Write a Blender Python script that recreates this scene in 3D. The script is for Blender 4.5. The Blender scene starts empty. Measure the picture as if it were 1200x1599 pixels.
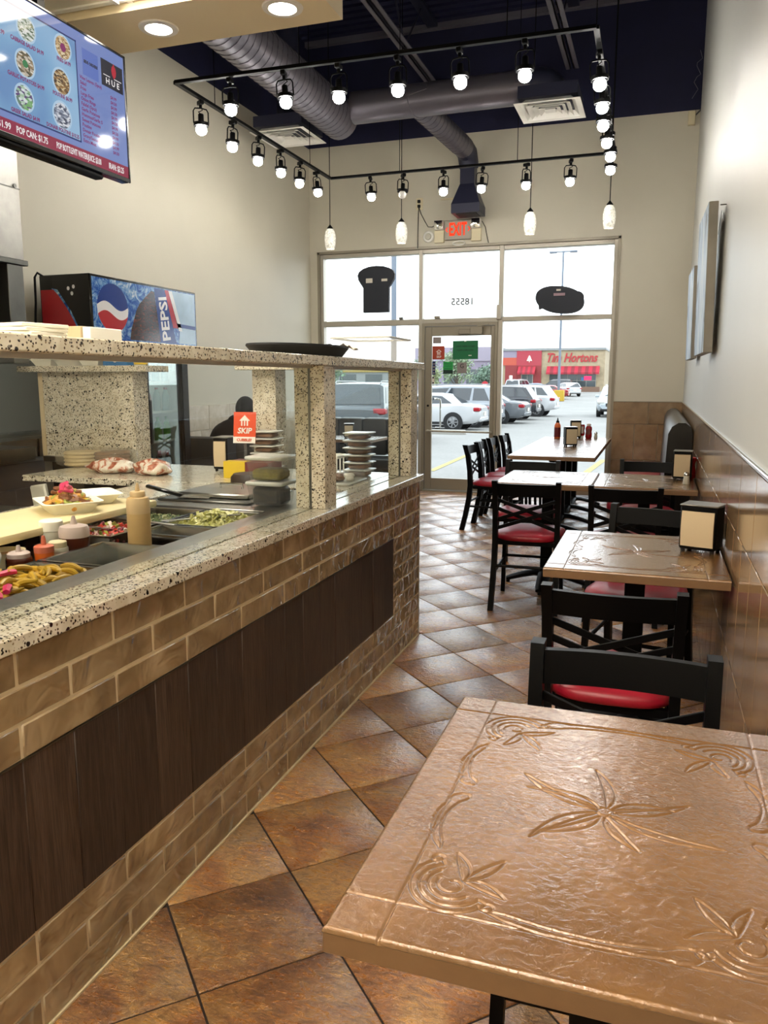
import bpy, bmesh, math, random
import numpy as np
from mathutils import Vector, Matrix

random.seed(7)
scene = bpy.context.scene
COL = scene.collection
PI = math.pi
R = math.radians

# ------------------------------------------------------------------ camera
cam_d = bpy.data.cameras.new('camera')
cam = bpy.data.objects.new('camera', cam_d)
COL.objects.link(cam)
cam.location = (0, 0, 1.40)
cam.rotation_euler = (R(90 - 9.417), 0, R(18.819))
cam_d.sensor_fit = 'VERTICAL'
cam_d.sensor_height = 36.0
cam_d.lens = 36.0 * 1238.6 / 1599.0
cam_d.clip_start = 0.05
cam_d.clip_end = 600
scene.camera = cam

# ------------------------------------------------------------------ sky + exposure
SKY = 2.7
BULB = 75.0
DOWN = 26.0
PANEL = 15.0
world = bpy.data.worlds.new('overcast_sky')
scene.world = world
world.use_nodes = True
wn = world.node_tree
wn.nodes.clear()
w_out = wn.nodes.new('ShaderNodeOutputWorld')
w_bg = wn.nodes.new('ShaderNodeBackground')
w_tc = wn.nodes.new('ShaderNodeTexCoord')
w_sep = wn.nodes.new('ShaderNodeSeparateXYZ')
w_ramp = wn.nodes.new('ShaderNodeValToRGB')
wn.links.new(w_tc.outputs['Generated'], w_sep.inputs[0])
wn.links.new(w_sep.outputs['Z'], w_ramp.inputs[0])
w_ramp.color_ramp.elements[0].position = 0.0
w_ramp.color_ramp.elements[0].color = (0.90, 0.95, 1.0, 1)
w_ramp.color_ramp.elements[1].position = 0.6
w_ramp.color_ramp.elements[1].color = (0.84, 0.92, 1.0, 1)
wn.links.new(w_ramp.outputs[0], w_bg.inputs['Color'])
w_bg.inputs['Strength'].default_value = SKY
wn.links.new(w_bg.outputs[0], w_out.inputs['Surface'])

scene.view_settings.view_transform = 'Standard'
scene.view_settings.look = 'None'
scene.view_settings.gamma = 1.0
scene.view_settings.use_curve_mapping = False
scene.view_settings.exposure = 0.62

# ------------------------------------------------------------------ materials
def srgb(r, g, b):
    f = lambda c: (c / 255 / 12.92) if c / 255 <= 0.04045 else ((c / 255 + 0.055) / 1.055) ** 2.4
    return (f(r), f(g), f(b), 1)

class NT:
    def __init__(self, name):
        self.m = bpy.data.materials.new(name)
        self.m.use_nodes = True
        self.t = self.m.node_tree
        self.t.nodes.clear()
        self.out = self.n('ShaderNodeOutputMaterial')
    def n(self, typ, props=None, **ins):
        nd = self.t.nodes.new(typ)
        for k, v in (props or {}).items():
            setattr(nd, k, v)
        for k, v in ins.items():
            self.set(nd, k.replace('_', ' '), v)
        return nd
    def set(self, nd, key, v):
        s = nd.inputs[int(key)] if key.isdigit() else nd.inputs[key]
        if isinstance(v, bpy.types.NodeSocket):
            self.t.links.new(v, s)
        else:
            s.default_value = v
    def coord(self, kind='Object', rand=False, scale=(1, 1, 1)):
        c = self.n('ShaderNodeTexCoord').outputs[kind]
        if rand:
            oi = self.n('ShaderNodeObjectInfo').outputs['Random']
            mul = self.n('ShaderNodeMath', {'operation': 'MULTIPLY'})
            self.set(mul, '0', oi); mul.inputs[1].default_value = 37.0
            ad = self.n('ShaderNodeVectorMath', {'operation': 'ADD'})
            self.set(ad, '0', c); self.set(ad, '1', mul.outputs[0])
            c = ad.outputs[0]
        if scale != (1, 1, 1):
            mp = self.n('ShaderNodeMapping')
            self.set(mp, 'Vector', c); mp.inputs['Scale'].default_value = scale
            c = mp.outputs[0]
        return c
    def noise(self, co, scale, detail=4, rough=0.55, dist=0.0):
        nd = self.n('ShaderNodeTexNoise')
        self.set(nd, 'Vector', co)
        nd.inputs['Scale'].default_value = scale
        nd.inputs['Detail'].default_value = detail
        nd.inputs['Roughness'].default_value = rough
        nd.inputs['Distortion'].default_value = dist
        return nd.outputs[0]
    def ramp(self, fac, stops, interp='LINEAR'):
        nd = self.n('ShaderNodeValToRGB')
        self.set(nd, 'Fac', fac)
        cr = nd.color_ramp
        cr.interpolation = interp
        while len(cr.elements) < len(stops):
            cr.elements.new(0.5)
        for e, (p, c) in zip(cr.elements, stops):
            e.position = p
            e.color = c if len(c) == 4 else (*c, 1)
        return nd.outputs[0]
    def mix(self, fac, a, b, mode='MIX'):
        nd = self.n('ShaderNodeMix', {'data_type': 'RGBA', 'blend_type': mode})
        for key, v in ((0, fac), (6, a), (7, b)):
            if isinstance(v, bpy.types.NodeSocket):
                self.t.links.new(v, nd.inputs[key])
            else:
                nd.inputs[key].default_value = v
        return nd.outputs[2]
    def bump(self, h, strength=0.3, dist=0.01):
        nd = self.n('ShaderNodeBump')
        self.set(nd, 'Height', h)
        nd.inputs['Strength'].default_value = strength
        nd.inputs['Distance'].default_value = dist
        return nd.outputs[0]
    def bsdf(self, col, rough=0.5, metal=0.0, normal=None, spec=0.5, coat=0.0, coat_r=0.1, emit=None, estr=0.0, cn=None):
        b = self.n('ShaderNodeBsdfPrincipled')
        self.set(b, 'Base Color', col)
        self.set(b, 'Roughness', rough)
        b.inputs['Metallic'].default_value = metal
        b.inputs['Specular IOR Level'].default_value = spec
        b.inputs['Coat Weight'].default_value = coat
        b.inputs['Coat Roughness'].default_value = coat_r
        if normal is not None:
            self.set(b, 'Normal', normal)
            if coat > 0: self.set(b, 'Coat Normal', cn if cn is not None else normal)
        if emit is not None:
            self.set(b, 'Emission Color', emit)
            b.inputs['Emission Strength'].default_value = estr
        self.t.links.new(b.outputs[0], self.out.inputs['Surface'])
        return self.m

def plain(name, rgb, rough=0.5, metal=0.0, spec=0.5, coat=0.0, bump=None, var=0.0, vscale=8.0, rand=False):
    t = NT(name)
    col = srgb(*rgb)
    nrm = None
    if var or bump:
        co = t.coord('Object', rand)
    if var:
        nz = t.noise(co, vscale, 5)
        lo = tuple(c * (1 - var) for c in col[:3]); hi = tuple(min(1, c * (1 + var)) for c in col[:3])
        col = t.ramp(nz, [(0.3, lo), (0.7, hi)])
    if bump:
        nrm = t.bump(t.noise(co, bump[0], 3), bump[1], bump[2] if len(bump) > 2 else 0.004)
    return t.bsdf(col, rough, metal, nrm, spec, coat)

def emitter(name, rgb, strength):
    t = NT(name)
    e = t.n('ShaderNodeEmission')
    e.inputs[0].default_value = srgb(*rgb)
    e.inputs[1].default_value = strength
    t.t.links.new(e.outputs[0], t.out.inputs['Surface'])
    return t.m

def glass_mat(name, tint=(1, 1, 1), gloss=1.0, ior=1.45, rough=0.0):
    t = NT(name)
    tr = t.n('ShaderNodeBsdfTransparent'); tr.inputs[0].default_value = (*tint, 1)
    gl = t.n('ShaderNodeBsdfGlossy'); gl.inputs['Roughness'].default_value = rough
    fr = t.n('ShaderNodeFresnel'); fr.inputs[0].default_value = ior
    mu = t.n('ShaderNodeMath', {'operation': 'MULTIPLY'}); t.set(mu, '0', fr.outputs[0]); mu.inputs[1].default_value = gloss
    mx = t.n('ShaderNodeMixShader')
    t.set(mx, '0', mu.outputs[0]); t.set(mx, '1', tr.outputs[0]); t.set(mx, '2', gl.outputs[0])
    t.t.links.new(mx.outputs[0], t.out.inputs['Surface'])
    return t.m

M = {}
M['paint'] = plain('warm_beige_wall_paint', (214, 208, 189), 0.55, var=0.03, vscale=1.2, bump=(90, 0.04))
M['paint_grey'] = plain('pale_grey_wall_paint', (196, 196, 190), 0.42, var=0.02, vscale=1.5, bump=(70, 0.05))
M['navy'] = plain('navy_black_ceiling_paint', (24, 26, 60), 0.7, var=0.15, vscale=3)
M['soffit'] = plain('cream_soffit_paint', (222, 205, 170), 0.6)
M['ceiltile'] = plain('cream_ceiling_tile', (225, 218, 198), 0.8, bump=(120, 0.3))
M['grout_l'] = plain('pale_tan_grout', (214, 194, 156), 0.9, bump=(200, 0.2))
M['grout_d'] = plain('dark_floor_grout', (46, 36, 30), 0.9)
M['steel'] = plain('brushed_stainless_steel', (168, 166, 160), 0.32, 1.0, var=0.08, vscale=14, bump=(9, 0.08, 0.01))
M['steel_d'] = plain('dull_dark_steel', (112, 112, 108), 0.35, 1.0, var=0.15, vscale=6)
M['chrome'] = plain('chrome', (222, 222, 220), 0.1, 1.0)
M['black_metal'] = plain('satin_black_metal', (6, 6, 7), 0.42, 0.0, 0.12)
M['black_gloss'] = plain('gloss_black_plastic', (12, 12, 13), 0.12)
M['black_matte'] = plain('matte_black', (16, 16, 17), 0.75)
M['vinyl_red'] = plain('dark_red_vinyl', (158, 20, 42), 0.36, spec=0.5, bump=(160, 0.06))
M['vinyl_black'] = plain('black_vinyl', (18, 17, 17), 0.3, bump=(60, 0.08))
M['vinyl_grey'] = plain('charcoal_vinyl', (52, 50, 48), 0.45, bump=(60, 0.08))
M['alum'] = plain('taupe_anodised_aluminium', (150, 142, 126), 0.42, 0.35)
M['alum_l'] = plain('pale_aluminium', (186, 180, 166), 0.4, 0.3)
M['white_pl'] = plain('white_plastic', (236, 234, 226), 0.35)
M['cream_pl'] = plain('cream_plastic', (226, 214, 178), 0.4)
M['foam'] = plain('white_styrofoam', (240, 236, 222), 0.6)
M['paper'] = plain('white_paper', (232, 226, 212), 0.75, bump=(40, 0.2))
M['napkin'] = plain('tan_paper_napkin', (204, 184, 150), 0.8, bump=(50, 0.15))
M['rubber'] = plain('black_rubber', (20, 20, 20), 0.8)
M['duct'] = plain('painted_grey_duct', (104, 100, 108), 0.38, 0.5)
M['duct_navy'] = plain('navy_painted_duct', (40, 42, 62), 0.45, 0.2)
M['joist'] = plain('grey_painted_joist', (112, 110, 122), 0.5, 0.3)
M['glass'] = glass_mat('clear_window_glass', (0.97, 0.985, 0.98), 0.35)
M['guard_glass'] = glass_mat('clear_guard_glass', (0.97, 0.985, 0.975), 0.10)
M['bulb'] = emitter('warm_white_bulb', (255, 250, 242), BULB)
M['bulb_dim'] = plain('unlit_frosted_bulb', (235, 232, 224), 0.25)
M['down'] = emitter('downlight_diffuser', (255, 246, 230), DOWN)
M['panel'] = emitter('ceiling_panel_diffuser', (255, 244, 226), PANEL)
M['trim_ring'] = plain('white_trim_ring', (225, 220, 210), 0.35)
M['olive'] = plain('dark_brown_panel', (52, 40, 30), 0.5)
M['door_glass_dark'] = glass_mat('tinted_cooler_glass', (0.88, 0.93, 0.91), 0.5)

def frosted(name, rgb, solidity, rough=0.3):
    t = NT(name)
    tr = t.n('ShaderNodeBsdfTransparent'); tr.inputs[0].default_value = (0.95, 0.95, 0.94, 1)
    b = t.n('ShaderNodeBsdfPrincipled'); b.inputs['Base Color'].default_value = srgb(*rgb); b.inputs['Roughness'].default_value = rough
    tl = t.n('ShaderNodeBsdfTranslucent'); tl.inputs[0].default_value = srgb(*rgb)
    m1 = t.n('ShaderNodeMixShader'); m1.inputs[0].default_value = 0.4
    t.set(m1, '1', b.outputs[0]); t.set(m1, '2', tl.outputs[0])
    m2 = t.n('ShaderNodeMixShader'); m2.inputs[0].default_value = solidity
    t.set(m2, '1', tr.outputs[0]); t.set(m2, '2', m1.outputs[0])
    t.t.links.new(m2.outputs[0], t.out.inputs['Surface'])
    return t.m

def make_granite():
    t = NT('speckled_cream_granite')
    co = t.coord('Object', scale=(1, 1, 1))
    wob = t.noise(co, 60, 2)
    vo = t.n('ShaderNodeTexVoronoi', {'feature': 'F1'})
    ad = t.n('ShaderNodeVectorMath', {'operation': 'MULTIPLY_ADD'})
    t.set(ad, '0', t.n('ShaderNodeCombineXYZ', X=wob, Y=wob, Z=wob).outputs[0])
    ad.inputs[1].default_value = (0.012, -0.009, 0.01)
    t.set(ad, '2', co)
    t.set(vo, 'Vector', ad.outputs[0]); vo.inputs['Scale'].default_value = 145
    # fleck where the cell colour is in the top fraction and we are near its centre
    sep = t.n('ShaderNodeSeparateColor'); t.set(sep, 'Color', vo.outputs['Color'])
    pick = t.ramp(sep.outputs[0], [(0.42, (0, 0, 0)), (0.46, (1, 1, 1))])
    near = t.ramp(vo.outputs['Distance'], [(0.36, (1, 1, 1)), (0.46, (0, 0, 0))])
    fl = t.mix(1.0, pick, near, 'MULTIPLY')
    vo2 = t.n('ShaderNodeTexVoronoi'); t.set(vo2, 'Vector', ad.outputs[0]); vo2.inputs['Scale'].default_value = 60
    sep2 = t.n('ShaderNodeSeparateColor'); t.set(sep2, 'Color', vo2.outputs['Color'])
    pick2 = t.ramp(sep2.outputs[1], [(0.84, (0, 0, 0)), (0.87, (1, 1, 1))])
    near2 = t.ramp(vo2.outputs['Distance'], [(0.28, (1, 1, 1)), (0.36, (0, 0, 0))])
    fl2 = t.mix(1.0, pick2, near2, 'MULTIPLY')
    base = t.ramp(t.noise(co, 25, 3), [(0.35, srgb(206, 196, 172)), (0.65, srgb(226, 219, 200))])
    flc = t.ramp(sep.outputs[2], [(0.2, srgb(36, 29, 26)), (0.5, srgb(70, 56, 46)), (0.85, srgb(140, 120, 92))])
    c = t.mix(fl, base, flc)
    c = t.mix(fl2, c, srgb(30, 26, 26))
    return t.bsdf(c, 0.14, coat=0.3)
M['granite'] = make_granite()

def make_brick():
    t = NT('glazed_tan_brick_tile')
    co = t.coord('Object', rand=True)
    n1 = t.noise(co, 7, 3, 0.5, 0.6)
    col = t.ramp(n1, [(0.3, srgb(132, 110, 80)), (0.52, srgb(158, 134, 100)), (0.72, srgb(190, 166, 130))])
    oi = t.n('ShaderNodeObjectInfo').outputs['Random']
    hv = t.ramp(oi, [(0, (0.86, 0.86, 0.86)), (1, (1.08, 1.06, 1.03))])
    col = t.mix(1.0, col, hv, 'MULTIPLY')
    nb = t.noise(co, 10, 2, 0.5, 1.0)
    return t.bsdf(col, 0.16, normal=t.bump(nb, 0.8, 0.022), coat=0.7)
M['brick'] = make_brick()

def make_plank():
    t = NT('dark_walnut_plank')
    co = t.coord('Object', rand=True, scale=(1, 14, 1))
    n1 = t.noise(co, 4, 6, 0.62, 1.2)
    co2 = t.coord('Object', rand=True, scale=(1, 60, 2))
    n2 = t.noise(co2, 6, 3)
    col = t.ramp(n1, [(0.3, srgb(34, 28, 25)), (0.5, srgb(56, 46, 41)), (0.7, srgb(84, 71, 63))])
    col = t.mix(0.35, col, t.ramp(n2, [(0.4, srgb(40, 28, 22)), (0.6, srgb(96, 74, 60))]))
    oi = t.n('ShaderNodeObjectInfo').outputs['Random']
    col = t.mix(1.0, col, t.ramp(oi, [(0, (0.72, 0.74, 0.78)), (1, (1.2, 1.16, 1.12))]), 'MULTIPLY')
    return t.bsdf(col, 0.42, normal=t.bump(n2, 0.25, 0.003))
M['plank'] = make_plank()

def make_slate():
    t = NT('rust_slate_floor_tile')
    co = t.coord('Object', rand=True)
    big = t.noise(co, 4.5, 5, 0.6, 0.5)
    fine = t.noise(t.coord('Object', rand=True, scale=(1, 2.6, 1)), 26, 6, 0.65, 0.8)
    oi = t.n('ShaderNodeObjectInfo').outputs['Random']
    col = t.ramp(big, [(0.28, srgb(128, 78, 38)), (0.45, srgb(182, 120, 60)), (0.58, srgb(208, 158, 94)), (0.74, srgb(172, 142, 104))])
    dark = t.ramp(fine, [(0.34, (0.42, 0.37, 0.33)), (0.55, (1.02, 1.0, 0.97)), (0.68, (1.3, 1.27, 1.2))])
    col = t.mix(0.85, col, dark, 'MULTIPLY')
    grey = t.ramp(oi, [(0.0, (0.66, 0.70, 0.76)), (0.4, (0.92, 0.92, 0.92)), (1.0, (1.12, 1.08, 1.0))])
    col = t.mix(1.0, col, grey, 'MULTIPLY')
    mid = t.noise(t.coord('Object', rand=True, scale=(1, 1.8, 1)), 11, 5, 0.6, 1.6)
    hb = t.mix(0.4, t.mix(0.5, fine, mid), t.noise(co, 75, 4, 0.6))
    rr = t.ramp(fine, [(0.35, (0.40, 0.40, 0.40)), (0.65, (0.22, 0.22, 0.22))])
    return t.bsdf(col, rr, normal=t.bump(hb, 0.85, 0.03), spec=0.7, coat=1.0, coat_r=0.24, cn=t.bump(hb, 0.30, 0.02))
M['slate'] = make_slate()

def make_walltile(name, a, b, rough):
    t = NT(name)
    co = t.coord('Object', rand=True)
    n1 = t.noise(co, 9, 6, 0.6, 0.4)
    col = t.ramp(n1, [(0.32, srgb(*a)), (0.68, srgb(*b))])
    oi = t.n('ShaderNodeObjectInfo').outputs['Random']
    col = t.mix(1.0, col, t.ramp(oi, [(0, (0.9, 0.9, 0.9)), (1, (1.07, 1.06, 1.05))]), 'MULTIPLY')
    return t.bsdf(col, rough, normal=t.bump(t.noise(co, 5, 2), 0.06, 0.01), spec=0.6, coat=0.3)
M['walltile'] = make_walltile('brown_stone_wall_tile', (128, 100, 70), (160, 130, 96), 0.16)
M['walltile_l'] = make_walltile('pale_stone_wall_tile', (200, 184, 158), (222, 210, 188), 0.25)

def make_bronze():
    t = NT('bronze_lacquered_tabletop')
    co = t.coord('Object')
    n1 = t.noise(co, 5, 4, 0.6)
    n2 = t.noise(co, 75, 5, 0.62, 1.0)
    n3 = t.noise(co, 26, 4, 0.6, 0.8)
    col = t.ramp(n1, [(0.3, srgb(110, 76, 40)), (0.7, srgb(140, 100, 56))])
    h = t.mix(0.4, n2, n3)
    return t.bsdf(col, 0.27, 0.25, t.bump(h, 0.36, 0.006), 0.6, coat=0.9, coat_r=0.12, cn=t.bump(h, 0.22, 0.006))
M['bronze'] = make_bronze()
M['bronze_edge'] = plain('tan_table_edge', (132, 102, 72), 0.4, 0.15, var=0.06, vscale=20, bump=(80, 0.15))

def make_art(name, stops, sc):
    t = NT(name)
    n = t.noise(t.coord('Object', scale=(1, 1, 0.5)), sc, 5, 0.6, 1.2)
    return t.bsdf(t.ramp(n, stops), 0.5)
M['art'] = make_art('pale_blue_painting', [(0.35, srgb(206, 214, 218)), (0.5, srgb(160, 182, 204)), (0.62, srgb(84, 96, 110)), (0.7, srgb(214, 214, 208))], 4)
M['art_edge'] = plain('grey_canvas_edge', (150, 144, 134), 0.6, var=0.2, vscale=4)

# ------------------------------------------------------------------ mesh builder
class MB:
    def __init__(self):
        self.bm = bmesh.new()
    def _fin(self, verts, Mx, mi, smooth):
        faces = set()
        for v in verts:
            if Mx is not None:
                v.co = Mx @ v.co
            for f in v.link_faces:
                faces.add(f)
        for f in faces:
            f.material_index = mi
            f.smooth = smooth
    def box(self, c, s, bev=0.0, mi=0, Mx=None, seg=1, smooth=False):
        r = bmesh.ops.create_cube(self.bm, size=1.0)
        vs = r['verts']
        for v in vs:
            v.co = Vector((v.co.x * s[0] + c[0], v.co.y * s[1] + c[1], v.co.z * s[2] + c[2]))
        if bev > 0:
            es = list({e for v in vs for e in v.link_edges})
            rb = bmesh.ops.bevel(self.bm, geom=es, offset=bev, segments=seg, affect='EDGES', profile=0.5, clamp_overlap=True)
            vs = list({v for f in rb['faces'] for v in f.verts} | {v for v in vs if v.is_valid})
        self._fin(vs, Mx, mi, smooth)
        return self
    def span(self, x0, x1, y0, y1, z0, z1, bev=0.0, mi=0, Mx=None, seg=1, smooth=False):
        return self.box(((x0 + x1) / 2, (y0 + y1) / 2, (z0 + z1) / 2), (abs(x1 - x0), abs(y1 - y0), abs(z1 - z0)), bev, mi, Mx, seg, smooth)
    def raw(self, verts, faces, mi=0, smooth=False, Mx=None):
        vs = [self.bm.verts.new(Mx @ Vector(v) if Mx is not None else v) for v in verts]
        for f in faces:
            try:
                nf = self.bm.faces.new([vs[i] for i in f])
                nf.material_index = mi
                nf.smooth = smooth
            except ValueError:
                pass
        return self
    def lathe(self, prof, n=20, Mx=None, mi=0, smooth=True, cap=True):
        verts, faces = [], []
        for (r, z) in prof:
            for i in range(n):
                a = 2 * PI * i / n
                verts.append((r * math.cos(a), r * math.sin(a), z))
        for k in range(len(prof) - 1):
            for i in range(n):
                j = (i + 1) % n
                faces.append((k * n + i, k * n + j, (k + 1) * n + j, (k + 1) * n + i))
        if cap:
            faces.append(tuple(range(n - 1, -1, -1)))
            faces.append(tuple(range((len(prof) - 1) * n, len(prof) * n)))
        return self.raw(verts, faces, mi, smooth, Mx)
    def cyl(self, p0, p1, r0, r1=None, n=12, mi=0, smooth=True, cap=True):
        p0, p1 = Vector(p0), Vector(p1)
        d = p1 - p0
        q = d.to_track_quat('Z', 'Y').to_matrix().to_4x4()
        return self.lathe([(r0, 0), (r0 if r1 is None else r1, d.length)], n, Matrix.Translation(p0) @ q, mi, smooth, cap)
    def tube(self, pts, r, n=8, mi=0, closed=False, flat=None, smooth=True):
        pts = [Vector(p) for p in pts]
        rs = r if isinstance(r, (list, tuple)) else [r] * len(pts)
        verts, faces = [], []
        N = len(pts)
        up = None
        for k, p in enumerate(pts):
            if closed:
                t = pts[(k + 1) % N] - pts[k - 1]
            else:
                t = pts[min(k + 1, N - 1)] - pts[max(k - 1, 0)]
            if t.length < 1e-9:
                t = Vector((0, 0, 1))
            t.normalize()
            if up is None:
                up = Vector((0, 0, 1)) if abs(t.z) < 0.9 else Vector((0, 1, 0))
            a = t.cross(up)
            if a.length < 1e-6:
                a = t.cross(Vector((1, 0, 0)))
            a.normalize()
            b = a.cross(t).normalized()
            up = b
            for i in range(n):
                an = 2 * PI * (i + 0.5) / n
                ca, sa = math.cos(an), math.sin(an)
                if flat:
                    verts.append(p + a * (ca * rs[k] * flat[0]) + b * (sa * rs[k] * flat[1]))
                else:
                    verts.append(p + a * (ca * rs[k]) + b * (sa * rs[k]))
        for k in range(N if closed else N - 1):
            k2 = (k + 1) % N
            for i in range(n):
                j = (i + 1) % n
                faces.append((k * n + i, k * n + j, k2 * n + j, k2 * n + i))
        if not closed:
            faces.append(tuple(range(n - 1, -1, -1)))
            faces.append(tuple(range((N - 1) * n, N * n)))
        return self.raw(verts, faces, mi, smooth)
    def bar(self, p0, p1, w, h, up=(0, 0, 1), mi=0, bev=0.0):
        p0, p1 = Vector(p0), Vector(p1)
        d = (p1 - p0)
        L = d.length
        d.normalize()
        a = d.cross(Vector(up)).normalized()
        b = a.cross(d)
        Mx = Matrix((( a.x, d.x, b.x, 0), (a.y, d.y, b.y, 0), (a.z, d.z, b.z, 0), (0, 0, 0, 1)))
        return self.box((0, 0, 0), (w, L, h), bev, mi, Matrix.Translation((p0 + p1) / 2) @ Mx)
    def prism(self, poly, h, Mx=None, mi=0, smooth=False):
        n = len(poly)
        verts = [(x, y, 0) for x, y in poly] + [(x, y, h) for x, y in poly]
        faces = [tuple(range(n - 1, -1, -1)), tuple(range(n, 2 * n))]
        faces += [(i, (i + 1) % n, n + (i + 1) % n, n + i) for i in range(n)]
        return self.raw(verts, faces, mi, smooth, Mx)
    def mesh(self, name, mats, origin=(0, 0, 0), sharp=40):
        if origin is not None and tuple(origin) != (0, 0, 0):
            bmesh.ops.translate(self.bm, verts=self.bm.verts, vec=-Vector(origin))
        bmesh.ops.recalc_face_normals(self.bm, faces=self.bm.faces)
        me = bpy.data.meshes.new(name)
        self.bm.to_mesh(me)
        self.bm.free()
        for m in (mats if isinstance(mats, (list, tuple)) else [mats]):
            me.materials.append(m)
        me.set_sharp_from_angle(angle=R(sharp))
        return me

ORG = {}
def tag(o, label=None, cat=None, group=None, kind=None):
    if label: o['label'] = label
    if cat: o['category'] = cat
    if group: o['group'] = group
    if kind: o['kind'] = kind
    return o
def link(name, data, parent=None, loc=(0, 0, 0), rz=0.0):
    o = bpy.data.objects.new(name, data)
    COL.objects.link(o)
    o.location = loc
    o.rotation_euler = (0, 0, rz)
    if parent is not None:
        o.parent = parent
    return o
def thing(name, label, cat, loc=(0, 0, 0), group=None):
    o = link(name, None, None, loc)
    o.empty_display_size = 0.05
    ORG[o] = Vector(loc)
    return tag(o, label, cat, group)
def part(name, mb, mats, parent, label=None, kind=None, sharp=40):
    org = ORG.get(parent, Vector((0, 0, 0)))
    o = link(name, mb.mesh(name, mats, org, sharp), parent)
    ORG[o] = org
    return tag(o, label, None, None, kind)
def solid(name, mb, mats, label, cat, loc=(0, 0, 0), group=None, kind=None, sharp=40):
    o = link(name, mb.mesh(name, mats, loc, sharp), None, loc)
    ORG[o] = Vector(loc)
    return tag(o, label, cat, group, kind)
def struct(name, mb, mats, parent=None, sharp=40):
    o = link(name, mb.mesh(name, mats, (0, 0, 0), sharp), parent)
    ORG[o] = Vector((0, 0, 0))
    if parent is None:
        o['kind'] = 'structure'
    return o
def inst(name, me, parent, loc, rz=0.0):
    o = link(name, me, parent, Vector(loc) - ORG.get(parent, Vector((0, 0, 0))), rz)
    return o
def dup(o, loc=None, rz=None, label=None, group=None, parent=None):
    c = o.copy()
    COL.objects.link(c)
    if parent is not None:
        c.parent = parent
    if loc is not None: c.location = loc
    if rz is not None: c.rotation_euler = (0, 0, rz)
    if label: c['label'] = label
    if group: c['group'] = group
    for ch in list(o.children):
        dup(ch, parent=c)
    return c
def text(name, s, size, Mx, mat, parent, depth=0.001, align='LEFT', sx=1.0, shear=0.0, bold=0.0, label=None):
    cu = bpy.data.curves.new('lettering', 'FONT')
    cu.body = s
    cu.size = size
    cu.extrude = depth
    cu.offset = bold
    cu.align_x = align
    cu.align_y = 'CENTER'
    cu.shear = shear
    cu.resolution_u = 2
    tmp = bpy.data.objects.new('lettering_tmp', cu)
    COL.objects.link(tmp)
    dg = bpy.context.evaluated_depsgraph_get()
    me = bpy.data.meshes.new_from_object(tmp.evaluated_get(dg))
    bpy.data.objects.remove(tmp)
    bpy.data.curves.remove(cu)
    org = ORG.get(parent, Vector((0, 0, 0)))
    me.transform(Matrix.Translation(-org) @ Mx @ Matrix.Diagonal((sx, 1, 1, 1)))
    me.name = name
    me.materials.clear()
    me.materials.append(mat)
    o = link(name, me, parent)
    ORG[o] = org
    if label: o['label'] = label
    return o
def frame(o, xax, yax):
    x = Vector(xax).normalized(); y = Vector(yax).normalized(); z = x.cross(y)
    return Matrix(((x.x, y.x, z.x, o[0]), (x.y, y.y, z.y, o[1]), (x.z, y.z, z.z, o[2]), (0, 0, 0, 1)))
def T(*p): return Matrix.Translation(Vector(p))
def RZ(a): return Matrix.Rotation(a, 4, 'Z')
def RX(a): return Matrix.Rotation(a, 4, 'X')
def RY(a): return Matrix.Rotation(a, 4, 'Y')

# ================================================================== ROOM SHELL
XL, XR, YF, YB = -4.33, 0.285, 9.75, -2.2
DECK = 5.5
PAINT_Z = 4.28
# floor bed (grout) and tiles laid on the diagonal
floor = struct('floor', MB().span(XL - 0.3, XR + 0.3, YB - 0.2, YF + 0.3, -0.12, -0.005), M['grout_d'])
def clip_poly(poly, nx, ny, d):
    out = []
    for i, p in enumerate(poly):
        q = poly[(i + 1) % len(poly)]
        a = nx * p[0] + ny * p[1] - d
        b = nx * q[0] + ny * q[1] - d
        if a <= 0: out.append(p)
        if a * b < 0:
            t = a / (a - b)
            out.append((p[0] + (q[0] - p[0]) * t, p[1] + (q[1] - p[1]) * t))
    return out
HD = 0.2465
def tile_mesh(poly):
    c = 0.0025
    cx = sum(p[0] for p in poly) / len(poly); cy = sum(p[1] for p in poly) / len(poly)
    top = []
    for p in poly:
        dx, dy = cx - p[0], cy - p[1]
        L = math.hypot(dx, dy)
        top.append((p[0] + dx / L * c * 1.4, p[1] + dy / L * c * 1.4))
    n = len(poly)
    verts = [(x, y, -0.008) for x, y in poly] + [(x, y, -0.002) for x, y in poly] + [(x, y, 0) for x, y in top]
    faces = [tuple(range(2 * n, 3 * n))]
    for i in range(n):
        j = (i + 1) % n
        faces += [(i, j, n + j, n + i), (n + i, n + j, 2 * n + j, 2 * n + i)]
    return MB().raw(verts, faces).mesh('tile', M['slate'])
g = HD - 0.0042
DIAM = [(g, 0), (0, g), (-g, 0), (0, -g)]
FULL_TILE = tile_mesh(DIAM)
rt = random.Random(3)
for i in range(-14, 30):
    for j in range(-14, 30):
        cx = -1.18 + (i - j) * HD
        cy = 1.649 + HD + (i + j) * HD
        if cy < -0.4 or cy > YF + 0.2 or cx > XR + 0.25 or cx < XL: continue
        if cy < 4.15 and cx < -1.40: continue
        if cy >= 4.15 and cx < -0.29 * cy - 0.55: continue
        if cx > -0.1 and cy < 0.5: continue
        poly = [(x + cx, y + cy) for x, y in DIAM]
        q = clip_poly(clip_poly(poly, 1, 0, XR - 0.006), 0, 1, YF - 0.01)
        if len(q) < 3: continue
        if q == poly:
            o = inst('tile', FULL_TILE, floor, (cx, cy, 0))
        else:
            o = inst('tile', tile_mesh([(x - cx, y - cy) for x, y in q]), floor, (cx, cy, 0))
        o.location.z = rt.uniform(-0.0012, 0.0)

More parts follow.
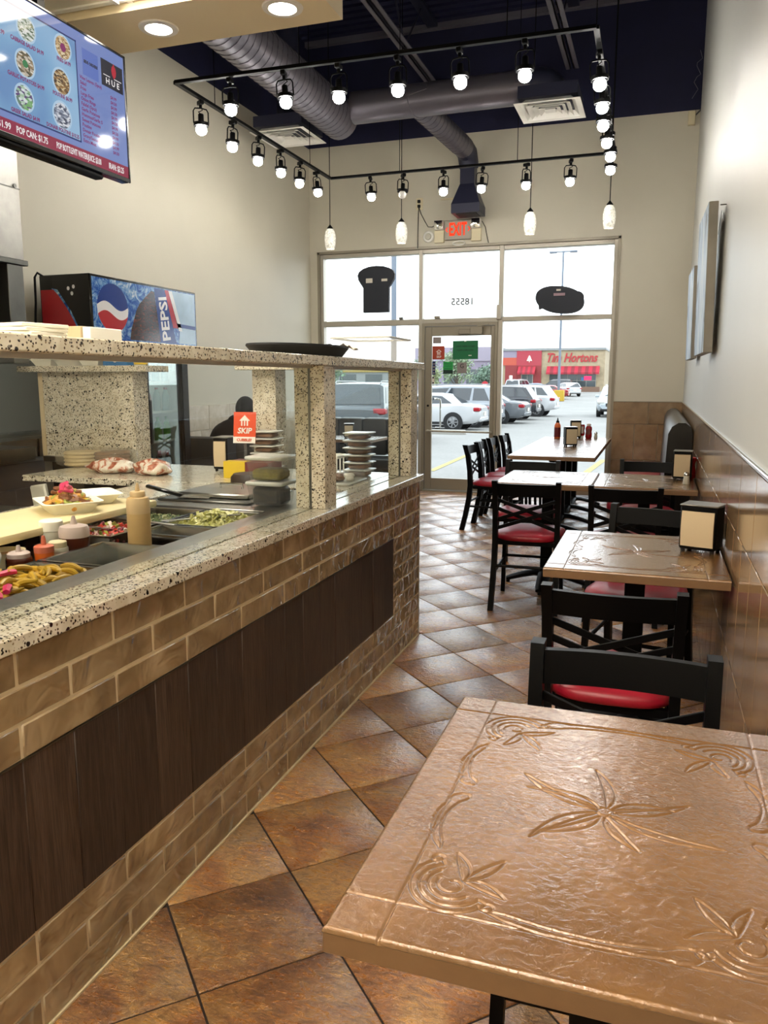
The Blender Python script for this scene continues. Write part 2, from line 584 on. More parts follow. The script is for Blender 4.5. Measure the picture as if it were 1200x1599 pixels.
# left wall (beige below, navy above), with a shallow pier where the kitchen starts
b = MB()
b.span(XL - 0.2, XL, YB, YF + 0.2, 0, PAINT_Z, mi=0)
b.span(XL - 0.2, XL, YB, YF + 0.2, PAINT_Z, DECK, mi=1)
wall_left = struct('wall_left', b, [M['paint'], M['navy']])
struct('trim_1', MB().span(XL, XL + 0.14, 4.05, 4.57, 0, PAINT_Z), M['paint'])
# front wall around the shopfront opening
OX0, OX1, OZ1 = -4.226, -0.478, 3.02
b = MB()
b.span(XL, OX0, YF, YF + 0.2, 0, OZ1, mi=0)
b.span(OX1, XR, YF, YF + 0.2, 0, OZ1, mi=0)
b.span(XL, XR, YF, YF + 0.2, OZ1, PAINT_Z, mi=0)
b.span(XL, XR, YF, YF + 0.2, PAINT_Z, DECK, mi=1)
wall_front = struct('wall_front', b, [M['paint'], M['navy']])
wall_right = struct('wall_right', MB().span(XR, XR + 0.2, YB, YF + 0.2, 0, DECK), M['paint_grey'])
struct('wall_back', MB().span(XL - 0.2, XR + 0.2, YB - 0.2, YB, 0, DECK), M['paint'])

# wainscot tiles
def wall_tile(parent, size, loc, mat, axis, depth=0.01):
    key = (round(size[0], 4), round(size[1], 4), axis, mat.name)
    me = WT.get(key)
    if me is None:
        s = (size[0] - 0.0045, depth, size[1] - 0.0045) if axis == 'x' else (depth, size[0] - 0.0045, size[1] - 0.0045)
        me = MB().box((0, 0, 0), s, 0.0018).mesh('wall_tile', mat)
        WT[key] = me
    return inst('wall_tile', me, parent, loc)
WT = {}
# front wall, right of the shopfront
def row_tiles(parent, axis, a0, a1, step, start, z0, z1, fixed, mat):
    a = start
    while a > a0: a -= step
    while a < a1 - 1e-6:
        s, e = max(a, a0), min(a + step, a1)
        if e - s > 0.015:
            c = (s + e) / 2
            loc = (c, fixed, (z0 + z1) / 2) if axis == 'x' else (fixed, c, (z0 + z1) / 2)
            wall_tile(parent, (e - s, z1 - z0), loc, mat, axis)
        a += step
row_tiles(wall_front, 'x', OX1 - 0.03, XR - 0.005, 0.42, -0.506, 0.898, 1.155, YF - 0.005, M['walltile'])
row_tiles(wall_front, 'x', OX1 - 0.03, XR - 0.005, 0.26, -0.231, 0.476, 0.898, YF - 0.005, M['walltile'])
row_tiles(wall_front, 'x', OX1 - 0.03, XR - 0.005, 0.26, -0.366, 0.054, 0.476, YF - 0.005, M['walltile'])
for (st, off, z0, z1) in ((0.42, 2.4, 0.896, 1.15), (0.26, 2.4, 0.475, 0.896), (0.26, 2.27, 0.054, 0.475), (0.42, 2.2, 0.0, 0.054)):
    row_tiles(wall_right, 'y', 0.2, YF - 0.01, st, off, z0, z1, XR - 0.005, M['walltile'])
for (st, off, z0, z1) in ((0.42, 6.3, 0.905, 1.155), (0.26, 6.2, 0.484, 0.905), (0.26, 6.33, 0.063, 0.484)):
    row_tiles(wall_left, 'y', 6.15, YF - 0.01, st, off, z0, z1, XL + 0.005, M['walltile_l'])
# chrome nosing on top of the right wainscot, thin cap on the front one
struct('trim_2', MB().cyl((XR - 0.006, 0.2, 1.156), (XR - 0.006, YF - 0.01, 1.156), 0.011, n=10), M['chrome'])
struct('trim_3', MB().span(OX1 - 0.03, XR - 0.012, YF - 0.011, YF, 1.155, 1.160), M['alum'])

# ------------------------------------------------------------------ shopfront
WY0, WY1 = YF + 0.02, YF + 0.12
FR = M['alum_l']
def glazing(name, members, panes):
    b = MB()
    for m in members:
        b.span(*m[:2], WY0, WY1, *m[2:], bev=0.004)
    f = struct(name, b, FR)
    for p in panes:
        struct('pane', MB().span(p[0], p[1], YF + 0.066, YF + 0.074, p[2], p[3]), M['glass'], f)
    return f
# wall opening reveal / outer frame
struct('trim_4', MB().span(OX0, OX0 + 0.03, YF - 0.012, YF + 0.16, 0, OZ1).span(OX1 - 0.03, OX1, YF - 0.012, YF + 0.16, 0, OZ1)
       .span(OX0, OX1, YF - 0.012, YF + 0.16, OZ1 - 0.03, OZ1), M['alum'])
glazing('window_1', [(-4.196, -4.156, 0.03, 2.99), (-2.873, -2.824, 0.0, 2.99), (-4.156, -2.873, 2.94, 2.99), (-4.156, -2.873, 2.085, 2.155), (-4.156, -2.873, 0.03, 0.12)],
        [(-4.156, -2.873, 2.155, 2.94), (-4.156, -2.873, 0.12, 2.085)])
glazing('window_2', [(-1.870, -1.815, 0.0, 2.99), (-0.55, -0.508, 0.03, 2.99), (-1.815, -0.55, 2.94, 2.99), (-1.815, -0.55, 2.105, 2.16), (-1.815, -0.55, 0.03, 0.12)],
        [(-1.815, -0.55, 2.16, 2.94), (-1.815, -0.55, 0.12, 2.105)])
glazing('window_3', [(-2.824, -1.870, 2.94, 2.99), (-2.824, -1.870, 2.10, 2.155)], [(-2.824, -1.870, 2.155, 2.94)])
struct('trim_5', MB().span(-2.824, -2.79, WY0 - 0.01, WY1, 0, 2.10).span(-1.905, -1.870, WY0 - 0.01, WY1, 0, 2.10).span(-2.79, -1.905, WY0 - 0.01, WY1, 2.065, 2.10)
       .span(-2.80, -1.89, WY0 - 0.04, WY1 + 0.03, -0.002, 0.012), M['alum'])
# glazed aluminium door
DX0, DX1, DZ0, DZ1 = -2.786, -1.909, 0.016, 2.060
b = MB()
b.span(DX0, -2.70, YF + 0.03, YF + 0.075, DZ0, DZ1, 0.004).span(-1.955, DX1, YF + 0.03, YF + 0.075, DZ0, DZ1, 0.004)
b.span(-2.70, -1.955, YF + 0.03, YF + 0.075, 1.945, DZ1, 0.004).span(-2.70, -1.955, YF + 0.03, YF + 0.075, DZ0, 0.165, 0.004)
door = struct('door_1', b, M['alum'])
struct('pane', MB().span(-2.70, -1.955, YF + 0.05, YF + 0.056, 0.165, 1.945), M['glass'], door)
struct('push_bar', MB().cyl((-2.74, YF - 0.035, 0.772), (-1.93, YF - 0.035, 0.765), 0.012).cyl((-2.74, YF - 0.035, 0.772), (-2.74, YF + 0.03, 0.772), 0.014).cyl((-1.93, YF - 0.035, 0.765), (-1.93, YF + 0.03, 0.765), 0.014), M['alum_l'], door)
struct('pull_handle', MB().tube([(-2.68, YF + 0.16, 0.80), (-2.62, YF + 0.16, 0.80), (-2.615, YF + 0.16, 0.84), (-2.615, YF + 0.16, 1.12), (-2.62, YF + 0.16, 1.16), (-2.68, YF + 0.16, 1.17), (-2.68, YF + 0.07, 1.17)], 0.012), M['chrome'], door)
struct('lock_cylinder', MB().cyl((-2.743, YF + 0.032, 1.085), (-2.743, YF + 0.02, 1.085), 0.014), M['black_metal'], door)
struct('door_closer', MB().span(-2.345, -2.20, YF - 0.03, YF + 0.03, 1.96, 2.02, 0.006).span(-2.20, -2.05, YF - 0.04, YF + 0.03, 1.955, 2.045, 0.004)
       .bar((-2.12, YF - 0.02, 2.05), (-1.98, YF - 0.02, 2.075), 0.025, 0.012), M['alum'], door)

# ------------------------------------------------------------------ ceiling: steel deck
b = MB()
b.span(XL - 0.2, XR + 0.2, YB, YF + 0.2, DECK + 0.03, DECK + 0.12)
y = 3.3
while y < YF:
    b.span(XL, XR, y, y + 0.075, DECK, DECK + 0.03)
    y += 0.15
ceiling = struct('ceiling', b, M['navy'])
struct('trim_6', MB().span(XL, XR, YF - 0.07, YF, DECK - 0.06, DECK), M['joist'])
def joist(x, label):
    t = thing('roof_joist', label, 'joist', (x, 6.0, 4.83), 'roof joists under the deck')
    part('bottom_chord', MB().span(x - 0.07, x - 0.015, 1.0, YF - 0.005, 4.84, 4.85).span(x - 0.025, x - 0.015, 1.0, YF - 0.005, 4.84, 4.89)
         .span(x + 0.015, x + 0.07, 1.0, YF - 0.005, 4.84, 4.85).span(x + 0.015, x + 0.025, 1.0, YF - 0.005, 4.84, 4.89), M['joist'], t)
    part('top_chord', MB().span(x - 0.06, x + 0.06, 1.0, YF - 0.005, DECK - 0.045, DECK - 0.001), M['duct_navy'], t)
    y = 1.4; k = 0
    while y < YF - 0.7:
        part('web_rod', MB().cyl((x, y, 4.86 if k % 2 == 0 else DECK - 0.03), (x, y + 0.6, DECK - 0.03 if k % 2 == 0 else 4.86), 0.011, n=6), M['duct_navy'], t)
        y += 0.6; k += 1
joist(-2.70, 'long grey steel roof joist left of the middle, above the round ducts')
joist(-1.09, 'short-looking grey steel roof joist right of the middle, above the square diffuser')
# sprinkler pipe + heads
b = MB().cyl((-3.9, 8.3, 5.28), (-0.2, 8.3, 5.28), 0.02, n=8)
solid('sprinkler_pipe', b, M['joist'], 'thin grey sprinkler pipe crossing under the dark roof deck', 'pipe', (-2.0, 8.3, 5.28))
for k, (x, y, lab) in enumerate(((-3.1, 7.2, 'small white ceiling fitting nearest the cream soffit'), (-2.3, 7.35, 'white round smoke detector high between the roof joists'), (-1.95, 7.6, 'white ceiling fitting right of the smoke detector'))):
    t = thing('ceiling_detector', lab, 'detector', (x, y, DECK), 'white fittings on the roof deck')
    part('base', MB().lathe([(0.05, 0), (0.055, -0.02), (0.05, -0.03)], 16, T(x, y, DECK)), M['white_pl'], t)
    part('sensor_head', MB().lathe([(0.035, -0.03), (0.03, -0.055), (0.01, -0.06)], 16, T(x, y, DECK)), M['trim_ring'], t)

# ------------------------------------------------------------------ kitchen soffit beam and lowered ceiling
KZ = 2.95
b = MB().span(-4.32, -1.383, 3.13, 3.50, KZ, DECK - 0.001)
b.span(-1.55, -1.383, YB, 3.13, KZ, DECK - 0.001)
soffit = struct('trim_7', b, M['soffit'])
b = MB().span(-4.32, -1.55, YB, 3.13, 2.985, 3.03)
kc = struct('ceiling_2', b, M['ceiltile'])
for gx in (-4.0, -3.4, -2.8, -2.2, -1.6):
    struct('grid_bar', MB().span(gx - 0.012, gx + 0.012, YB, 3.13, 2.978, 2.986), M['white_pl'], kc)
for gy in (-1.7, -0.5, 0.7, 1.9, 3.1):
    struct('grid_bar', MB().span(-4.32, -1.55, gy - 0.012, gy + 0.012, 2.977, 2.985), M['white_pl'], kc)
def ceiling_panel(x, y, label, z=2.976, s=(0.56, 1.15)):
    t = thing('ceiling_panel_light', label, 'ceiling light', (x, y, z), None)
    part('diffuser', MB().span(x - s[0] / 2, x + s[0] / 2, y - s[1] / 2, y + s[1] / 2, z - 0.008, z), M['panel'], t)
    part('frame', MB().span(x - s[0] / 2 - 0.02, x - s[0] / 2, y - s[1] / 2 - 0.02, y + s[1] / 2 + 0.02, z - 0.012, z + 0.001).span(x + s[0] / 2, x + s[0] / 2 + 0.02, y - s[1] / 2 - 0.02, y + s[1] / 2 + 0.02, z - 0.012, z + 0.001), M['white_pl'], t)
ceiling_panel(-1.955, 2.5, 'flat fluorescent ceiling panel above the menu screen')
ceiling_panel(-3.1, 0.1, 'flat fluorescent ceiling panel over the kitchen behind the menu screen')
ceiling_panel(-1.9, 0.1, 'flat fluorescent ceiling panel over the near end of the counter')
# dining-side lowered ceiling behind the camera
b = MB().span(-1.383, XR, YB, 1.2, 3.25, 3.30)
struct('ceiling_3', b, M['ceiltile'])
ceiling_panel(-0.55, 0.35, 'added fill light panel, out of view, over the aisle by the nearest table', 3.242)  # both aisle panels are unseen additions that brighten the near end
ceiling_panel(-0.55, -1.2, 'added fill light panel, out of view, over the aisle behind the nearest table', 3.242)
for (x, y, lab) in ((-2.19, 3.31, 'left recessed round downlight in the cream soffit'), (-1.58, 3.31, 'right recessed round downlight in the cream soffit')):
    t = thing('downlight', lab, 'downlight', (x, y, KZ), 'round downlights in the soffit')
    part('trim_ring', MB().lathe([(0.056, -0.001), (0.06, -0.008), (0.085, -0.006), (0.088, 0.001)], 28, T(x, y, KZ), cap=False), M['trim_ring'], t)
    part('diffuser', MB().lathe([(0.0005, -0.004), (0.056, -0.004), (0.056, 0.0)], 28, T(x, y, KZ), cap=False), M['down'], t)

# ------------------------------------------------------------------ ducts and diffusers
def spiral_duct(name, label, pts, r, mat, pitch=0.09, cap=True):
    t = thing(name, label, 'duct', pts[0])
    part('pipe', MB().tube(pts, r, n=28), mat, t)
    # raised spiral seam as ribs
    P = [Vector(p) for p in pts]
    m = MB()
    for a, c in zip(P[:-1], P[1:]):
        d = c - a; L = d.length; d.normalize()
        u = d.cross(Vector((0, 0, 1))) if abs(d.z) < 0.9 else d.cross(Vector((0, 1, 0)))
        u.normalize(); v = d.cross(u)
        n = int(L / pitch)
        for k in range(1, n):
            cen = a + d * (k * pitch)
            ring = [cen + d * (pitch * 0.35 * s / 20) + (u * math.cos(2 * PI * s / 20) + v * math.sin(2 * PI * s / 20)) * (r + 0.002) for s in range(20)]
            m.tube(ring, 0.004, n=4, closed=True)
    part('seam_ribs', m, mat, t, kind='stuff')
    return t
spiral_duct('round_duct', 'big grey spiral duct running from the soffit with an open far end', [(-3.2, 3.52, 4.03), (-3.22, 8.05, 4.03)], 0.195, M['duct'])
t = spiral_duct('cross_duct', 'smooth grey duct crossing the room below the joists', [(-3.03, 7.95, 4.09), (-1.25, 7.95, 4.10)], 0.15, M['duct'], pitch=0.6)
part('elbow', MB().tube([(-1.27, 7.95, 4.10), (-1.19, 7.95, 4.105), (-1.12, 7.96, 4.09), (-1.08, 7.98, 4.06), (-1.07, 8.0, 4.02)], [0.15, 0.152, 0.15, 0.14, 0.12], n=24), M['duct_navy'], t)
t = spiral_duct('branch_duct', 'slim spiral branch duct bending down to the vent over the exit sign', [(-2.40, 8.08, 4.10), (-2.20, 9.25, 3.98)], 0.115, M['duct'], pitch=0.08)
part('bend', MB().tube([(-2.205, 9.22, 3.985), (-2.19, 9.36, 3.95), (-2.185, 9.42, 3.86), (-2.185, 9.43, 3.80)], [0.115, 0.115, 0.113, 0.11], n=20), M['duct_navy'], t)
part('square_drop', MB().span(-2.268, -2.102, 9.35, 9.51, 3.615, 3.88, 0.004), M['duct_navy'], t)
def hood_box(x0, x1, y0, y1, z0, X0, X1, Y0, Y1, Z1):
    return MB().raw([(X0, Y0, z0), (X1, Y0, z0), (X1, Y1, z0), (X0, Y1, z0), (x0, y0, Z1), (x1, y0, Z1), (x1, y1, Z1), (x0, y1, Z1)],
                    [(0, 1, 5, 4), (1, 2, 6, 5), (2, 3, 7, 6), (3, 0, 4, 7), (4, 5, 6, 7)])
part('flared_boot', hood_box(-2.268, -2.102, 9.35, 9.51, 3.39, -2.345, -2.015, 9.26, 9.58, 3.62).span(-2.345, -2.015, 9.26, 9.58, 3.29, 3.39), M['duct_navy'], t)
part('vent_slot', MB().span(-2.30, -2.06, 9.30, 9.54, 3.283, 3.291), M['black_matte'], t)
def diffuser(x, y, label):
    z = 3.90
    t = thing('square_diffuser', label, 'air vent', (x, y, z), 'square ceiling air vents')
    s = 0.30
    b = MB()
    for (s0, s1, z0, z1) in ((0.30, 0.25, 0, 0.006), (0.25, 0.205, 0.006, 0.05), (0.20, 0.155, -0.002, 0.03), (0.15, 0.11, -0.004, 0.03), (0.10, 0.055, -0.006, 0.025)):
        v = []
        for (q, zz) in ((s0, z + z0), (s1, z + z1), (s1, z + z1 + 0.004), (s0, z + z0 + 0.004)):
            v += [(x - q, y - q, zz), (x + q, y - q, zz), (x + q, y + q, zz), (x - q, y + q, zz)]
        f = []
        for k in range(4):
            k2 = (k + 1) % 4
            for i in range(4):
                j = (i + 1) % 4
                f.append((k * 4 + i, k * 4 + j, k2 * 4 + j, k2 * 4 + i))
        b.raw(v, f)
    b.span(x - 0.05, x + 0.05, y - 0.05, y + 0.05, z + 0.0, z + 0.004)
    part('louvre', b, M['white_pl'], t)
    part('plenum_box', MB().span(x - 0.27, x + 0.27, y - 0.27, y + 0.27, z + 0.055, z + 0.16), M['duct_navy'], t)
    if x < -3: part('neck', MB().cyl((x, y, z + 0.16), (x, y, DECK), 0.12, n=18), M['duct_navy'], t)
diffuser(-3.79, 8.03, 'square white air vent at the upper left, beside the open duct end')
diffuser(-1.09, 8.06, 'square white air vent at the upper right, under the duct elbow')

# ------------------------------------------------------------------ track lighting
TZ = 3.49
BL, FL, FRt, BR = (-3.36, 5.26), (-3.365, 8.13), (-0.495, 8.10), (-0.46, 5.30)
t = thing('light_track', 'square black lighting track hung over the dining room', 'light track', (-1.9, 6.7, TZ))
for (a, c) in ((BL, FL), (FL, FRt), (FRt, BR), (BR, BL)):
    part('track_bar', MB().bar((*a, TZ), (*c, TZ), 0.034, 0.022), M['black_metal'], t)
for (x, y) in ((-3.36, 5.8), (-3.362, 7.6), (-2.4, 5.27), (-1.0, 5.295), (-0.462, 5.32), (-0.49, 7.6), (-1.4, 8.11), (-2.6, 8.12)):
    part('hanger_cable', MB().cyl((x, y, TZ), (x, y, DECK), 0.0035, n=6), M['black_metal'], t)
def make_head():
    # local: hangs below origin, yoke in the local XZ plane, bulb pointing down
    t = thing('track_head', 'x', 'track light', (0, 0, 0))
    part('adapter', MB().box((0, 0, -0.022), (0.034, 0.07, 0.03), 0.004).cyl((0, 0, -0.035), (0, 0, -0.06), 0.012, n=10), M['black_metal'], t)
    yp = [(-0.058, 0, -0.17), (-0.058, 0, -0.085), (-0.045, 0, -0.065), (0, 0, -0.06), (0.045, 0, -0.065), (0.058, 0, -0.085), (0.058, 0, -0.17)]
    part('yoke', MB().tube(yp, 0.005, n=6), M['black_metal'], t)
    rg = MB()
    prof = [(0.050, -0.185), (0.056, -0.185), (0.056, -0.160), (0.050, -0.160), (0.050, -0.185)]
    rg.lathe(prof, 24, cap=False)
    part('ring', rg, M['black_metal'], t)
    part('socket', MB().lathe([(0.018, -0.10), (0.021, -0.105), (0.022, -0.16), (0.03, -0.165), (0.03, -0.17)], 14), M['black_metal'], t)
    part('cord', MB().tube([(0.0, 0.0, -0.05), (0.018, 0.012, -0.07), (-0.012, 0.016, -0.085), (0.002, 0.005, -0.10)], 0.004, n=6), M['black_metal'], t)
    bb = MB().lathe([(0.018, -0.166), (0.024, -0.176), (0.036, -0.190), (0.041, -0.206), (0.040, -0.222), (0.031, -0.238), (0.015, -0.247), (0.001, -0.249)], 20)
    part('bulb', bb, M['bulb'], t)
    return t
head0 = make_head()
heads = []
names5 = ['first', 'second', 'third', 'fourth', 'fifth', 'sixth']
for k, x in enumerate((-2.93, -2.52, -2.12, -1.71, -1.30, -0.885)):
    heads.append(((x, 5.265 + 0.014 * (x + 3.36), TZ - 0.011), 0.15 if k < 2 else 0.0, 'lit black track head, %s from left on the near bar' % names5[k]))
for k, y in enumerate((5.59, 6.08, 6.52, 6.94, 7.37, 7.75)):
    heads.append(((-3.362, y, TZ - 0.011), 0.9 if k % 2 == 0 else 1.3, 'lit black track head, %s from the near corner on the left bar' % names5[k]))
for k, x in enumerate((-2.92, -2.56, -2.14, -1.74, -1.31, -0.89)):
    heads.append(((x, 8.125, TZ - 0.011), [0.2, 0.7, -0.3, 0.4, 1.0, 0.3][k], ('unlit' if k == 1 else 'lit') + ' black track head, %s from left on the far bar' % names5[k]))
for k, y in enumerate((5.62, 6.06, 6.5, 6.94, 7.38, 7.82)):
    heads.append(((-0.463 - 0.012 * (y - 5.3), y, TZ - 0.011), 0.2 + 0.25 * k, 'lit black track head, %s from the near corner on the right bar' % names5[k]))
first = True
for (loc, rz, lab) in heads:
    if first:
        o = head0; first = False
        o.location = loc; o.rotation_euler = (0, 0, rz); o['label'] = lab; o['group'] = 'track light heads'
    else:
        o = dup(head0, loc, rz, lab, 'track light heads')
    rr = random.Random(lab)
    o.rotation_euler = (rr.uniform(-0.07, 0.07), rr.uniform(-0.08, 0.08), rz)
    if lab.startswith('unlit'):
        for ch in o.children:
            if ch.name.startswith('bulb'):
                ch.data = ch.data.copy(); ch.data.materials[0] = M['bulb_dim']
                ch['label'] = 'frosted bulb, not lit'

# ------------------------------------------------------------------ pendants
t_ = NT('mottled_white_art_glass')
co = t_.coord('Object')
nn = t_.noise(co, 26, 5, 0.7, 2.0)
M['pend'] = t_.bsdf(t_.ramp(nn, [(0.35, srgb(160, 158, 146)), (0.6, srgb(238, 234, 222))]), 0.2, emit=t_.ramp(nn, [(0.35, srgb(150, 146, 130)), (0.62, srgb(255, 248, 230))]), estr=0.35)
M['pend_glow'] = emitter('pendant_lamp_glow', (255, 248, 232), 2.5)
PEND = None
for k, (x, zt, lab) in enumerate(((-3.57, 3.09, 'mottled white glass pendant nearest the left wall'), (-2.73, 3.11, 'mottled white glass pendant left of the exit sign'),
                                  (-1.337, 3.125, 'mottled white glass pendant right of the exit sign'), (-0.547, 3.14, 'mottled white glass pendant furthest right, over the window table'))):
    y = 8.6
    t = thing('pendant_lamp', lab, 'pendant lamp', (x, y, zt), 'glass pendants in front of the window')
    part('cord', MB().cyl((x, y, zt), (x, y, DECK), 0.0045, n=6), M['black_metal'], t)
    part('cap', MB().lathe([(0.006, 0.03), (0.012, 0.02), (0.03, 0.0), (0.034, -0.012), (0.034, -0.018)], 18, T(x, y, zt)), M['black_metal'], t)
    part('shade', MB().lathe([(0.034, -0.016), (0.05, -0.04), (0.062, -0.09), (0.064, -0.14), (0.058, -0.19), (0.047, -0.235), (0.045, -0.235), (0.055, -0.19), (0.06, -0.14), (0.058, -0.09), (0.045, -0.04), (0.03, -0.02)], 22, T(x, y, zt), cap=False), M['pend'], t)
    part('lamp', MB().lathe([(0.001, -0.224), (0.042, -0.224), (0.042, -0.228), (0.001, -0.228)], 18, T(x, y, zt), cap=False), M['pend_glow'], t)

# ================================================================== SERVICE COUNTER
CX = -1.193           # glazed face
CY1 = 4.10            # far end
LZ0, LZ1 = 0.868, 0.902
counter = thing('service_counter', 'long tiled service counter with dark wood centre panel along the aisle', 'counter', (-1.30, 2.3, 0))
part('core', MB().span(-1.327, CX - 0.0025, 0.2, CY1 - 0.0025, 0, LZ0), M['grout_l'], counter)
BRK = {}
def brick(ln, ht, loc, axis='y'):
    key = (round(ln, 3), round(ht, 3), axis)
    if key not in BRK:
        s = (0.014, ln - 0.006, ht - 0.006) if axis == 'y' else (ln - 0.006, 0.014, ht - 0.006)
        BRK[key] = MB().box((0, 0, 0), s, 0.0035).mesh('brick', M['brick'])
    return inst('brick', BRK[key], counter, loc)
ROW, BL_ = 0.0783, 0.3055
PZ0, PZ1, PY1 = 0.237, 0.632, 3.648
rb = random.Random(11)
for r in range(11):
    z0 = 0.003 + r * ROW
    z1 = min(z0 + ROW, LZ0)
    y = 3.648 - 12 * BL_ + (0 if r % 2 == 0 else BL_ / 2)
    while y < CY1 - 0.01:
        s, e = max(y, 0.3), min(y + BL_, CY1 - 0.002)
        y += BL_
        if e - s < 0.02: continue
        if PZ0 - 0.02 < z0 + 0.01 < PZ1 - 0.02:
            if e <= PY1 + 0.01: continue
            s = max(s, PY1)
            if e - s < 0.02: continue
        brick(e - s, z1 - z0, (CX - 0.007 + rb.uniform(-0.0008, 0.0008), (s + e) / 2, (z0 + z1) / 2))
# end of the counter facing the shopfront
for r in range(11):
    z0 = 0.003 + r * ROW
    z1 = min(z0 + ROW, LZ0)
    x = CX - 0.012 + (0 if r % 2 == 0 else -BL_ / 2) + BL_
    while x > -1.32:
        e, s = min(x, CX - 0.016), max(x - BL_, -1.328)
        x -= BL_
        if e - s < 0.02: continue
        brick(e - s, z1 - z0, ((s + e) / 2, CY1 - 0.006, (z0 + z1) / 2), 'x')
PK = {}
y = PY1
while y > 0.35:
    key = 0
    if key not in PK:
        PK[key] = MB().box((0, 0, 0), (0.012, 0.1522, PZ1 - PZ0 - 0.006), 0.0018).mesh('wood_plank', M['plank'])
    inst('wood_plank', PK[key], counter, (CX - 0.0055 + rb.uniform(-0.0012, 0.0012), y - 0.0765, (PZ0 + PZ1) / 2))
    y -= 0.1530
part('panel_edge_strip', MB().span(CX - 0.008, CX + 0.002, 0.3, PY1, PZ1 - 0.0035, PZ1 + 0.0005), M['steel_d'], counter)
part('corner_strip', MB().span(CX - 0.006, CX + 0.0015, CY1 - 0.003, CY1 + 0.002, 0.0, LZ0), M['alum_l'], counter)
part('base_bead', MB().bar((CX + 0.002, 0.3, 0.003), (CX + 0.002, CY1, 0.003), 0.006, 0.006), M['grout_l'], counter)

# granite ledge on the front counter (groove for the glass runs along it)
ledge = thing('granite_ledge', 'speckled cream granite ledge on top of the tiled counter', 'worktop', (-1.25, 2.3, LZ0))
part('front_slab', MB().span(-1.2625, -1.173, 0.25, CY1 + 0.012, LZ0, LZ1, 0.003), M['granite'], ledge)
part('inner_slab', MB().span(-1.330, -1.272, 0.25, CY1 + 0.012, LZ0, LZ1, 0.001), M['granite'], ledge)
part('glass_groove', MB().span(-1.272, -1.2625, 0.25, CY1 + 0.01, LZ0 + 0.001, LZ1 - 0.006), M['black_matte'], ledge)
# sneeze guard
SZ0, SZ1 = 1.456, 1.491
BZ0, BZ1 = 1.449, 1.483
guard = thing('sneeze_guard', 'granite sneeze guard with glass panes on the front counter', 'sneeze guard', (-1.27, 2.3, LZ1))
part('top_shelf', MB().span(-1.55, -1.18, 0.2, 4.13, SZ0, SZ1, 0.003).span(-2.17, -1.55, 3.86, 4.13, SZ0, SZ1, 0.003), M['granite'], guard)
def column(y0, x0=-1.33, x1=-1.205, d=0.115):
    c = part('column', MB().span(x0, x1, y0, y0 + d, LZ1, SZ0, 0.002), M['granite'], guard)
    if x0 < -1.5: return c
    part('glass_slot', MB().span(-1.272, -1.262, y0 - 0.0015, y0 + 0.01, LZ1, SZ0 - 0.001), M['steel_d'], c)
    return c
column(2.825); column(3.972); column(0.42)
part('column', MB().span(-2.118, -1.977, 3.96, 4.09, LZ1, SZ0, 0.002), M['granite'], guard)
for (a, c) in ((0.54, 2.823), (2.942, 3.970)):
    g_ = part('glass_pane', MB().span(-1.2695, -1.2655, a, c, LZ1 - 0.003, SZ0), M['guard_glass'], guard)
    part('glass_edge_rail', MB().span(-1.278, -1.256, a, c, SZ0 - 0.010, SZ0), M['alum_l'], g_)
part('glass_pane', MB().span(-1.97, -1.335, 4.03, 4.037, LZ1 - 0.003, SZ0), M['guard_glass'], guard)

# cross counter at the far end + its granite backboard and shelf
cc = thing('cross_counter', 'granite topped cross counter behind the front counter', 'counter', (-2.4, 3.75, 0))
part('top', MB().span(-3.20, -1.34, 3.37, 4.10, LZ0, LZ1, 0.004), M['granite'], cc)
part('cabinet_body', MB().span(-3.08, -1.42, 3.52, 4.08, 0, LZ0), M['olive'], cc)
for k in range(3):
    d_ = part('cabinet_door', MB().span(-3.06 + k * 0.54, -3.06 + k * 0.54 + 0.52, 3.50, 3.52, 0.12, 0.80, 0.003), M['plank'], cc)
    part('door_handle', MB().span(-3.06 + k * 0.54 + 0.2, -3.06 + k * 0.54 + 0.32, 3.485, 3.50, 0.70, 0.715, 0.003), M['steel_d'], d_)
bk = thing('granite_backboard', 'speckled granite backboard and shelf at the end of the kitchen', 'backboard', (-3.3, 4.05, LZ1))
part('panel', MB().span(-3.60, -3.06, 4.02, 4.05, LZ1, BZ0), M['granite'], bk)
part('panel_edge', MB().span(-3.632, -3.602, 4.015, 4.055, LZ1 + 0.001, BZ0 - 0.002, 0.002), M['grout_l'], bk)
part('post', MB().span(-3.063, -2.915, 3.985, 4.13, LZ1, BZ0, 0.002), M['granite'], bk)
part('shelf', MB().span(-3.72, -2.79, 3.94, 4.17, BZ0 + 0.001, BZ1 + 0.003, 0.003), M['granite'], bk)
part('foot_ledge', MB().span(-3.60, -3.36, 3.98, 4.02, LZ1, LZ1 + 0.035, 0.003), M['steel_d'], bk)

# ------------------------------------------------------------------ prep table with pans
prep = thing('prep_table', 'stainless steel sandwich prep table behind the granite ledge', 'prep table', (-1.7, 1.9, 0))
part('body', MB().span(-2.02, -1.42, 0.75, 3.34, 0.05, 0.66), M['steel_d'], prep)
part('front_strip', MB().span(-1.425, -1.331, 0.6, 2.74, 0.80, 0.897, 0.002), M['steel'], prep)
part('back_wall', MB().span(-2.02, -1.96, 0.75, 2.745, 0.66, 0.84), M['steel_d'], prep)
part('bottle_deck', MB().span(-1.955, -1.69, 0.80, 2.13, 0.815, 0.838, 0.002), M['steel_d'], prep)
part('divider', MB().span(-1.68, -1.43, 2.085, 2.215, 0.82, 0.858, 0.002), M['steel'], prep)
cov = part('lid_cover', MB().span(-2.03, -1.335, 2.75, 3.345, 0.84, 0.895, 0.003), M['steel'], prep)
part('black_gasket', MB().span(-2.02, -1.425, 2.742, 2.752, 0.70, 0.882), M['black_matte'], cov)
M['pan_steel'] = plain('bright_pan_steel', (150, 149, 145), 0.2, 1.0, var=0.12, vscale=9)
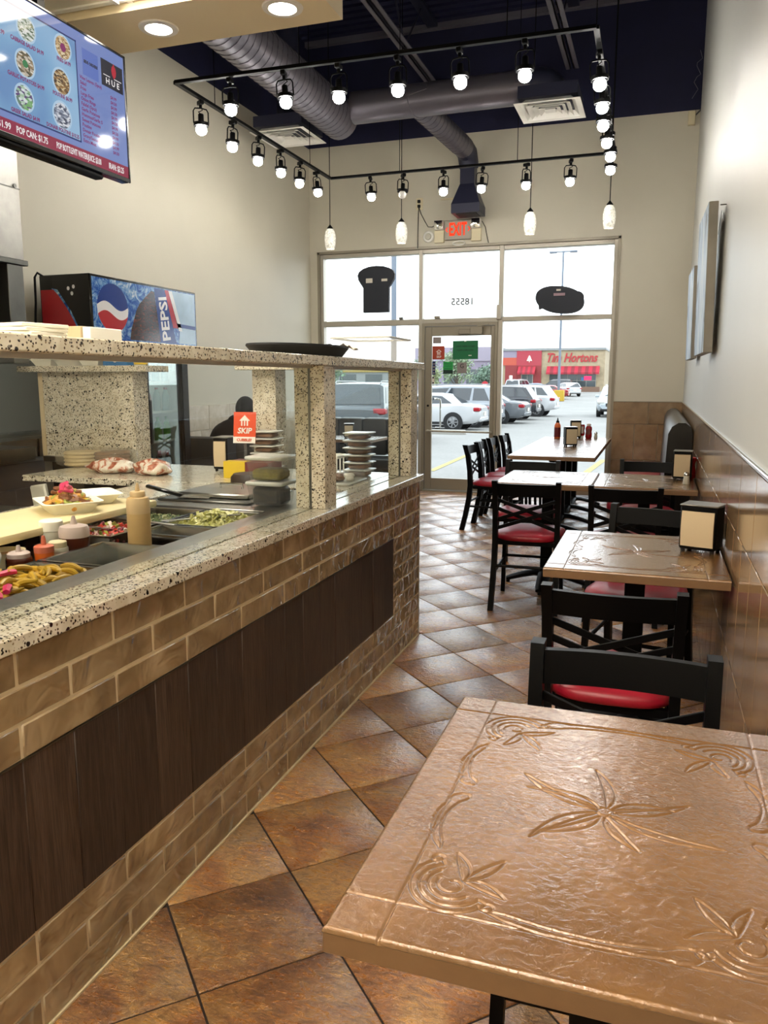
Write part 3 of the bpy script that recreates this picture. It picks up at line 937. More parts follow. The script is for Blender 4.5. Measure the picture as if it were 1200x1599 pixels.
def pan(x0, x1, y0, y1, label, zt=0.890, depth=0.10, mat='pan_steel'):
    t = thing('steam_pan', label, 'food pan', ((x0 + x1) / 2, (y0 + y1) / 2, zt - depth), 'steel pans in the prep table')
    w = 0.014
    b = MB()
    zb = zt - depth
    def ring(i, z): return [(x0 + i, y0 + i, z), (x1 - i, y0 + i, z), (x1 - i, y1 - i, z), (x0 + i, y1 - i, z)]
    v = ring(0.001, zt - 0.006) + ring(0.001, zt) + ring(w, zt) + ring(w + 0.002, zt - 0.006) + ring(w + 0.012, zb)
    f = []
    for k in range(4):
        for i in range(4):
            j = (i + 1) % 4
            f.append((k * 4 + i, k * 4 + j, (k + 1) * 4 + j, (k + 1) * 4 + i))
    f.append((16, 17, 18, 19))
    b.raw(v, f)
    part('pan_shell', b, M[mat], t)
    return (x0 + w + 0.008, x1 - w - 0.008, y0 + w + 0.008, y1 - w - 0.008, zt)
pA = pan(-1.665, -1.430, 1.12, 1.775, 'steel pan heaped with yellow pickled peppers and pink turnips')
pB = pan(-1.665, -1.430, 1.785, 2.075, 'small empty steel pan between the peppers and the tall tan bottle', depth=0.13)
pC = pan(-1.665, -1.430, 2.225, 2.40, 'narrow empty steel pan with a spoon, past the tall tan bottle', depth=0.13)
pD = pan(-1.675, -1.430, 2.41, 2.74, 'steel pan of shredded pale lettuce')
pE = pan(-1.950, -1.685, 2.14, 2.42, 'steel pan of tomato and onion salad')
pF = pan(-1.950, -1.685, 2.43, 2.74, 'steel pan of chopped green herb salad')

def crumbs(name, label, cat, reg, n, z, cols, size, heap=0.03, seed=1, long=1.8):
    rr = random.Random(seed)
    x0, x1, y0, y1, _ = reg
    b = MB()
    cx, cy = (x0 + x1) / 2, (y0 + y1) / 2
    for k in range(n):
        x, y = rr.uniform(x0, x1), rr.uniform(y0, y1)
        e = 1 - max(abs(x - cx) / (x1 - x0) * 2, abs(y - cy) / (y1 - y0) * 2)
        zz = z + heap * min(1, e * 1.6) * rr.uniform(0.5, 1.0)
        s = size * rr.uniform(0.6, 1.2)
        Mx = T(x, y, zz) @ Matrix.Rotation(rr.uniform(0, 6.28), 4, Vector((rr.uniform(-1, 1), rr.uniform(-1, 1), rr.uniform(-1, 1))).normalized())
        b.box((0, 0, 0), (s * long, s * 0.7, s * 0.35), mi=rr.randrange(len(cols)), Mx=Mx)
    b.span(x0 + 0.006, x1 - 0.006, y0 + 0.006, y1 - 0.006, z - 0.045, z + heap * 0.35, mi=0)
    return solid(name, b, cols, label, cat, (cx, cy, z - 0.045), kind='stuff')
for nm, c in (('lettuce', (196, 196, 128)), ('lettuce2', (160, 158, 84)), ('lettuce3', (220, 218, 168)), ('herb', (56, 76, 44)), ('herb2', (92, 112, 66)), ('herb3', (140, 146, 104)),
              ('tomato', (196, 52, 34)), ('onion', (216, 196, 188)), ('onion2', (120, 40, 60)), ('pickle', (196, 156, 36)), ('pickle2', (170, 134, 24)), ('turnip', (206, 40, 96)),
              ('fry', (206, 150, 70)), ('meat', (120, 72, 42)), ('leaf', (150, 156, 60))):
    M[nm] = plain('food_' + nm, c, 0.42, var=0.15, vscale=30)
crumbs('shredded_lettuce', 'shredded pale green lettuce heaped in its steel pan', 'lettuce', pD, 520, 0.862, [M['lettuce'], M['lettuce2'], M['lettuce3']], 0.016, 0.05, 2)
crumbs('herb_salad', 'finely chopped dark green herb salad in its steel pan', 'salad', pF, 700, 0.856, [M['herb'], M['herb2'], M['herb3']], 0.011, 0.02, 3)
crumbs('tomato_salad', 'chopped tomato and red onion salad in its steel pan', 'salad', pE, 300, 0.858, [M['onion'], M['tomato'], M['onion2'], M['leaf']], 0.018, 0.035, 4)
# whole pickled peppers, one object each
def pepper_mesh(k, mat):
    rr = random.Random(40 + k)
    L = rr.uniform(0.06, 0.1)
    c = rr.uniform(0.004, 0.016)
    pts, rs = [], []
    for i in range(9):
        u = i / 8
        pts.append((L * (u - 0.5), c * math.sin(u * PI), 0.004 * math.sin(u * 5)))
        rs.append(0.0088 * (0.35 + 0.65 * math.sin(min(1, u * 2.2 + 0.25) * PI / 2)) * (1 - 0.72 * max(0, u - 0.45) / 0.55))
    return MB().tube(pts, rs, n=8).mesh('pickled_pepper', mat)
pep = [pepper_mesh(k, M['pickle'] if k % 2 else M['pickle2']) for k in range(5)]
rp = random.Random(5)
for k in range(100):
    lay = k // 42
    x = rp.uniform(-1.63, -1.462); y = rp.uniform(1.24, 1.745)
    o = link('pickled_pepper', pep[k % 5], None, (x, y, 0.868 + lay * 0.013 + rp.uniform(0, 0.008)))
    o.rotation_euler = (rp.uniform(-0.5, 0.5), rp.uniform(-0.35, 0.35), rp.uniform(-1.0, 1.6))
    tag(o, 'yellow pickled pepper in the heap at the near end of the prep table', 'pepper', 'pickled peppers in the near pan')
solid('pepper_brine_bed', MB().span(pA[0], pA[1], pA[2], pA[3], 0.81, 0.862, 0.004), [M['pickle2']], 'dark yellow layer under the pickled peppers', 'pickles', (-1.55, 1.45, 0.79), kind='stuff')
tm = [MB().tube([(-0.03, 0, 0), (-0.01, 0, 0.002), (0.03, 0, 0)], [0.009, 0.011, 0.008], n=6, flat=(1.1, 0.8)).mesh('pickled_turnip', M['turnip']) for _ in range(1)][0]
for k, (x, y, z) in enumerate(((-1.455, 1.36, 0.894), (-1.47, 1.30, 0.891), (-1.455, 1.43, 0.894), (-1.46, 1.245, 0.891), (-1.60, 1.60, 0.898), (-1.475, 1.48, 0.898))):
    o = link('pickled_turnip', tm, None, (x, y, z), 0.4 + k)
    tag(o, 'pink pickled turnip stick among the yellow peppers', 'turnip', 'pink turnip sticks')

# cutting board
b = MB().span(-2.20, -1.86, 1.05, 2.66, 0.905, 0.932, 0.006, seg=2)
M['board'] = plain('worn_cream_cutting_board', (226, 210, 164), 0.5, var=0.06, vscale=7)
solid('cutting_board', b, M['board'], 'long worn cream cutting board beside the pans', 'cutting board', (-2.03, 1.9, 0.905))
solid('inner_worktop', MB().span(-2.36, -2.04, 0.7, 3.365, 0.868, 0.902, 0.003), M['granite'], 'speckled granite worktop under the cutting board', 'worktop', (-2.2, 2.1, 0.868))
solid('inner_cabinet', MB().span(-2.34, -2.06, 0.75, 3.36, 0.0, 0.867), M['olive'], 'dark brown cabinet under the inner worktop', 'cabinet', (-2.2, 2.1, 0))

# ------------------------------------------------------------------ squeeze bottles
def bottle(name, label, loc, prof, cap, nozzle, body_m, cap_m, group='squeeze bottles', tilt=None, liquid=None):
    t = thing(name, label, 'bottle', loc, group)
    Mx = T(*loc) if tilt is None else T(*loc) @ tilt
    part('body', MB().lathe(prof, 24, Mx), body_m, t)
    part('cap', MB().lathe(cap, 22, Mx), cap_m, t)
    if nozzle:
        part('nozzle', MB().lathe(nozzle, 14, Mx), cap_m, t)
    if liquid:
        part('sauce', MB().lathe(liquid[0], 24, Mx, cap=False), liquid[1], t)
    return t
M['sauce_tan'] = plain('tan_sauce', (206, 172, 116), 0.35, var=0.04, vscale=9)
M['sauce_tan2'] = plain('pale_tan_plastic', (222, 192, 146), 0.35)
M['sauce_brown'] = plain('dark_brown_sauce', (84, 34, 20), 0.2)
M['cap_grey'] = plain('translucent_grey_cap', (196, 178, 172), 0.4)
M['sauce_orange'] = plain('orange_hot_sauce', (208, 96, 22), 0.3)
M['cap_pink'] = plain('salmon_cap', (206, 110, 84), 0.4)
M['clear_pl'] = plain('cloudy_plastic', (196, 192, 176), 0.3)
def simple(r, h, sh=0.85): return [(r * 0.9, 0), (r, 0.004), (r, h * 0.82), (r * 0.97, h * 0.9), (r * sh, h * 0.97), (r * 0.72, h)]
h = 0.165
bottle('squeeze_bottle', 'tall tan squeeze bottle standing among the pans', (-1.575, 2.148, 0.858), [(0.035, 0), (0.0375, 0.004), (0.037, 0.14), (0.0365, 0.155), (0.033, 0.168), (0.027, 0.172)],
       [(0.024, 0.168), (0.0245, 0.185), (0.022, 0.189)], [(0.009, 0.187), (0.007, 0.197), (0.004, 0.214), (0.003, 0.216)], M['sauce_tan'], M['sauce_tan2'],
       liquid=([(0.0372, 0.118), (0.0378, 0.119), (0.0376, 0.154), (0.034, 0.168)], M['sauce_tan2']))
bottle('squeeze_bottle', 'dark brown sauce bottle with greyish lid, widest of the short bottles', (-1.735, 2.03, 0.838), [(0.042, 0), (0.045, 0.004), (0.045, 0.06), (0.045, 0.09), (0.041, 0.092)],
       [(0.047, 0.072), (0.0475, 0.093), (0.042, 0.106), (0.022, 0.112)], [(0.012, 0.11), (0.009, 0.122), (0.005, 0.138)], M['sauce_brown'], M['cap_grey'])
bottle('plastic_cup', 'cloudy white plastic jar with ridged lid behind the sauce bottles', (-1.86, 2.07, 0.838), [(0.033, 0), (0.036, 0.004), (0.037, 0.07), (0.034, 0.078)],
       [(0.036, 0.076), (0.038, 0.078), (0.037, 0.108), (0.032, 0.112)], None, M['clear_pl'], M['foam'], group='short jars')
bottle('squeeze_bottle', 'small orange hot sauce bottle with salmon nozzle', (-1.74, 1.90, 0.838), [(0.026, 0), (0.028, 0.003), (0.028, 0.045), (0.026, 0.05)],
       [(0.029, 0.048), (0.029, 0.066), (0.022, 0.070)], [(0.008, 0.068), (0.007, 0.085), (0.0045, 0.098)], M['sauce_orange'], M['cap_pink'])
bottle('plastic_jar', 'cloudy grey jar with flat cream lid beside the orange bottle', (-1.745, 1.965, 0.838), [(0.029, 0), (0.031, 0.003), (0.031, 0.046), (0.029, 0.05)],
       [(0.026, 0.049), (0.027, 0.051), (0.027, 0.066), (0.024, 0.069)], None, M['clear_pl'], M['cream_pl'], group='short jars')
bottle('squeeze_bottle', 'low dark sauce bottle with grey lid left of the orange one', (-1.785, 1.845, 0.838), [(0.036, 0), (0.038, 0.003), (0.038, 0.035), (0.036, 0.04)],
       [(0.032, 0.038), (0.033, 0.052), (0.026, 0.057)], [(0.009, 0.056), (0.007, 0.066), (0.005, 0.076)], M['sauce_brown'], M['cap_grey'])
bottle('plastic_jar', 'cloudy white jar lying tilted at the left of the bottles', (-1.80, 1.735, 0.884), [(0.034, -0.05), (0.038, -0.046), (0.038, 0.03), (0.034, 0.036)],
       [(0.028, 0.034), (0.03, 0.036), (0.03, 0.06), (0.026, 0.064)], None, M['clear_pl'], M['foam'], group='short jars', tilt=RZ(0.6) @ RX(R(-62)))
t = thing('dip_tub', 'open tub of striped dip behind the tilted jar', 'tub', (-1.875, 1.83, 0.838))
part('tub_wall', MB().lathe([(0.05, 0), (0.06, 0.045), (0.062, 0.047), (0.058, 0.045), (0.048, 0.004), (0.001, 0.003)], 24, T(-1.875, 1.88, 0.838), cap=False), M['cream_pl'], t)
part('dip', MB().lathe([(0.001, 0.034), (0.03, 0.036), (0.055, 0.032)], 24, T(-1.875, 1.88, 0.838), cap=False), M['sauce_tan'], t)

def spoon(name, label, p0, p1, mat='steel', bowl=0.022):
    t = thing(name, label, 'spoon', p0, 'serving spoons')
    p0, p1 = Vector(p0), Vector(p1)
    part('handle', MB().bar(p0, p1, 0.012, 0.004, bev=0.001), M[mat], t)
    part('bowl', MB().raw([(bowl * 1.4 * math.cos(a) * rr, bowl * math.sin(a) * rr, -0.006 * (1 - rr)) for rr in (1, 0.5) for a in [2 * PI * i / 14 for i in range(14)]],
         [(i, (i + 1) % 14, 14 + (i + 1) % 14, 14 + i) for i in range(14)] + [tuple(range(14, 28))], 0, True, T(*p1)), M[mat], t)
spoon('serving_spoon', 'steel spoon lying across the green herb salad pan', (-1.56, 2.33, 0.905), (-1.86, 2.42, 0.897))
spoon('serving_spoon', 'steel spoon resting across the tomato salad pan', (-1.90, 2.02, 0.93), (-1.80, 2.24, 0.898))
spoon('serving_spoon', 'steel spoon standing in the narrow empty pan', (-1.50, 2.30, 0.875), (-1.61, 2.30, 0.80))
spoon('serving_spoon', 'pale spoon handle leaning on the shredded lettuce pan', (-1.455, 2.60, 0.905), (-1.66, 2.44, 0.897))

# ------------------------------------------------------------------ foam clamshell with food
def clam_mesh(w, d, h):
    b = MB()
    def ring(i, z, r=0.2):
        out = []
        hw, hd = w / 2 - i, d / 2 - i
        for (sx, sy) in ((1, -1), (1, 1), (-1, 1), (-1, -1)):
            for k in range(3):
                a = {(1, -1): -PI / 2, (1, 1): 0, (-1, 1): PI / 2, (-1, -1): PI}[(sx, sy)] + k * PI / 4
                q = 0.025
                out.append((sx * (hw - q) + q * math.cos(a), sy * (hd - q) + q * math.sin(a), z))
        return out
    rings = [ring(0.03, 0), ring(0.004, h * 0.9), ring(-0.004, h * 0.94), ring(-0.004, h), ring(0.006, h), ring(0.032, 0.006)]
    v = [p for r_ in rings for p in r_]
    f = []
    for k in range(5):
        for i in range(12):
            j = (i + 1) % 12
            f.append((k * 12 + i, k * 12 + j, (k + 1) * 12 + j, (k + 1) * 12 + i))
    f.append(tuple(range(60, 72))); f.append(tuple(range(11, -1, -1)))
    return b.raw(v, f)
CLM = T(-2.01, 2.33, 0.932) @ RZ(R(-38))
t = thing('takeaway_tray', 'white foam takeaway tray heaped with food on the cutting board', 'takeaway tray', (-2.01, 2.33, 0.932))
b = clam_mesh(0.23, 0.20, 0.042); bmesh.ops.transform(b.bm, matrix=CLM, verts=b.bm.verts)
part('base_tray', b, M['foam'], t)
b = clam_mesh(0.22, 0.17, 0.038); bmesh.ops.transform(b.bm, matrix=T(-2.06, 2.535, 0.933) @ RZ(R(-38)), verts=b.bm.verts)
part('open_lid', b, M['foam'], t)
rf = random.Random(9)
fd = {'fried_potato': ('golden fried potato piece in the foam tray', M['fry'], MB().box((0, 0, 0), (0.035, 0.018, 0.016), 0.004)),
      'lettuce_leaf': ('yellow green lettuce piece in the foam tray', M['leaf'], MB().box((0, 0, 0), (0.04, 0.03, 0.012), 0.005)),
      'meat_slice': ('brown sliced meat in the foam tray', M['meat'], MB().tube([(-0.03, 0, 0), (0, 0.008, 0.004), (0.03, 0, 0)], [0.007, 0.011, 0.006], n=6)),
      'turnip_stick': ('bright pink turnip slice on the foam tray of food', M['turnip'], MB().tube([(-0.026, 0, 0), (0, 0.006, 0.006), (0.028, 0, 0)], [0.007, 0.010, 0.006], n=7)),
      'pickled_pepper_ring': ('yellow pepper piece in the foam tray', M['pickle'], MB().tube([(0.014 * math.cos(a), 0.014 * math.sin(a), 0) for a in [k * 2 * PI / 10 for k in range(10)]], 0.006, n=6, closed=True))}
for nm, (lab, mt, mb_) in fd.items():
    me = mb_.mesh(nm, mt)
    cnt = {'fried_potato': 44, 'lettuce_leaf': 18, 'meat_slice': 26, 'turnip_stick': 5, 'pickled_pepper_ring': 7}[nm]
    for k in range(cnt):
        a, rad = rf.uniform(0, 2 * PI), rf.uniform(0, 1) ** 0.6
        lx, ly = math.cos(a) * rad * 0.09, math.sin(a) * rad * 0.075
        if nm == 'turnip_stick': lx, ly = rf.uniform(-0.01, 0.04), rf.uniform(-0.03, 0.0); rad = 0.0
        p = CLM @ Vector((lx, ly, 0.022 + 0.072 * (1 - rad) * rf.uniform(0.75, 1.0) + (-0.002 if nm == 'turnip_stick' else 0)))
        o = link(nm, me, None, p)
        o.rotation_euler = (rf.uniform(-0.5, 0.5), rf.uniform(-0.5, 0.5), rf.uniform(0, 6.28))
        tag(o, lab, 'food', nm.replace('_', ' ') + ' pieces in the foam tray')

# wraps, bread bag and boxes on the cross counter
t_ = NT('meat_in_cling_film')
co = t_.coord('Object')
n_ = t_.noise(co, 13, 5, 0.65, 1.6)
M['film_meat'] = t_.bsdf(t_.ramp(n_, [(0.34, srgb(112, 48, 34)), (0.45, srgb(190, 118, 92)), (0.53, srgb(226, 214, 196)), (0.7, srgb(238, 233, 222))]), 0.18, normal=t_.bump(t_.noise(co, 30, 4), 0.6, 0.02))
def blob(name, label, loc, s, rz, mat, seed, cat='meat', n=18, m=12, rough=0.12):
    rr = random.Random(seed)
    ph = [rr.uniform(0, 6.28) for _ in range(6)]
    v, f = [], []
    for i in range(m + 1):
        th = PI * i / m
        for j in range(n):
            a = 2 * PI * j / n
            q = 1 + rough * (math.sin(3 * a + ph[0] + 2 * th) + 0.6 * math.sin(5 * a + ph[1] - 3 * th) + 0.5 * math.sin(7 * th + ph[2]))
            x, y, z = math.sin(th) * math.cos(a) * q, math.sin(th) * math.sin(a) * q, math.cos(th)
            z = max(z * (1 + 0.2 * math.sin(4 * a + ph[3])), -0.75)
            v.append((x * s[0] / 2, y * s[1] / 2, (z + 0.75) * s[2] / 1.75))
    for i in range(m):
        for j in range(n):
            f.append((i * n + j, i * n + (j + 1) % n, (i + 1) * n + (j + 1) % n, (i + 1) * n + j))
    b = MB().raw(v, f, 0, True, T(*loc) @ RZ(rz))
    return solid(name, b, mat, label, cat, loc, None, None, 80)
blob('wrapped_meat', 'film wrapped meat parcel, left of the two on the cross counter', (-2.80, 3.62, LZ1), (0.29, 0.17, 0.075), 0.15, M['film_meat'], 3)
blob('wrapped_meat', 'film wrapped meat parcel with pink cut side, right of the two on the cross counter', (-2.535, 3.60, LZ1), (0.22, 0.16, 0.08), -0.1, M['film_meat'], 8)
t = thing('bread_bag', 'clear bag of stacked flat bread against the granite backboard', 'bread', (-3.10, 3.86, LZ1))
M['pita'] = plain('flat_bread', (226, 206, 160), 0.7, var=0.1, vscale=14)
M['bag'] = frosted('clear_plastic_bag', (232, 226, 208), 0.25, 0.15)
M['brownbag'] = plain('brown_bread_crust', (120, 84, 52), 0.6, var=0.2, vscale=9)
for k in range(4):
    part('flat_bread', MB().lathe([(0.10, 0), (0.108, 0.009), (0.10, 0.019)], 22, T(-3.20, 3.86, LZ1 + 0.004 + k * 0.021)), M['pita'], t)
for k in range(4):
    part('brown_bread', MB().lathe([(0.095, 0), (0.105, 0.010), (0.095, 0.021)], 22, T(-2.99, 3.86, LZ1 + 0.004 + k * 0.022) @ RY(-0.05)), M['brownbag'], t)
b = MB().span(-3.32, -2.875, 3.745, 3.975, LZ1 + 0.001, LZ1 + 0.105, 0.035, seg=2, smooth=True)
part('bag_film', b, M['bag'], t)
t = thing('leaning_panel', 'pale grey upright panel leaning below the cross counter', 'panel', (-2.98, 3.34, 0))
part('board', MB().box((0, 0, 0), (0.10, 0.03, 0.86), 0.008, Mx=T(-2.99, 3.33, 0.435) @ RY(R(-9))), M['clear_pl'], t)

# trays and lid things on the steel cover
t = thing('steel_tray', 'shallow steel tray with tongs on the prep table lid', 'tray', (-1.80, 3.08, 0.895))
part('tray_pan', MB().span(-2.00, -1.56, 2.86, 3.28, 0.896, 0.904, 0.003), M['steel_d'], t)
part('raised_lid', MB().span(-1.95, -1.60, 2.93, 3.27, 0.905, 0.925, 0.006), M['steel'], t)
part('lid_handle', MB().tube([(-1.83, 3.10, 0.926), (-1.83, 3.10, 0.945), (-1.72, 3.10, 0.945), (-1.72, 3.10, 0.926)], 0.006, n=6), M['chrome'], t)
t = thing('black_spatula', 'black handled spatula lying on the steel tray', 'spatula', (-1.98, 2.92, 0.91))
part('handle', MB().bar((-2.05, 2.86, 0.955), (-1.90, 2.90, 0.915), 0.028, 0.014, bev=0.004), M['black_gloss'], t)
part('blade', MB().bar((-1.90, 2.90, 0.912), (-1.78, 2.93, 0.908), 0.06, 0.003), M['steel'], t)

# plastic food boxes
def glass_tub(name, label, c, w, d, h, fill_m, fill_h, lid_m='white_pl', group=None, rz=0.0, lid_h=0.016):
    t = thing(name, label, 'container', c, group)
    Mx = T(*c) @ RZ(rz)
    b = MB()
    v = []
    for (i, z) in ((0.012, 0), (0, h), (-0.003, h), (0.009, -0.0005)):
        v += [(-w / 2 + i, -d / 2 + i, z), (w / 2 - i, -d / 2 + i, z), (w / 2 - i, d / 2 - i, z), (-w / 2 + i, d / 2 - i, z)]
    f = [(0, 1, 2, 3)]
    for k in range(2):
        for i in range(4):
            j = (i + 1) % 4
            f.append((k * 4 + i, k * 4 + j, (k + 1) * 4 + j, (k + 1) * 4 + i))
    b.raw(v[:12], f, 0, False, Mx)
    part('tub', b, M['tub'], t)
    if lid_m:
        part('lid', MB().box((0, 0, h + lid_h / 2), (w + 0.014, d + 0.014, lid_h), min(0.005, lid_h * 0.4), Mx=Mx), M[lid_m], t)
    if fill_m:
        part('contents', MB().box((0, 0, fill_h / 2 + 0.003), (w - 0.026, d - 0.026, fill_h), min(0.012, fill_h * 0.35), Mx=Mx), M[fill_m], t)
    return t
M['tub'] = frosted('clear_food_tub', (226, 228, 224), 0.13, 0.12)
M['lid_cl'] = plain('translucent_lid', (212, 214, 208), 0.25)
M['chips'] = plain('olive_chips', (132, 122, 62), 0.6, var=0.35, vscale=40, bump=(60, 0.6))
M['dark_food'] = plain('dark_wrapped_food', (44, 40, 44), 0.35, var=0.4, vscale=30, bump=(40, 0.6))
M['biscuit'] = plain('brown_biscuits', (120, 78, 44), 0.6, var=0.3, vscale=25, bump=(50, 0.4))
glass_tub('food_tub', 'lower clear tub of dark wrapped food beside the granite column', (-1.475, 2.90, 0.897), 0.15, 0.14, 0.085, 'dark_food', 0.075, 'lid_cl')
glass_tub('food_tub', 'upper clear tub of olive green chips stacked beside the granite column', (-1.475, 2.90, 0.999), 0.15, 0.14, 0.085, 'chips', 0.045, 'lid_cl')
def stack(x, y, n, lab, grp):
    for k in range(n):
        glass_tub('dessert_tub', '%s, %s from the bottom' % (lab, ['first', 'second', 'third', 'fourth', 'fifth', 'sixth'][k]), (x, y, 0.903 + k * 0.0385), 0.125, 0.125, 0.031, 'biscuit', 0.022, 'lid_cl', grp, 0.03 * ((k % 3) - 1), 0.007)
stack(-1.465, 3.90, 6, 'clear tub of brown dessert in the stack by the end column', 'dessert tubs by the end column')
stack(-1.985, 4.20 - 0.34, 6, 'clear tub of brown dessert in the stack behind the middle column', 'dessert tubs behind the middle column')
t = thing('wire_basket', 'white slotted plastic basket between the granite columns', 'basket', (-1.66, 3.96, LZ1))
b = MB()
for k in range(7):
    b.bar((-1.72 + k * 0.02, 3.90, LZ1 + 0.004), (-1.72 + k * 0.02, 3.90, LZ1 + 0.09), 0.006, 0.006, up=(0, 1, 0))
    b.bar((-1.72 + k * 0.02, 4.01, LZ1 + 0.004), (-1.72 + k * 0.02, 4.01, LZ1 + 0.09), 0.006, 0.006, up=(0, 1, 0))
part('slats', b, M['white_pl'], t)
part('rim', MB().tube([(-1.73, 3.89, LZ1 + 0.095), (-1.59, 3.89, LZ1 + 0.095), (-1.59, 4.02, LZ1 + 0.095), (-1.73, 4.02, LZ1 + 0.095)], 0.009, n=6, closed=True), M['white_pl'], t)
part('floor_panel', MB().span(-1.73, -1.59, 3.89, 4.02, LZ1 + 0.001, LZ1 + 0.006), M['white_pl'], t)
t = thing('pastry_tray', 'clear topped tray of wrapped pastries on the ledge between the columns', 'tray', (-1.45, 3.62, LZ1))
part('tray_base', MB().span(-1.54, -1.37, 3.50, 3.76, LZ1 + 0.0, LZ1 + 0.012, 0.004), M['lid_cl'], t)
for k in range(5):
    part('pastry', MB().box((0, 0, 0), (0.055, 0.04, 0.022), 0.008, Mx=T(-1.50 + 0.05 * (k % 3), 3.55 + 0.075 * (k // 3) + 0.02 * k, LZ1 + 0.026) @ RZ(k)), M['biscuit'] if k % 2 else M['foam'], t)
part('cover', MB().span(-1.535, -1.375, 3.505, 3.755, LZ1 + 0.012, LZ1 + 0.05, 0.012), M['tub'], t)
solid('steel_strip', MB().span(-2.03, -1.335, 3.346, 3.40, 0.80, 0.866), M['steel_d'], 'dark steel strip behind the prep table lid', 'steel strip', (-1.7, 3.37, 0.80))

# napkin dispenser
def napkin_box(name, label, c, rz, w=0.11, d=0.10, h=0.165, group='napkin dispensers', front=True):
    t = thing(name, label, 'napkin dispenser', c, group)
    Mx = T(*c) @ RZ(rz)
    b = MB().box((0, 0, 0.012 + (h - 0.012) / 2), (w, d, h - 0.012), 0.006, Mx=Mx)
    part('case', b, M['black_metal'], t)
    part('top_plate', MB().box((0, 0, h + 0.002), (w + 0.004, d + 0.004, 0.006), 0.002, Mx=Mx), M['steel'], t)
    v = []
    n = 6
    for i in range(n):
        zz = 0.026 + (h - 0.045) * i / (n - 1)
        bulge = -0.004 - 0.006 * math.sin(PI * i / (n - 1))
        ww = w / 2 - 0.008
        v += [(-ww, -d / 2 + 0.001, zz), (-ww, -d / 2 + bulge, zz), (0.012 * math.sin(i * 1.1), -d / 2 + bulge - 0.003, zz), (ww, -d / 2 + bulge, zz), (ww, -d / 2 + 0.001, zz)]
    f = []
    for i in range(n - 1):
        for j in range(4):
            f.append((i * 5 + j, i * 5 + j + 1, (i + 1) * 5 + j + 1, (i + 1) * 5 + j))
    part('napkins', MB().raw(v, f, 0, False, Mx), M['napkin'], t)
    b = MB()
    for (sx, sy) in ((1, 1), (1, -1), (-1, 1), (-1, -1)):
        b.lathe([(0.008, 0), (0.009, 0.012)], 8, Mx @ T(sx * (w / 2 - 0.014), sy * (d / 2 - 0.014), 0))
    part('feet', b, M['rubber'], t)
    return t
napkin_box('napkin_dispenser', 'napkin dispenser on the cross counter beside the orange card', (-2.28, 3.92, LZ1), 0.1, 0.085, 0.13, 0.185)
# orange card in a holder, yellow box, brown pan
t = thing('counter_card', 'orange delivery card with white lettering in a clear stand', 'sign', (-2.10, 3.86, LZ1))
M['orange'] = plain('orange_card', (224, 80, 38), 0.5)
M['white_ink'] = plain('white_ink', (240, 236, 228), 0.6)
M['dark_ink'] = plain('dark_ink', (40, 34, 34), 0.6)
fc = frame((-2.075, 3.78, LZ1 + 0.25), (1, 0.12, 0), (0, 0.1, 1))
part('card', MB().box((0, 0, -0.004), (0.125, 0.165, 0.004), Mx=fc), M['orange'], t)
part('white_band', MB().box((0, -0.066, -0.001), (0.125, 0.034, 0.003), Mx=fc), M['white_ink'], t)
text('lettering', 'SKIP', 0.042, fc @ T(0, -0.018, 0), M['white_ink'], t, 0.001, 'CENTER', 1.0, 0.15, 0.001)
text('lettering', 'CUBBLE?', 0.02, fc @ T(0, -0.066, 0.002), M['orange'], t, 0.0006, 'CENTER', 1.1, 0, 0.0006)
b = MB()
for k in (-0.016, 0, 0.016):
    b.box((k, 0.024, 0), (0.007, 0.03, 0.002), Mx=fc)
b.raw([(-0.03, 0.036, 0.001), (0.03, 0.036, 0.001), (0.0, 0.066, 0.001), (-0.03, 0.036, -0.001), (0.03, 0.036, -0.001), (0.0, 0.066, -0.001)], [(0, 1, 2), (3, 5, 4), (0, 3, 4, 1), (1, 4, 5, 2), (2, 5, 3, 0)], 0, False, fc)
part('fork_house_mark', b, M['white_ink'], t)
part('stand', MB().span(-2.12, -2.04, 3.76, 3.84, LZ1, LZ1 + 0.008, 0.002).span(-2.085, -2.07, 3.785, 3.792, LZ1 + 0.008, LZ1 + 0.17), M['tub'], t)
t = thing('snack_box', 'yellow and maroon cardboard box on the cross counter', 'box', (-2.0, 3.66, LZ1))
M['yellow'] = plain('yellow_card', (216, 184, 36), 0.5)
M['maroon'] = plain('maroon_card', (106, 30, 30), 0.5)
part('carton', MB().span(-2.10, -1.85, 3.60, 3.76, LZ1, LZ1 + 0.085, 0.002), M['maroon'], t)
part('yellow_end', MB().span(-2.104, -1.98, 3.597, 3.66, LZ1, LZ1 + 0.087, 0.001), M['yellow'], t)
solid('lidded_dish', MB().lathe([(0.10, 0), (0.098, 0.035), (0.085, 0.05), (0.001, 0.056)], 24, T(-1.86, 3.44, LZ1)), M['olive'], 'dark brown round lidded dish beside the yellow box', 'dish', (-1.86, 3.44, LZ1))

# ------------------------------------------------------------------ things on the shelves
def foam_box(label, c, rz, w=0.14, d=0.14, h=0.07):
    t = thing('foam_box', label, 'foam box', c, 'foam boxes on the back shelf')
    b = MB()
    v = []
    for (i, z) in ((0.02, 0), (0, h * 0.5), (-0.006, h * 0.5), (-0.006, h * 0.55), (0.0, h * 0.55), (0.02, h)):
        v += [(-w / 2 + i, -d / 2 + i, z), (w / 2 - i, -d / 2 + i, z), (w / 2 - i, d / 2 - i, z), (-w / 2 + i, d / 2 - i, z)]
    f = [(3, 2, 1, 0), (20, 21, 22, 23)]
    for k in range(5):
        for i in range(4):
            j = (i + 1) % 4
            f.append((k * 4 + i, k * 4 + j, (k + 1) * 4 + j, (k + 1) * 4 + i))
    part('shell', b.raw(v, f, 0, False, T(*c) @ RZ(rz)), M['foam'], t)
    return t
zb = BZ1 + 0.003
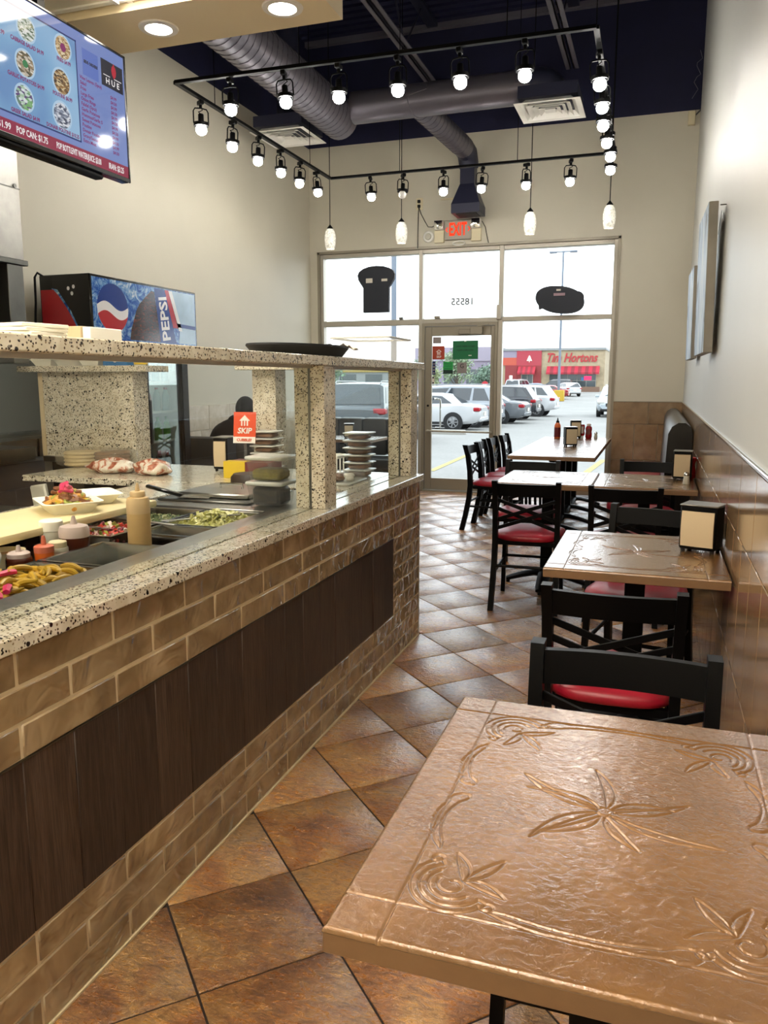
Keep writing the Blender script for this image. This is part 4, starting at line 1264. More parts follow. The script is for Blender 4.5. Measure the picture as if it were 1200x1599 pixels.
foam_box('white foam box at the left end of the back shelf', (-3.53, 4.0, zb), 0.1)
foam_box('white foam box second from the left on the back shelf', (-3.36, 4.0, zb), -0.15)
foam_box('white foam box nearest the blue carton on the back shelf', (-3.19, 4.01, zb), 0.05)
t = thing('blue_carton', 'small blue carton with white spiral mark on the back shelf', 'carton', (-3.02, 4.02, zb))
M['blue_card'] = plain('blue_card', (30, 110, 172), 0.45)
part('box', MB().span(-3.10, -2.93, 3.96, 4.09, zb, zb + 0.062, 0.002), M['blue_card'], t)
sp = [(-3.015 + 0.0024 * a * math.cos(a), 3.958, zb + 0.031 + 0.0024 * a * math.sin(a)) for a in [0.6 + k * 0.4 for k in range(22)]]
part('spiral_mark', MB().tube(sp, 0.0022, n=5), M['white_ink'], t)
t = thing('yellow_tub', 'pale tub with yellow band right of the blue carton', 'tub', (-2.885, 4.02, zb))
part('tub_body', MB().lathe([(0.034, 0), (0.04, 0.05), (0.036, 0.056)], 18, T(-2.885, 4.02, zb)), M['lid_cl'], t)
part('yellow_band', MB().lathe([(0.0385, 0.006), (0.041, 0.03)], 18, T(-2.872, 4.012, zb), cap=False), M['yellow'], t)
# front shelf top
t = thing('paper_bag_stack', 'flattened white paper bags on the near end of the granite shelf', 'paper bags', (-1.70, 1.95, SZ1))
for k in range(4):
    part('paper_bag', MB().box((0, 0, 0), (0.13 - 0.01 * k, 0.13, 0.009), 0.002, Mx=T(-1.40 + 0.006 * k, 1.52, SZ1 + 0.0048 + k * 0.0095) @ RZ(0.2 - 0.12 * k)), M['foam'], t)
t = thing('small_carton', 'small tan cardboard carton with white end on the granite shelf', 'carton', (-1.40, 1.86, SZ1))
M['cardb'] = plain('tan_cardboard', (196, 176, 140), 0.7)
part('box', MB().span(-1.45, -1.36, 1.66, 1.79, SZ1, SZ1 + 0.042, 0.002), M['cardb'], t)
part('white_end', MB().span(-1.359, -1.335, 1.665, 1.79, SZ1, SZ1 + 0.040, 0.002), M['white_pl'], t)
t = thing('serving_tray', 'black oval serving tray lying on the granite shelf', 'tray', (-1.375, 2.98, SZ1))
pr = [(0.0, 0), (0.9, 0.001), (1.0, 0.012), (1.06, 0.018), (1.05, 0.021), (0.98, 0.015), (0.88, 0.005), (0.0, 0.004)]
part('tray_body', MB().lathe([(max(r_ * 0.2, 0.0005), z) for r_, z in pr], 32, T(-1.375, 2.98, SZ1) @ Matrix.Diagonal((0.80, 1.55, 2.2, 1)), cap=False), M['black_matte'], t)
t = thing('dish_cloth', 'crumpled white striped cloth on the black tray', 'cloth', (-1.30, 3.05, SZ1 + 0.03))
v, f = [], []
for i in range(9):
    for j in range(9):
        x, y = -1.29 + (i - 4) * 0.019, 3.14 + (j - 4) * 0.022
        v.append((x, y, SZ1 + 0.046 + 0.007 * math.sin(i * 1.7 + j * 0.6) + 0.006 * math.cos(j * 1.9)))
for i in range(8):
    for j in range(8):
        f.append((i * 9 + j, (i + 1) * 9 + j, (i + 1) * 9 + j + 1, i * 9 + j + 1))
part('fabric', MB().raw(v, f, 0, True), M['paper'], t)
t = thing('clear_bin', 'clear plastic storage bin on the far end of the granite shelf', 'bin', (-1.36, 3.80, SZ1))
b = MB()
v = []
for (i, z) in ((0.022, 0.0), (0.0, 0.105), (-0.012, 0.107), (-0.012, 0.112)):
    v += [(-1.50 + i, 3.64 + i, SZ1 + z), (-1.22 - i, 3.64 + i, SZ1 + z), (-1.22 - i, 3.96 - i, SZ1 + z), (-1.50 + i, 3.96 - i, SZ1 + z)]
f = [(3, 2, 1, 0)]
for k in range(3):
    for i in range(4):
        j = (i + 1) % 4
        f.append((k * 4 + i, k * 4 + j, (k + 1) * 4 + j, (k + 1) * 4 + i))
M['bin'] = frosted('frosty_bin_plastic', (236, 236, 234), 0.5)
part('bin_wall', b.raw(v, f), M['bin'], t)
part('rim', MB().tube([(-1.51, 3.63, SZ1 + 0.112), (-1.21, 3.63, SZ1 + 0.112), (-1.21, 3.97, SZ1 + 0.112), (-1.51, 3.97, SZ1 + 0.112)], 0.005, n=6, closed=True), M['lid_cl'], t)

# ------------------------------------------------------------------ far left kitchen
t = thing('extractor_hood', 'stainless extractor hood at the left edge above the kitchen', 'hood', (-3.9, 3.3, 2.09))
part('canopy', MB().span(-4.30, -3.60, 1.8, 3.94, 2.10, 2.976, 0.004), M['steel'], t)
part('lower_lip', MB().span(-4.30, -3.585, 1.8, 3.955, 2.07, 2.10, 0.003), M['steel_d'], t)
part('panel_seam', MB().span(-3.602, -3.597, 1.8, 3.94, 2.50, 2.506), M['steel_d'], t)
part('rivet', MB().cyl((-3.598, 3.9, 2.515), (-3.592, 3.9, 2.515), 0.012), M['steel_d'], t)
t = thing('grill_machine', 'dark steel vertical grill under the extractor hood', 'grill', (-3.85, 3.5, 0.9))
part('side_panel', MB().span(-4.25, -3.60, 3.80, 3.925, 1.50, 2.069, 0.003), M['steel_d'], t)
part('black_back', MB().span(-4.28, -4.22, 2.4, 3.80, 0.95, 2.069), M['black_matte'], t)
part('drip_base', MB().span(-4.22, -3.60, 2.4, 3.925, 0.92, 1.0, 0.004), M['steel_d'], t)
M['greysteel'] = plain('grey_green_steel_panel', (92, 96, 88), 0.4, 0.6, var=0.1, vscale=3)
solid('splash_panel', MB().span(-4.10, -4.08, 3.98, 4.60, 1.02, 1.69).span(-4.085, -4.06, 3.98, 4.62, 1.0, 1.02), M['greysteel'], 'grey steel splash panel left of the granite backboard', 'panel', (-4.09, 4.2, 1.0))
t = thing('base_cabinet', 'dark brown base cabinet at the left edge of the kitchen', 'cabinet', (-3.9, 3.2, 0))
part('carcass', MB().span(-4.30, -3.70, 1.9, 4.10, 0, 0.90), M['olive'], t)
part('steel_top', MB().span(-4.30, -3.68, 1.9, 4.10, 0.90, 0.919, 0.002), M['steel_d'], t)
part('cabinet_door', MB().span(-3.70, -3.685, 2.9, 3.5, 0.1, 0.86, 0.003), M['plank'], t)
t = thing('steel_bin', 'brushed steel box standing at the left edge by the cutting board', 'bin', (-2.85, 2.7, 0))
part('box_body', MB().span(-3.05, -2.70, 2.2, 2.93, 0, 0.80, 0.004), M['steel'], t)
part('box_lid', MB().span(-3.06, -2.69, 2.19, 2.94, 0.80, 0.815, 0.003), M['steel_d'], t)

# ================================================================== TABLES
TW, TD, TH, TT = 0.616, 0.752, 0.75, 0.036
def arc(cx, cy, r0, r1, a0, a1, n=40, sx=1.0):
    return [(cx + sx * (r0 + (r1 - r0) * i / n) * math.cos(a0 + (a1 - a0) * i / n), cy + (r0 + (r1 - r0) * i / n) * math.sin(a0 + (a1 - a0) * i / n)) for i in range(n + 1)]
def bez(p0, p1, p2, p3, n=30):
    out = []
    for i in range(n + 1):
        t = i / n; s = 1 - t
        out.append(tuple(s ** 3 * a + 3 * s * s * t * b_ + 3 * s * t * t * c + t ** 3 * d for a, b_, c, d in zip(p0, p1, p2, p3)))
    return out
def bone(p0, p1, bend, r0=0.0125, r1=0.0055):
    # long closed outline with a round knob at p0, tapering to p1, bent sideways
    p0 = np.array(p0); p1 = np.array(p1)
    d = p1 - p0; L = np.hypot(*d); d = d / L; nrm = np.array((-d[1], d[0]))
    left, right = [], []
    N = 36
    for i in range(N + 1):
        u = i / N
        c = p0 + d * L * u + nrm * bend * math.sin(u * PI * 1.0) * L * 0.12
        w = r1 + (0.0085 - r1) * (1 - u)
        if u < 0.16: w = r0 * math.sqrt(max(0, 1 - ((u - 0.08) / 0.085) ** 2)) + 0.001
        if u > 0.9: w = r1 * (1 - u) / 0.1
        left.append(tuple(c + nrm * w)); right.append(tuple(c - nrm * w))
    return left + right[::-1] + [left[0]]
def table_curves():
    C = []
    bx, by = TW / 2 - 0.072, TD / 2 - 0.072
    for s in (-1, 1):
        C.append([(s * bx, -TD / 2), (s * bx, TD / 2)])
        C.append([(-TW / 2, s * by), (TW / 2, s * by)])
    for sx in (-1, 1):
        for sy in (-1, 1):
            cx, cy = sx * (bx - 0.058), sy * (by - 0.058)
            f = lambda pts: [(cx + sx * x, cy + sy * y) for x, y in pts]
            def band(r0, r1, a0, a1):
                return arc(0, 0, r0, r0, a0, a1) + arc(0, 0, r1, r1, a1, a0) + [(r0 * math.cos(a0), r0 * math.sin(a0))]
            def lf(ox, oy, ang, L, w, curl):
                c, s_ = math.cos(ang), math.sin(ang)
                up, dn = [], []
                for i in range(21):
                    u = i / 20
                    x, y = L * u, curl * u * u * L
                    ww = w * math.sin(PI * u) ** 0.8
                    up.append((ox + c * x - s_ * (y + ww), oy + s_ * x + c * (y + ww)))
                    dn.append((ox + c * x - s_ * (y - ww), oy + s_ * x + c * (y - ww)))
                return up + dn[::-1]
            C.append(f(band(0.056, 0.044, -1.1, 2.67)))
            C.append(f(arc(0, 0, 0.033, 0.030, -0.9, 2.5)))
            C.append(f(arc(0.0, 0.0, 0.021, 0.007, -0.4, 5.2)))
            C.append(f(arc(0.030, -0.052, 0.011, 0.003, 1.4, -4.4, 24)))
            C.append(f(arc(-0.052, 0.030, 0.011, 0.003, 0.2, 6.0, 24)))
            for (da, L, cu) in ((-0.75, 0.058, -0.4), (0.0, 0.074, 0.15), (0.75, 0.058, 0.4)):
                C.append(f(lf(-0.012, -0.012, PI * 1.25 + da, L, 0.0075, cu)))
    # long bones along the four sides
    for s in (-1, 1):
        xs = s * (bx - 0.022)
        C.append(bone((xs, 0.016), (xs, 0.016 + 0.155), -s * 1.2))
        C.append(bone((xs, -0.016), (xs, -0.016 - 0.155), s * 1.2))
        ys = s * (by - 0.020)
        C.append(bone((-s * 0.125, ys), (s * 0.13, ys), 0.55))
    # central tuft: curved blade leaves
    def leaf(ang, L, curl, w=0.0085):
        c, s = math.cos(ang), math.sin(ang)
        rot = lambda x, y: (c * x - s * y, s * x + c * y)
        a, b_ = [], []
        for i in range(25):
            u = i / 24
            x = 0.014 + L * u; y = curl * (u ** 2) * L
            ww = w * math.sin(PI * min(1, u * 1.0)) ** 0.8
            a.append(rot(x, y + ww)); b_.append(rot(x, y - ww))
        return a + b_[::-1]
    for ang, L, cu in ((0.15, 0.115, 0.35), (0.75, 0.085, -0.5), (1.35, 0.11, 0.45), (2.35, 0.10, 0.6), (2.9, 0.135, -0.35), (3.6, 0.12, 0.4), (4.3, 0.10, -0.5), (4.9, 0.085, 0.4), (5.6, 0.145, 0.45)):
        C.append(leaf(ang, L, cu))
    C.append(arc(0, 0, 0.014, 0.010, 0, 5.6, 30))
    return C
def tabletop_mesh():
    st = 0.00125
    nx, ny = int(round(TW / st)), int(round(TD / st))
    xs = np.linspace(-TW / 2, TW / 2, nx + 1); ys = np.linspace(-TD / 2, TD / 2, ny + 1)
    Z = np.zeros((nx + 1, ny + 1))
    for c in table_curves():
        for (a, b_) in zip(c[:-1], c[1:]):
            L = math.hypot(b_[0] - a[0], b_[1] - a[1])
            n = max(1, int(L / 0.0012))
            for i in range(n):
                px, py = a[0] + (b_[0] - a[0]) * i / n, a[1] + (b_[1] - a[1]) * i / n
                ix, iy = int((px + TW / 2) / st), int((py + TD / 2) / st)
                i0, i1 = max(0, ix - 3), min(nx, ix + 4); j0, j1 = max(0, iy - 3), min(ny, iy + 4)
                if i0 > i1 or j0 > j1: continue
                d2 = (xs[i0:i1 + 1, None] - px) ** 2 + (ys[None, j0:j1 + 1] - py) ** 2
                Z[i0:i1 + 1, j0:j1 + 1] = np.minimum(Z[i0:i1 + 1, j0:j1 + 1], -0.0024 * np.exp(-d2 / (2 * 0.0012 ** 2)))
    e = np.minimum(np.minimum(xs + TW / 2, TW / 2 - xs)[:, None], np.minimum(ys + TD / 2, TD / 2 - ys)[None, :])
    r = 0.007
    ee = np.clip(e, 0, r)
    Z = Z - (r - np.sqrt(np.maximum(0, r * r - (r - ee) ** 2)))
    X, Y = np.meshgrid(xs, ys, indexing='ij')
    co = np.stack([X, Y, Z], -1).reshape(-1, 3)
    I = np.arange((nx + 1) * (ny + 1)).reshape(nx + 1, ny + 1)
    q = np.stack([I[:-1, :-1], I[1:, :-1], I[1:, 1:], I[:-1, 1:]], -1).reshape(-1, 4)
    me = bpy.data.meshes.new('tabletop')
    me.vertices.add(len(co)); me.vertices.foreach_set('co', co.astype(np.float32).ravel())
    me.loops.add(q.size); me.loops.foreach_set('vertex_index', q.astype(np.int32).ravel())
    me.polygons.add(len(q))
    me.polygons.foreach_set('loop_start', np.arange(0, q.size, 4, dtype=np.int32))
    me.polygons.foreach_set('loop_total', np.full(len(q), 4, dtype=np.int32))
    me.update(calc_edges=True)
    me.polygons.foreach_set('use_smooth', np.ones(len(q), dtype=bool))
    me.materials.append(M['bronze'])
    me.validate()
    return me
TOP = tabletop_mesh()
t0 = thing('dining_table', 'x', 'table', (0, 0, 0), 'bronze cafe tables')
o = link('tabletop', TOP, t0, (0, 0, TH)); ORG[o] = Vector((0, 0, 0))
part('table_edge', MB().span(-TW / 2 + 0.0005, TW / 2 - 0.0005, -TD / 2 + 0.0005, TD / 2 - 0.0005, TH - TT, TH - 0.0065, 0.002), M['bronze_edge'], t0)
part('pedestal', MB().box((0, 0, 0.38), (0.075, 0.075, 0.62), 0.006), M['black_metal'], t0)
part('top_bracket', MB().bar((-0.2, 0, TH - TT - 0.012), (0.2, 0, TH - TT - 0.012), 0.05, 0.022).bar((0, -0.25, TH - TT - 0.013), (0, 0.25, TH - TT - 0.013), 0.05, 0.022), M['black_metal'], t0)
for k in range(4):
    a = k * PI / 2
    L = 0.30 if k % 2 else 0.27
    pts = [(math.cos(a) * q * L, math.sin(a) * q * L, z) for q, z in ((0.05, 0.085), (0.3, 0.082), (0.6, 0.062), (0.85, 0.04), (1.0, 0.026))]
    fo = part('foot', MB().tube(pts, [0.05, 0.046, 0.042, 0.038, 0.03], n=8, flat=(1.0, 0.5)), M['black_metal'], t0)
    part('glide', MB().cyl((math.cos(a) * L * 0.97, math.sin(a) * L * 0.97, 0.0), (math.cos(a) * L * 0.97, math.sin(a) * L * 0.97, 0.022), 0.014, n=10), M['rubber'], fo)
TBL = [((-0.042, 1.168, 0), 0.0, 'bronze cafe table nearest the camera, engraved top seen whole'),
       ((-0.042, 3.142, 0), 0.0, 'bronze cafe table with one large napkin dispenser against the wall, second from the camera'),
       ((-0.044, 5.44, 0), 0.0, 'bronze cafe table with ketchup and salt against the right wall'),
       ((-0.667, 5.44, 0), 0.0, 'bronze cafe table pushed against the left of the ketchup table'),
       ((-0.846, 7.26, 0), PI / 2, 'nearest table of the long row by the window'),
       ((-0.846, 7.878, 0), PI / 2, 'second table of the long row by the window'),
       ((-0.846, 8.496, 0), PI / 2, 'third table of the long row by the window'),
       ((-0.846, 9.114, 0), PI / 2, 'furthest table of the long row, against the window glass')]
for k, (loc, rz, lab) in enumerate(TBL):
    o = t0 if k == 0 else dup(t0, loc, rz)
    o.location = loc; o.rotation_euler = (0, 0, rz); o['label'] = lab

# ================================================================== CHAIRS
def make_chair():
    t = thing('dining_chair', 'x', 'chair', (0, 0, 0), 'black cross back chairs')
    # cushion: rounded trapezoid, domed
    n = 40
    def outline(inset):
        out = []
        for i in range(n):
            a = 2 * PI * i / n
            c, s = math.cos(a), math.sin(a)
            p = 3.6
            rr = (abs(c) ** p + abs(s) ** p) ** (-1 / p)
            x, y = rr * c * (0.212 - inset), rr * s * (0.205 - inset)
            x *= 1 + 0.10 * y / 0.2
            out.append((x, y * 1.06 - 0.012))
        return out
    v, f = [], []
    lv = ((0.012, 0.424), (0.001, 0.430), (0.0, 0.445), (0.006, 0.460), (0.03, 0.472), (0.08, 0.479), (0.15, 0.482))
    for (i, z) in lv:
        v += [(x, y, z) for x, y in outline(i)]
    for k in range(len(lv) - 1):
        for i in range(n):
            j = (i + 1) % n
            f.append((k * n + i, k * n + j, (k + 1) * n + j, (k + 1) * n + i))
    f.append(tuple(range((len(lv) - 1) * n, len(lv) * n))); f.append(tuple(range(n - 1, -1, -1)))
    part('seat', MB().raw(v, f, 0, True), M['vinyl_red'], t, sharp=60)
    part('seat_frame', MB().bar((-0.18, 0.17, 0.41), (0.18, 0.17, 0.41), 0.025, 0.026).bar((-0.18, -0.19, 0.41), (0.18, -0.19, 0.41), 0.025, 0.026)
         .bar((-0.18, -0.19, 0.41), (-0.18, 0.17, 0.41), 0.025, 0.026).bar((0.18, -0.19, 0.41), (0.18, 0.17, 0.41), 0.025, 0.026), M['black_metal'], t)
    def post(s):
        pts = [(s * 0.196, -0.295, 0.0), (s * 0.192, -0.262, 0.14), (s * 0.188, -0.232, 0.30), (s * 0.187, -0.22, 0.43), (s * 0.187, -0.226, 0.56), (s * 0.188, -0.245, 0.70), (s * 0.190, -0.275, 0.805)]
        v, f = [], []
        for k, p in enumerate(pts):
            w, d = 0.0155, 0.023
            v += [(p[0] - w, p[1] - d, p[2]), (p[0] + w, p[1] - d, p[2]), (p[0] + w, p[1] + d, p[2]), (p[0] - w, p[1] + d, p[2])]
        for k in range(len(pts) - 1):
            for i in range(4):
                j = (i + 1) % 4
                f.append((k * 4 + i, k * 4 + j, (k + 1) * 4 + j, (k + 1) * 4 + i))
        f += [(3, 2, 1, 0), tuple(range(len(v) - 4, len(v)))]
        return MB().raw(v, f)
    for s in (-1, 1):
        part('back_post', post(s), M['black_metal'], t)
        part('front_leg', MB().bar((s * 0.192, 0.185, 0.0), (s * 0.182, 0.165, 0.424), 0.026, 0.026, up=(0, 1, 0)), M['black_metal'], t)
    # curved top rail
    v, f = [], []
    N = 12
    for i in range(N + 1):
        u = i / N * 2 - 1
        x = u * 0.182
        bow = -0.022 * (1 - u * u)
        y0, y1 = -0.243 + bow, -0.268 + bow
        v += [(x, y0 - 0.002, 0.712), (x, y1 + 0.000, 0.712), (x, y1 - 0.012, 0.788), (x, y0 - 0.016, 0.788)]
    for i in range(N):
        for k in range(4):
            k2 = (k + 1) % 4
            f.append((i * 4 + k, i * 4 + k2, (i + 1) * 4 + k2, (i + 1) * 4 + k))
    f += [(0, 1, 2, 3), tuple(range(4 * N, 4 * N + 4))]
    part('top_rail', MB().raw(v, f), M['black_metal'], t)
    yz = lambda z: -0.218 - 0.030 * max(0, (z - 0.45) / 0.25)
    for s in (-1, 1):
        for (za, zb_, oy) in ((0.685, 0.560, 0.0), (0.630, 0.505, 0.0)):
            part('cross_slat', MB().bar((-s * 0.178, yz(za) + s * 0.004, za), (s * 0.178, yz(zb_) + s * 0.004, zb_), 0.008, 0.022, bev=0.002), M['black_metal'], t)
    for (a, c) in (((-0.187, -0.246, 0.23), (-0.187, 0.175, 0.23)), ((0.187, -0.246, 0.23), (0.187, 0.175, 0.23)), ((-0.186, -0.237, 0.27), (0.186, -0.237, 0.27)), ((-0.187, 0.175, 0.25), (0.187, 0.175, 0.25))):
        part('stretcher', MB().cyl(a, c, 0.0095, n=8), M['black_metal'], t)
    return t
ch0 = make_chair()
CH = [((-0.04, 1.515, 0), PI, 'black cross back chair facing the nearest table, closest to the camera'),
      ((-0.09, 2.60, 0), 0.0, 'black chair with red seat facing away, at the near side of the second table'),
      ((-0.035, 3.71, 0), PI - 0.2, 'black cross back chair turned slightly, beyond the second table beside the large napkin dispenser'),
      ((-0.14, 4.945, 0), 0.0, 'black cross back chair facing away at the table with the ketchup'),
      ((-0.72, 5.00, 0), 0.03, 'black cross back chair standing clear in the aisle, whole red seat and legs in view'),
      ((-0.865, 5.78, 0), PI, 'black cross back chair beyond the left of the two joined tables'),
      ((-0.036, 6.06, 0), PI, 'black cross back chair beyond the ketchup table, in front of the booth'),
      ((-1.385, 7.43, 0), -PI / 2 - 0.06, 'black chair on the left of the window row, first from the camera'),
      ((-1.385, 7.91, 0), -PI / 2 + 0.05, 'black chair on the left of the window row, second from the camera'),
      ((-1.375, 8.42, 0), -PI / 2, 'black chair on the left of the window row, third from the camera'),
      ((-1.335, 8.90, 0), -PI / 2, 'black chair on the left of the window row, closest to the glass')]
for k, (loc, rz, lab) in enumerate(CH):
    o = ch0 if k == 0 else dup(ch0, loc, rz)
    o.location = loc; o.rotation_euler = (0, 0, rz); o['label'] = lab

# ================================================================== BOOTHS
t = thing('booth_bench', 'black and red booth bench along the right wall by the window', 'booth', (0.0, 8.0, 0))
pf = [(0.27, 0.36), (0.27, 1.0), (0.255, 1.055), (0.215, 1.085), (0.165, 1.085), (0.12, 1.055), (0.095, 1.0), (0.075, 0.50), (0.075, 0.36)]
def extr(prof, y0, y1, mi=0):
    b = MB()
    n = len(prof)
    v = [(x, y0, z) for x, z in prof] + [(x, y1, z) for x, z in prof]
    f = [(i, (i + 1) % n, n + (i + 1) % n, n + i) for i in range(n)] + [tuple(range(n)), tuple(range(2 * n - 1, n - 1, -1))]
    return b.raw(v, f, mi, True)
part('backrest', extr(pf, 6.38, YF - 0.03), M['vinyl_black'], t, sharp=50)
part('seat_cushion', MB().span(-0.33, 0.075, 6.38, YF - 0.03, 0.36, 0.47, 0.03, seg=2, smooth=True), M['vinyl_red'], t, label='dark red seat cushion')
part('plinth', MB().span(-0.27, 0.27, 6.42, YF - 0.04, 0.0, 0.36), M['black_matte'], t)
t = thing('booth_bench', 'charcoal booth bench beside the drinks cooler, person sitting on it', 'booth', (-3.9, 6.9, 0))
part('backrest', MB().span(-4.31, -3.40, 6.42, 6.58, 0.30, 0.88, 0.04, seg=2, smooth=True), M['vinyl_grey'], t)
part('seat_cushion', MB().span(-4.31, -3.40, 6.58, 7.08, 0.34, 0.46, 0.03, seg=2, smooth=True), M['vinyl_grey'], t)
part('plinth', MB().span(-4.30, -3.44, 6.46, 7.02, 0.0, 0.34), M['black_matte'], t)
t = thing('booth_bench', 'charcoal booth bench along the shopfront under the left window', 'booth', (-3.5, 9.4, 0))
for k in range(4):
    x0 = -4.18 + k * 0.325
    part('back_section', MB().span(x0, x0 + 0.322, 9.50, 9.70, 0.46, 0.93, 0.035, seg=2, smooth=True), M['vinyl_grey'], t)
part('seat_cushion', MB().span(-4.18, -2.88, 9.02, 9.50, 0.34, 0.46, 0.03, seg=2, smooth=True), M['vinyl_grey'], t)
part('plinth', MB().span(-4.16, -2.9, 9.06, 9.68, 0.0, 0.34), M['black_matte'], t)
# dark table by that booth
o = dup(t0, (-3.35, 8.55, 0), PI / 2, 'bronze cafe table by the left window, glimpsed through the guard glass')
napkin_box('napkin_dispenser', 'napkin dispenser on the cafe table by the left window', (-3.30, 8.45, TH), 0.3)

# ================================================================== THINGS ON TABLES
napkin_box('napkin_dispenser', 'large black napkin dispenser with tan napkins on the second table, against the wall', (0.19, 3.235, TH), -0.32, 0.135, 0.115, 0.18)
napkin_box('napkin_dispenser', 'napkin dispenser beside the ketchup bottle on the ketchup table', (0.185, 5.59, TH), -0.1, 0.115, 0.10, 0.19)
napkin_box('napkin_dispenser', 'nearer napkin dispenser on the window row', (-0.80, 8.14, TH), 0.35, 0.12, 0.10, 0.19)
napkin_box('napkin_dispenser', 'further napkin dispenser on the window row, next to the ketchups', (-0.86, 9.30, TH), 0.2, 0.115, 0.10, 0.20)
M['ketchup'] = plain('red_ketchup_plastic', (150, 16, 26), 0.25)
M['ketchup_lab'] = plain('ketchup_label_cream', (216, 196, 186), 0.5)
M['ket_dark'] = plain('dark_red_label', (96, 14, 20), 0.4)
t = thing('ketchup_bottle', 'red ketchup bottle standing by the wall on the ketchup table', 'ketchup', (0.245, 5.70, TH))
part('body', MB().lathe([(0.026, 0), (0.029, 0.004), (0.029, 0.05), (0.022, 0.085), (0.024, 0.105), (0.026, 0.112)], 18, T(0.245, 5.70, TH)), M['ketchup'], t)
part('cap', MB().lathe([(0.027, 0.112), (0.030, 0.118), (0.030, 0.138), (0.024, 0.142)], 18, T(0.245, 5.70, TH)), M['ketchup'], t)
def shaker(label, c, group):
    t = thing('salt_shaker', label, 'shaker', c, group)
    part('glass_body', MB().lathe([(0.019, 0), (0.021, 0.003), (0.017, 0.045), (0.016, 0.052)], 14, T(*c)), M['clear_pl'], t)
    part('metal_top', MB().lathe([(0.0165, 0.052), (0.0175, 0.056), (0.016, 0.068), (0.008, 0.076)], 14, T(*c)), M['chrome'], t)
shaker('salt shaker on the ketchup table', (0.205, 5.36, TH), None)
shaker('salt shaker at the end of the window row', (-0.635, 9.33, TH), None)
t = thing('hot_sauce_bottle', 'orange topped hot sauce bottle with black nozzle on the window row', 'sauce bottle', (-1.06, 9.28, TH))
c = T(-1.06, 9.28, TH)
part('body', MB().lathe([(0.034, 0), (0.037, 0.004), (0.037, 0.13), (0.033, 0.155), (0.018, 0.175)], 20, c), plain('orange_bottle', (216, 104, 44), 0.3), t)
part('sauce_label', MB().lathe([(0.0376, 0.012), (0.0378, 0.014), (0.0378, 0.118), (0.0374, 0.12)], 20, c, cap=False), M['ket_dark'], t)
part('nozzle', MB().lathe([(0.019, 0.172), (0.019, 0.19), (0.012, 0.196), (0.006, 0.225), (0.004, 0.23)], 14, c), M['black_gloss'], t)
for k, (x, lab, up) in enumerate(((-0.795, 'ketchup bottle standing on its cap, left of the pair on the window row', True), (-0.715, 'ketchup bottle with plain cap, right of the pair on the window row', False))):
    t = thing('ketchup_bottle', lab, 'ketchup', (x, 9.33, TH), 'ketchups on the window row')
    Mx = T(x, 9.33, TH) @ Matrix.Diagonal((1, 0.62, 1, 1))
    if up:
        part('body', MB().lathe([(0.022, 0.024), (0.036, 0.034), (0.038, 0.06), (0.032, 0.085), (0.037, 0.11), (0.036, 0.145), (0.030, 0.156)], 18, Mx), M['ketchup'], t)
        part('cap', MB().lathe([(0.024, 0), (0.025, 0.003), (0.024, 0.024)], 16, Mx), M['white_pl'], t)
        part('label_patch', MB().span(x - 0.024, x + 0.024, 9.3035, 9.306, TH + 0.055, TH + 0.135, 0.001), M['ketchup_lab'], t)
    else:
        part('body', MB().lathe([(0.030, 0), (0.036, 0.005), (0.037, 0.05), (0.032, 0.075), (0.037, 0.10), (0.034, 0.125), (0.022, 0.14)], 18, Mx), M['ketchup'], t)
        part('cap', MB().lathe([(0.022, 0.14), (0.023, 0.16), (0.020, 0.165)], 16, Mx), M['ketchup_lab'], t)
        part('label_patch', MB().span(x - 0.022, x + 0.022, 9.3035, 9.306, TH + 0.045, TH + 0.11, 0.001), M['ket_dark'], t)

# ================================================================== WALL THINGS
# pictures on the right wall
for (y0, y1, z0, z1, d, lab) in ((4.55, 5.20, 1.545, 2.30, 0.045, 'nearer canvas painting in pale blue on the right wall'), (6.35, 6.95, 1.56, 2.22, 0.04, 'further canvas painting on the right wall, near the corner')):
    t = thing('canvas_painting', lab, 'painting', (XR - 0.04, (y0 + y1) / 2, z0), 'canvas paintings')
    Mx = T(XR - 0.03, (y0 + y1) / 2, (z0 + z1) / 2) @ RY(R(-1.2)) @ RZ(R(1.5))
    part('canvas', MB().box((-d / 2 - 0.01, 0, 0), (d, y1 - y0, z1 - z0), 0.002, Mx=Mx), M['art_edge'], t)
    part('painted_face', MB().box((-d - 0.0105, 0, 0), (0.002, y1 - y0 - 0.004, z1 - z0 - 0.004), Mx=Mx), M['art'], t)
    part('hanging_wire', MB().tube([(XR - 0.004, (y0 + y1) / 2 - 0.2, z1 - 0.08), (XR - 0.004, (y0 + y1) / 2, z1 + 0.015), (XR - 0.004, (y0 + y1) / 2 + 0.2, z1 - 0.08)], 0.0016, n=5), M['steel_d'], t)
    part('nail', MB().cyl((XR, y0 + 0.03, z1 - 0.015), (XR - 0.03, y0 + 0.03, z1 - 0.015), 0.003, n=6), M['steel_d'], t)
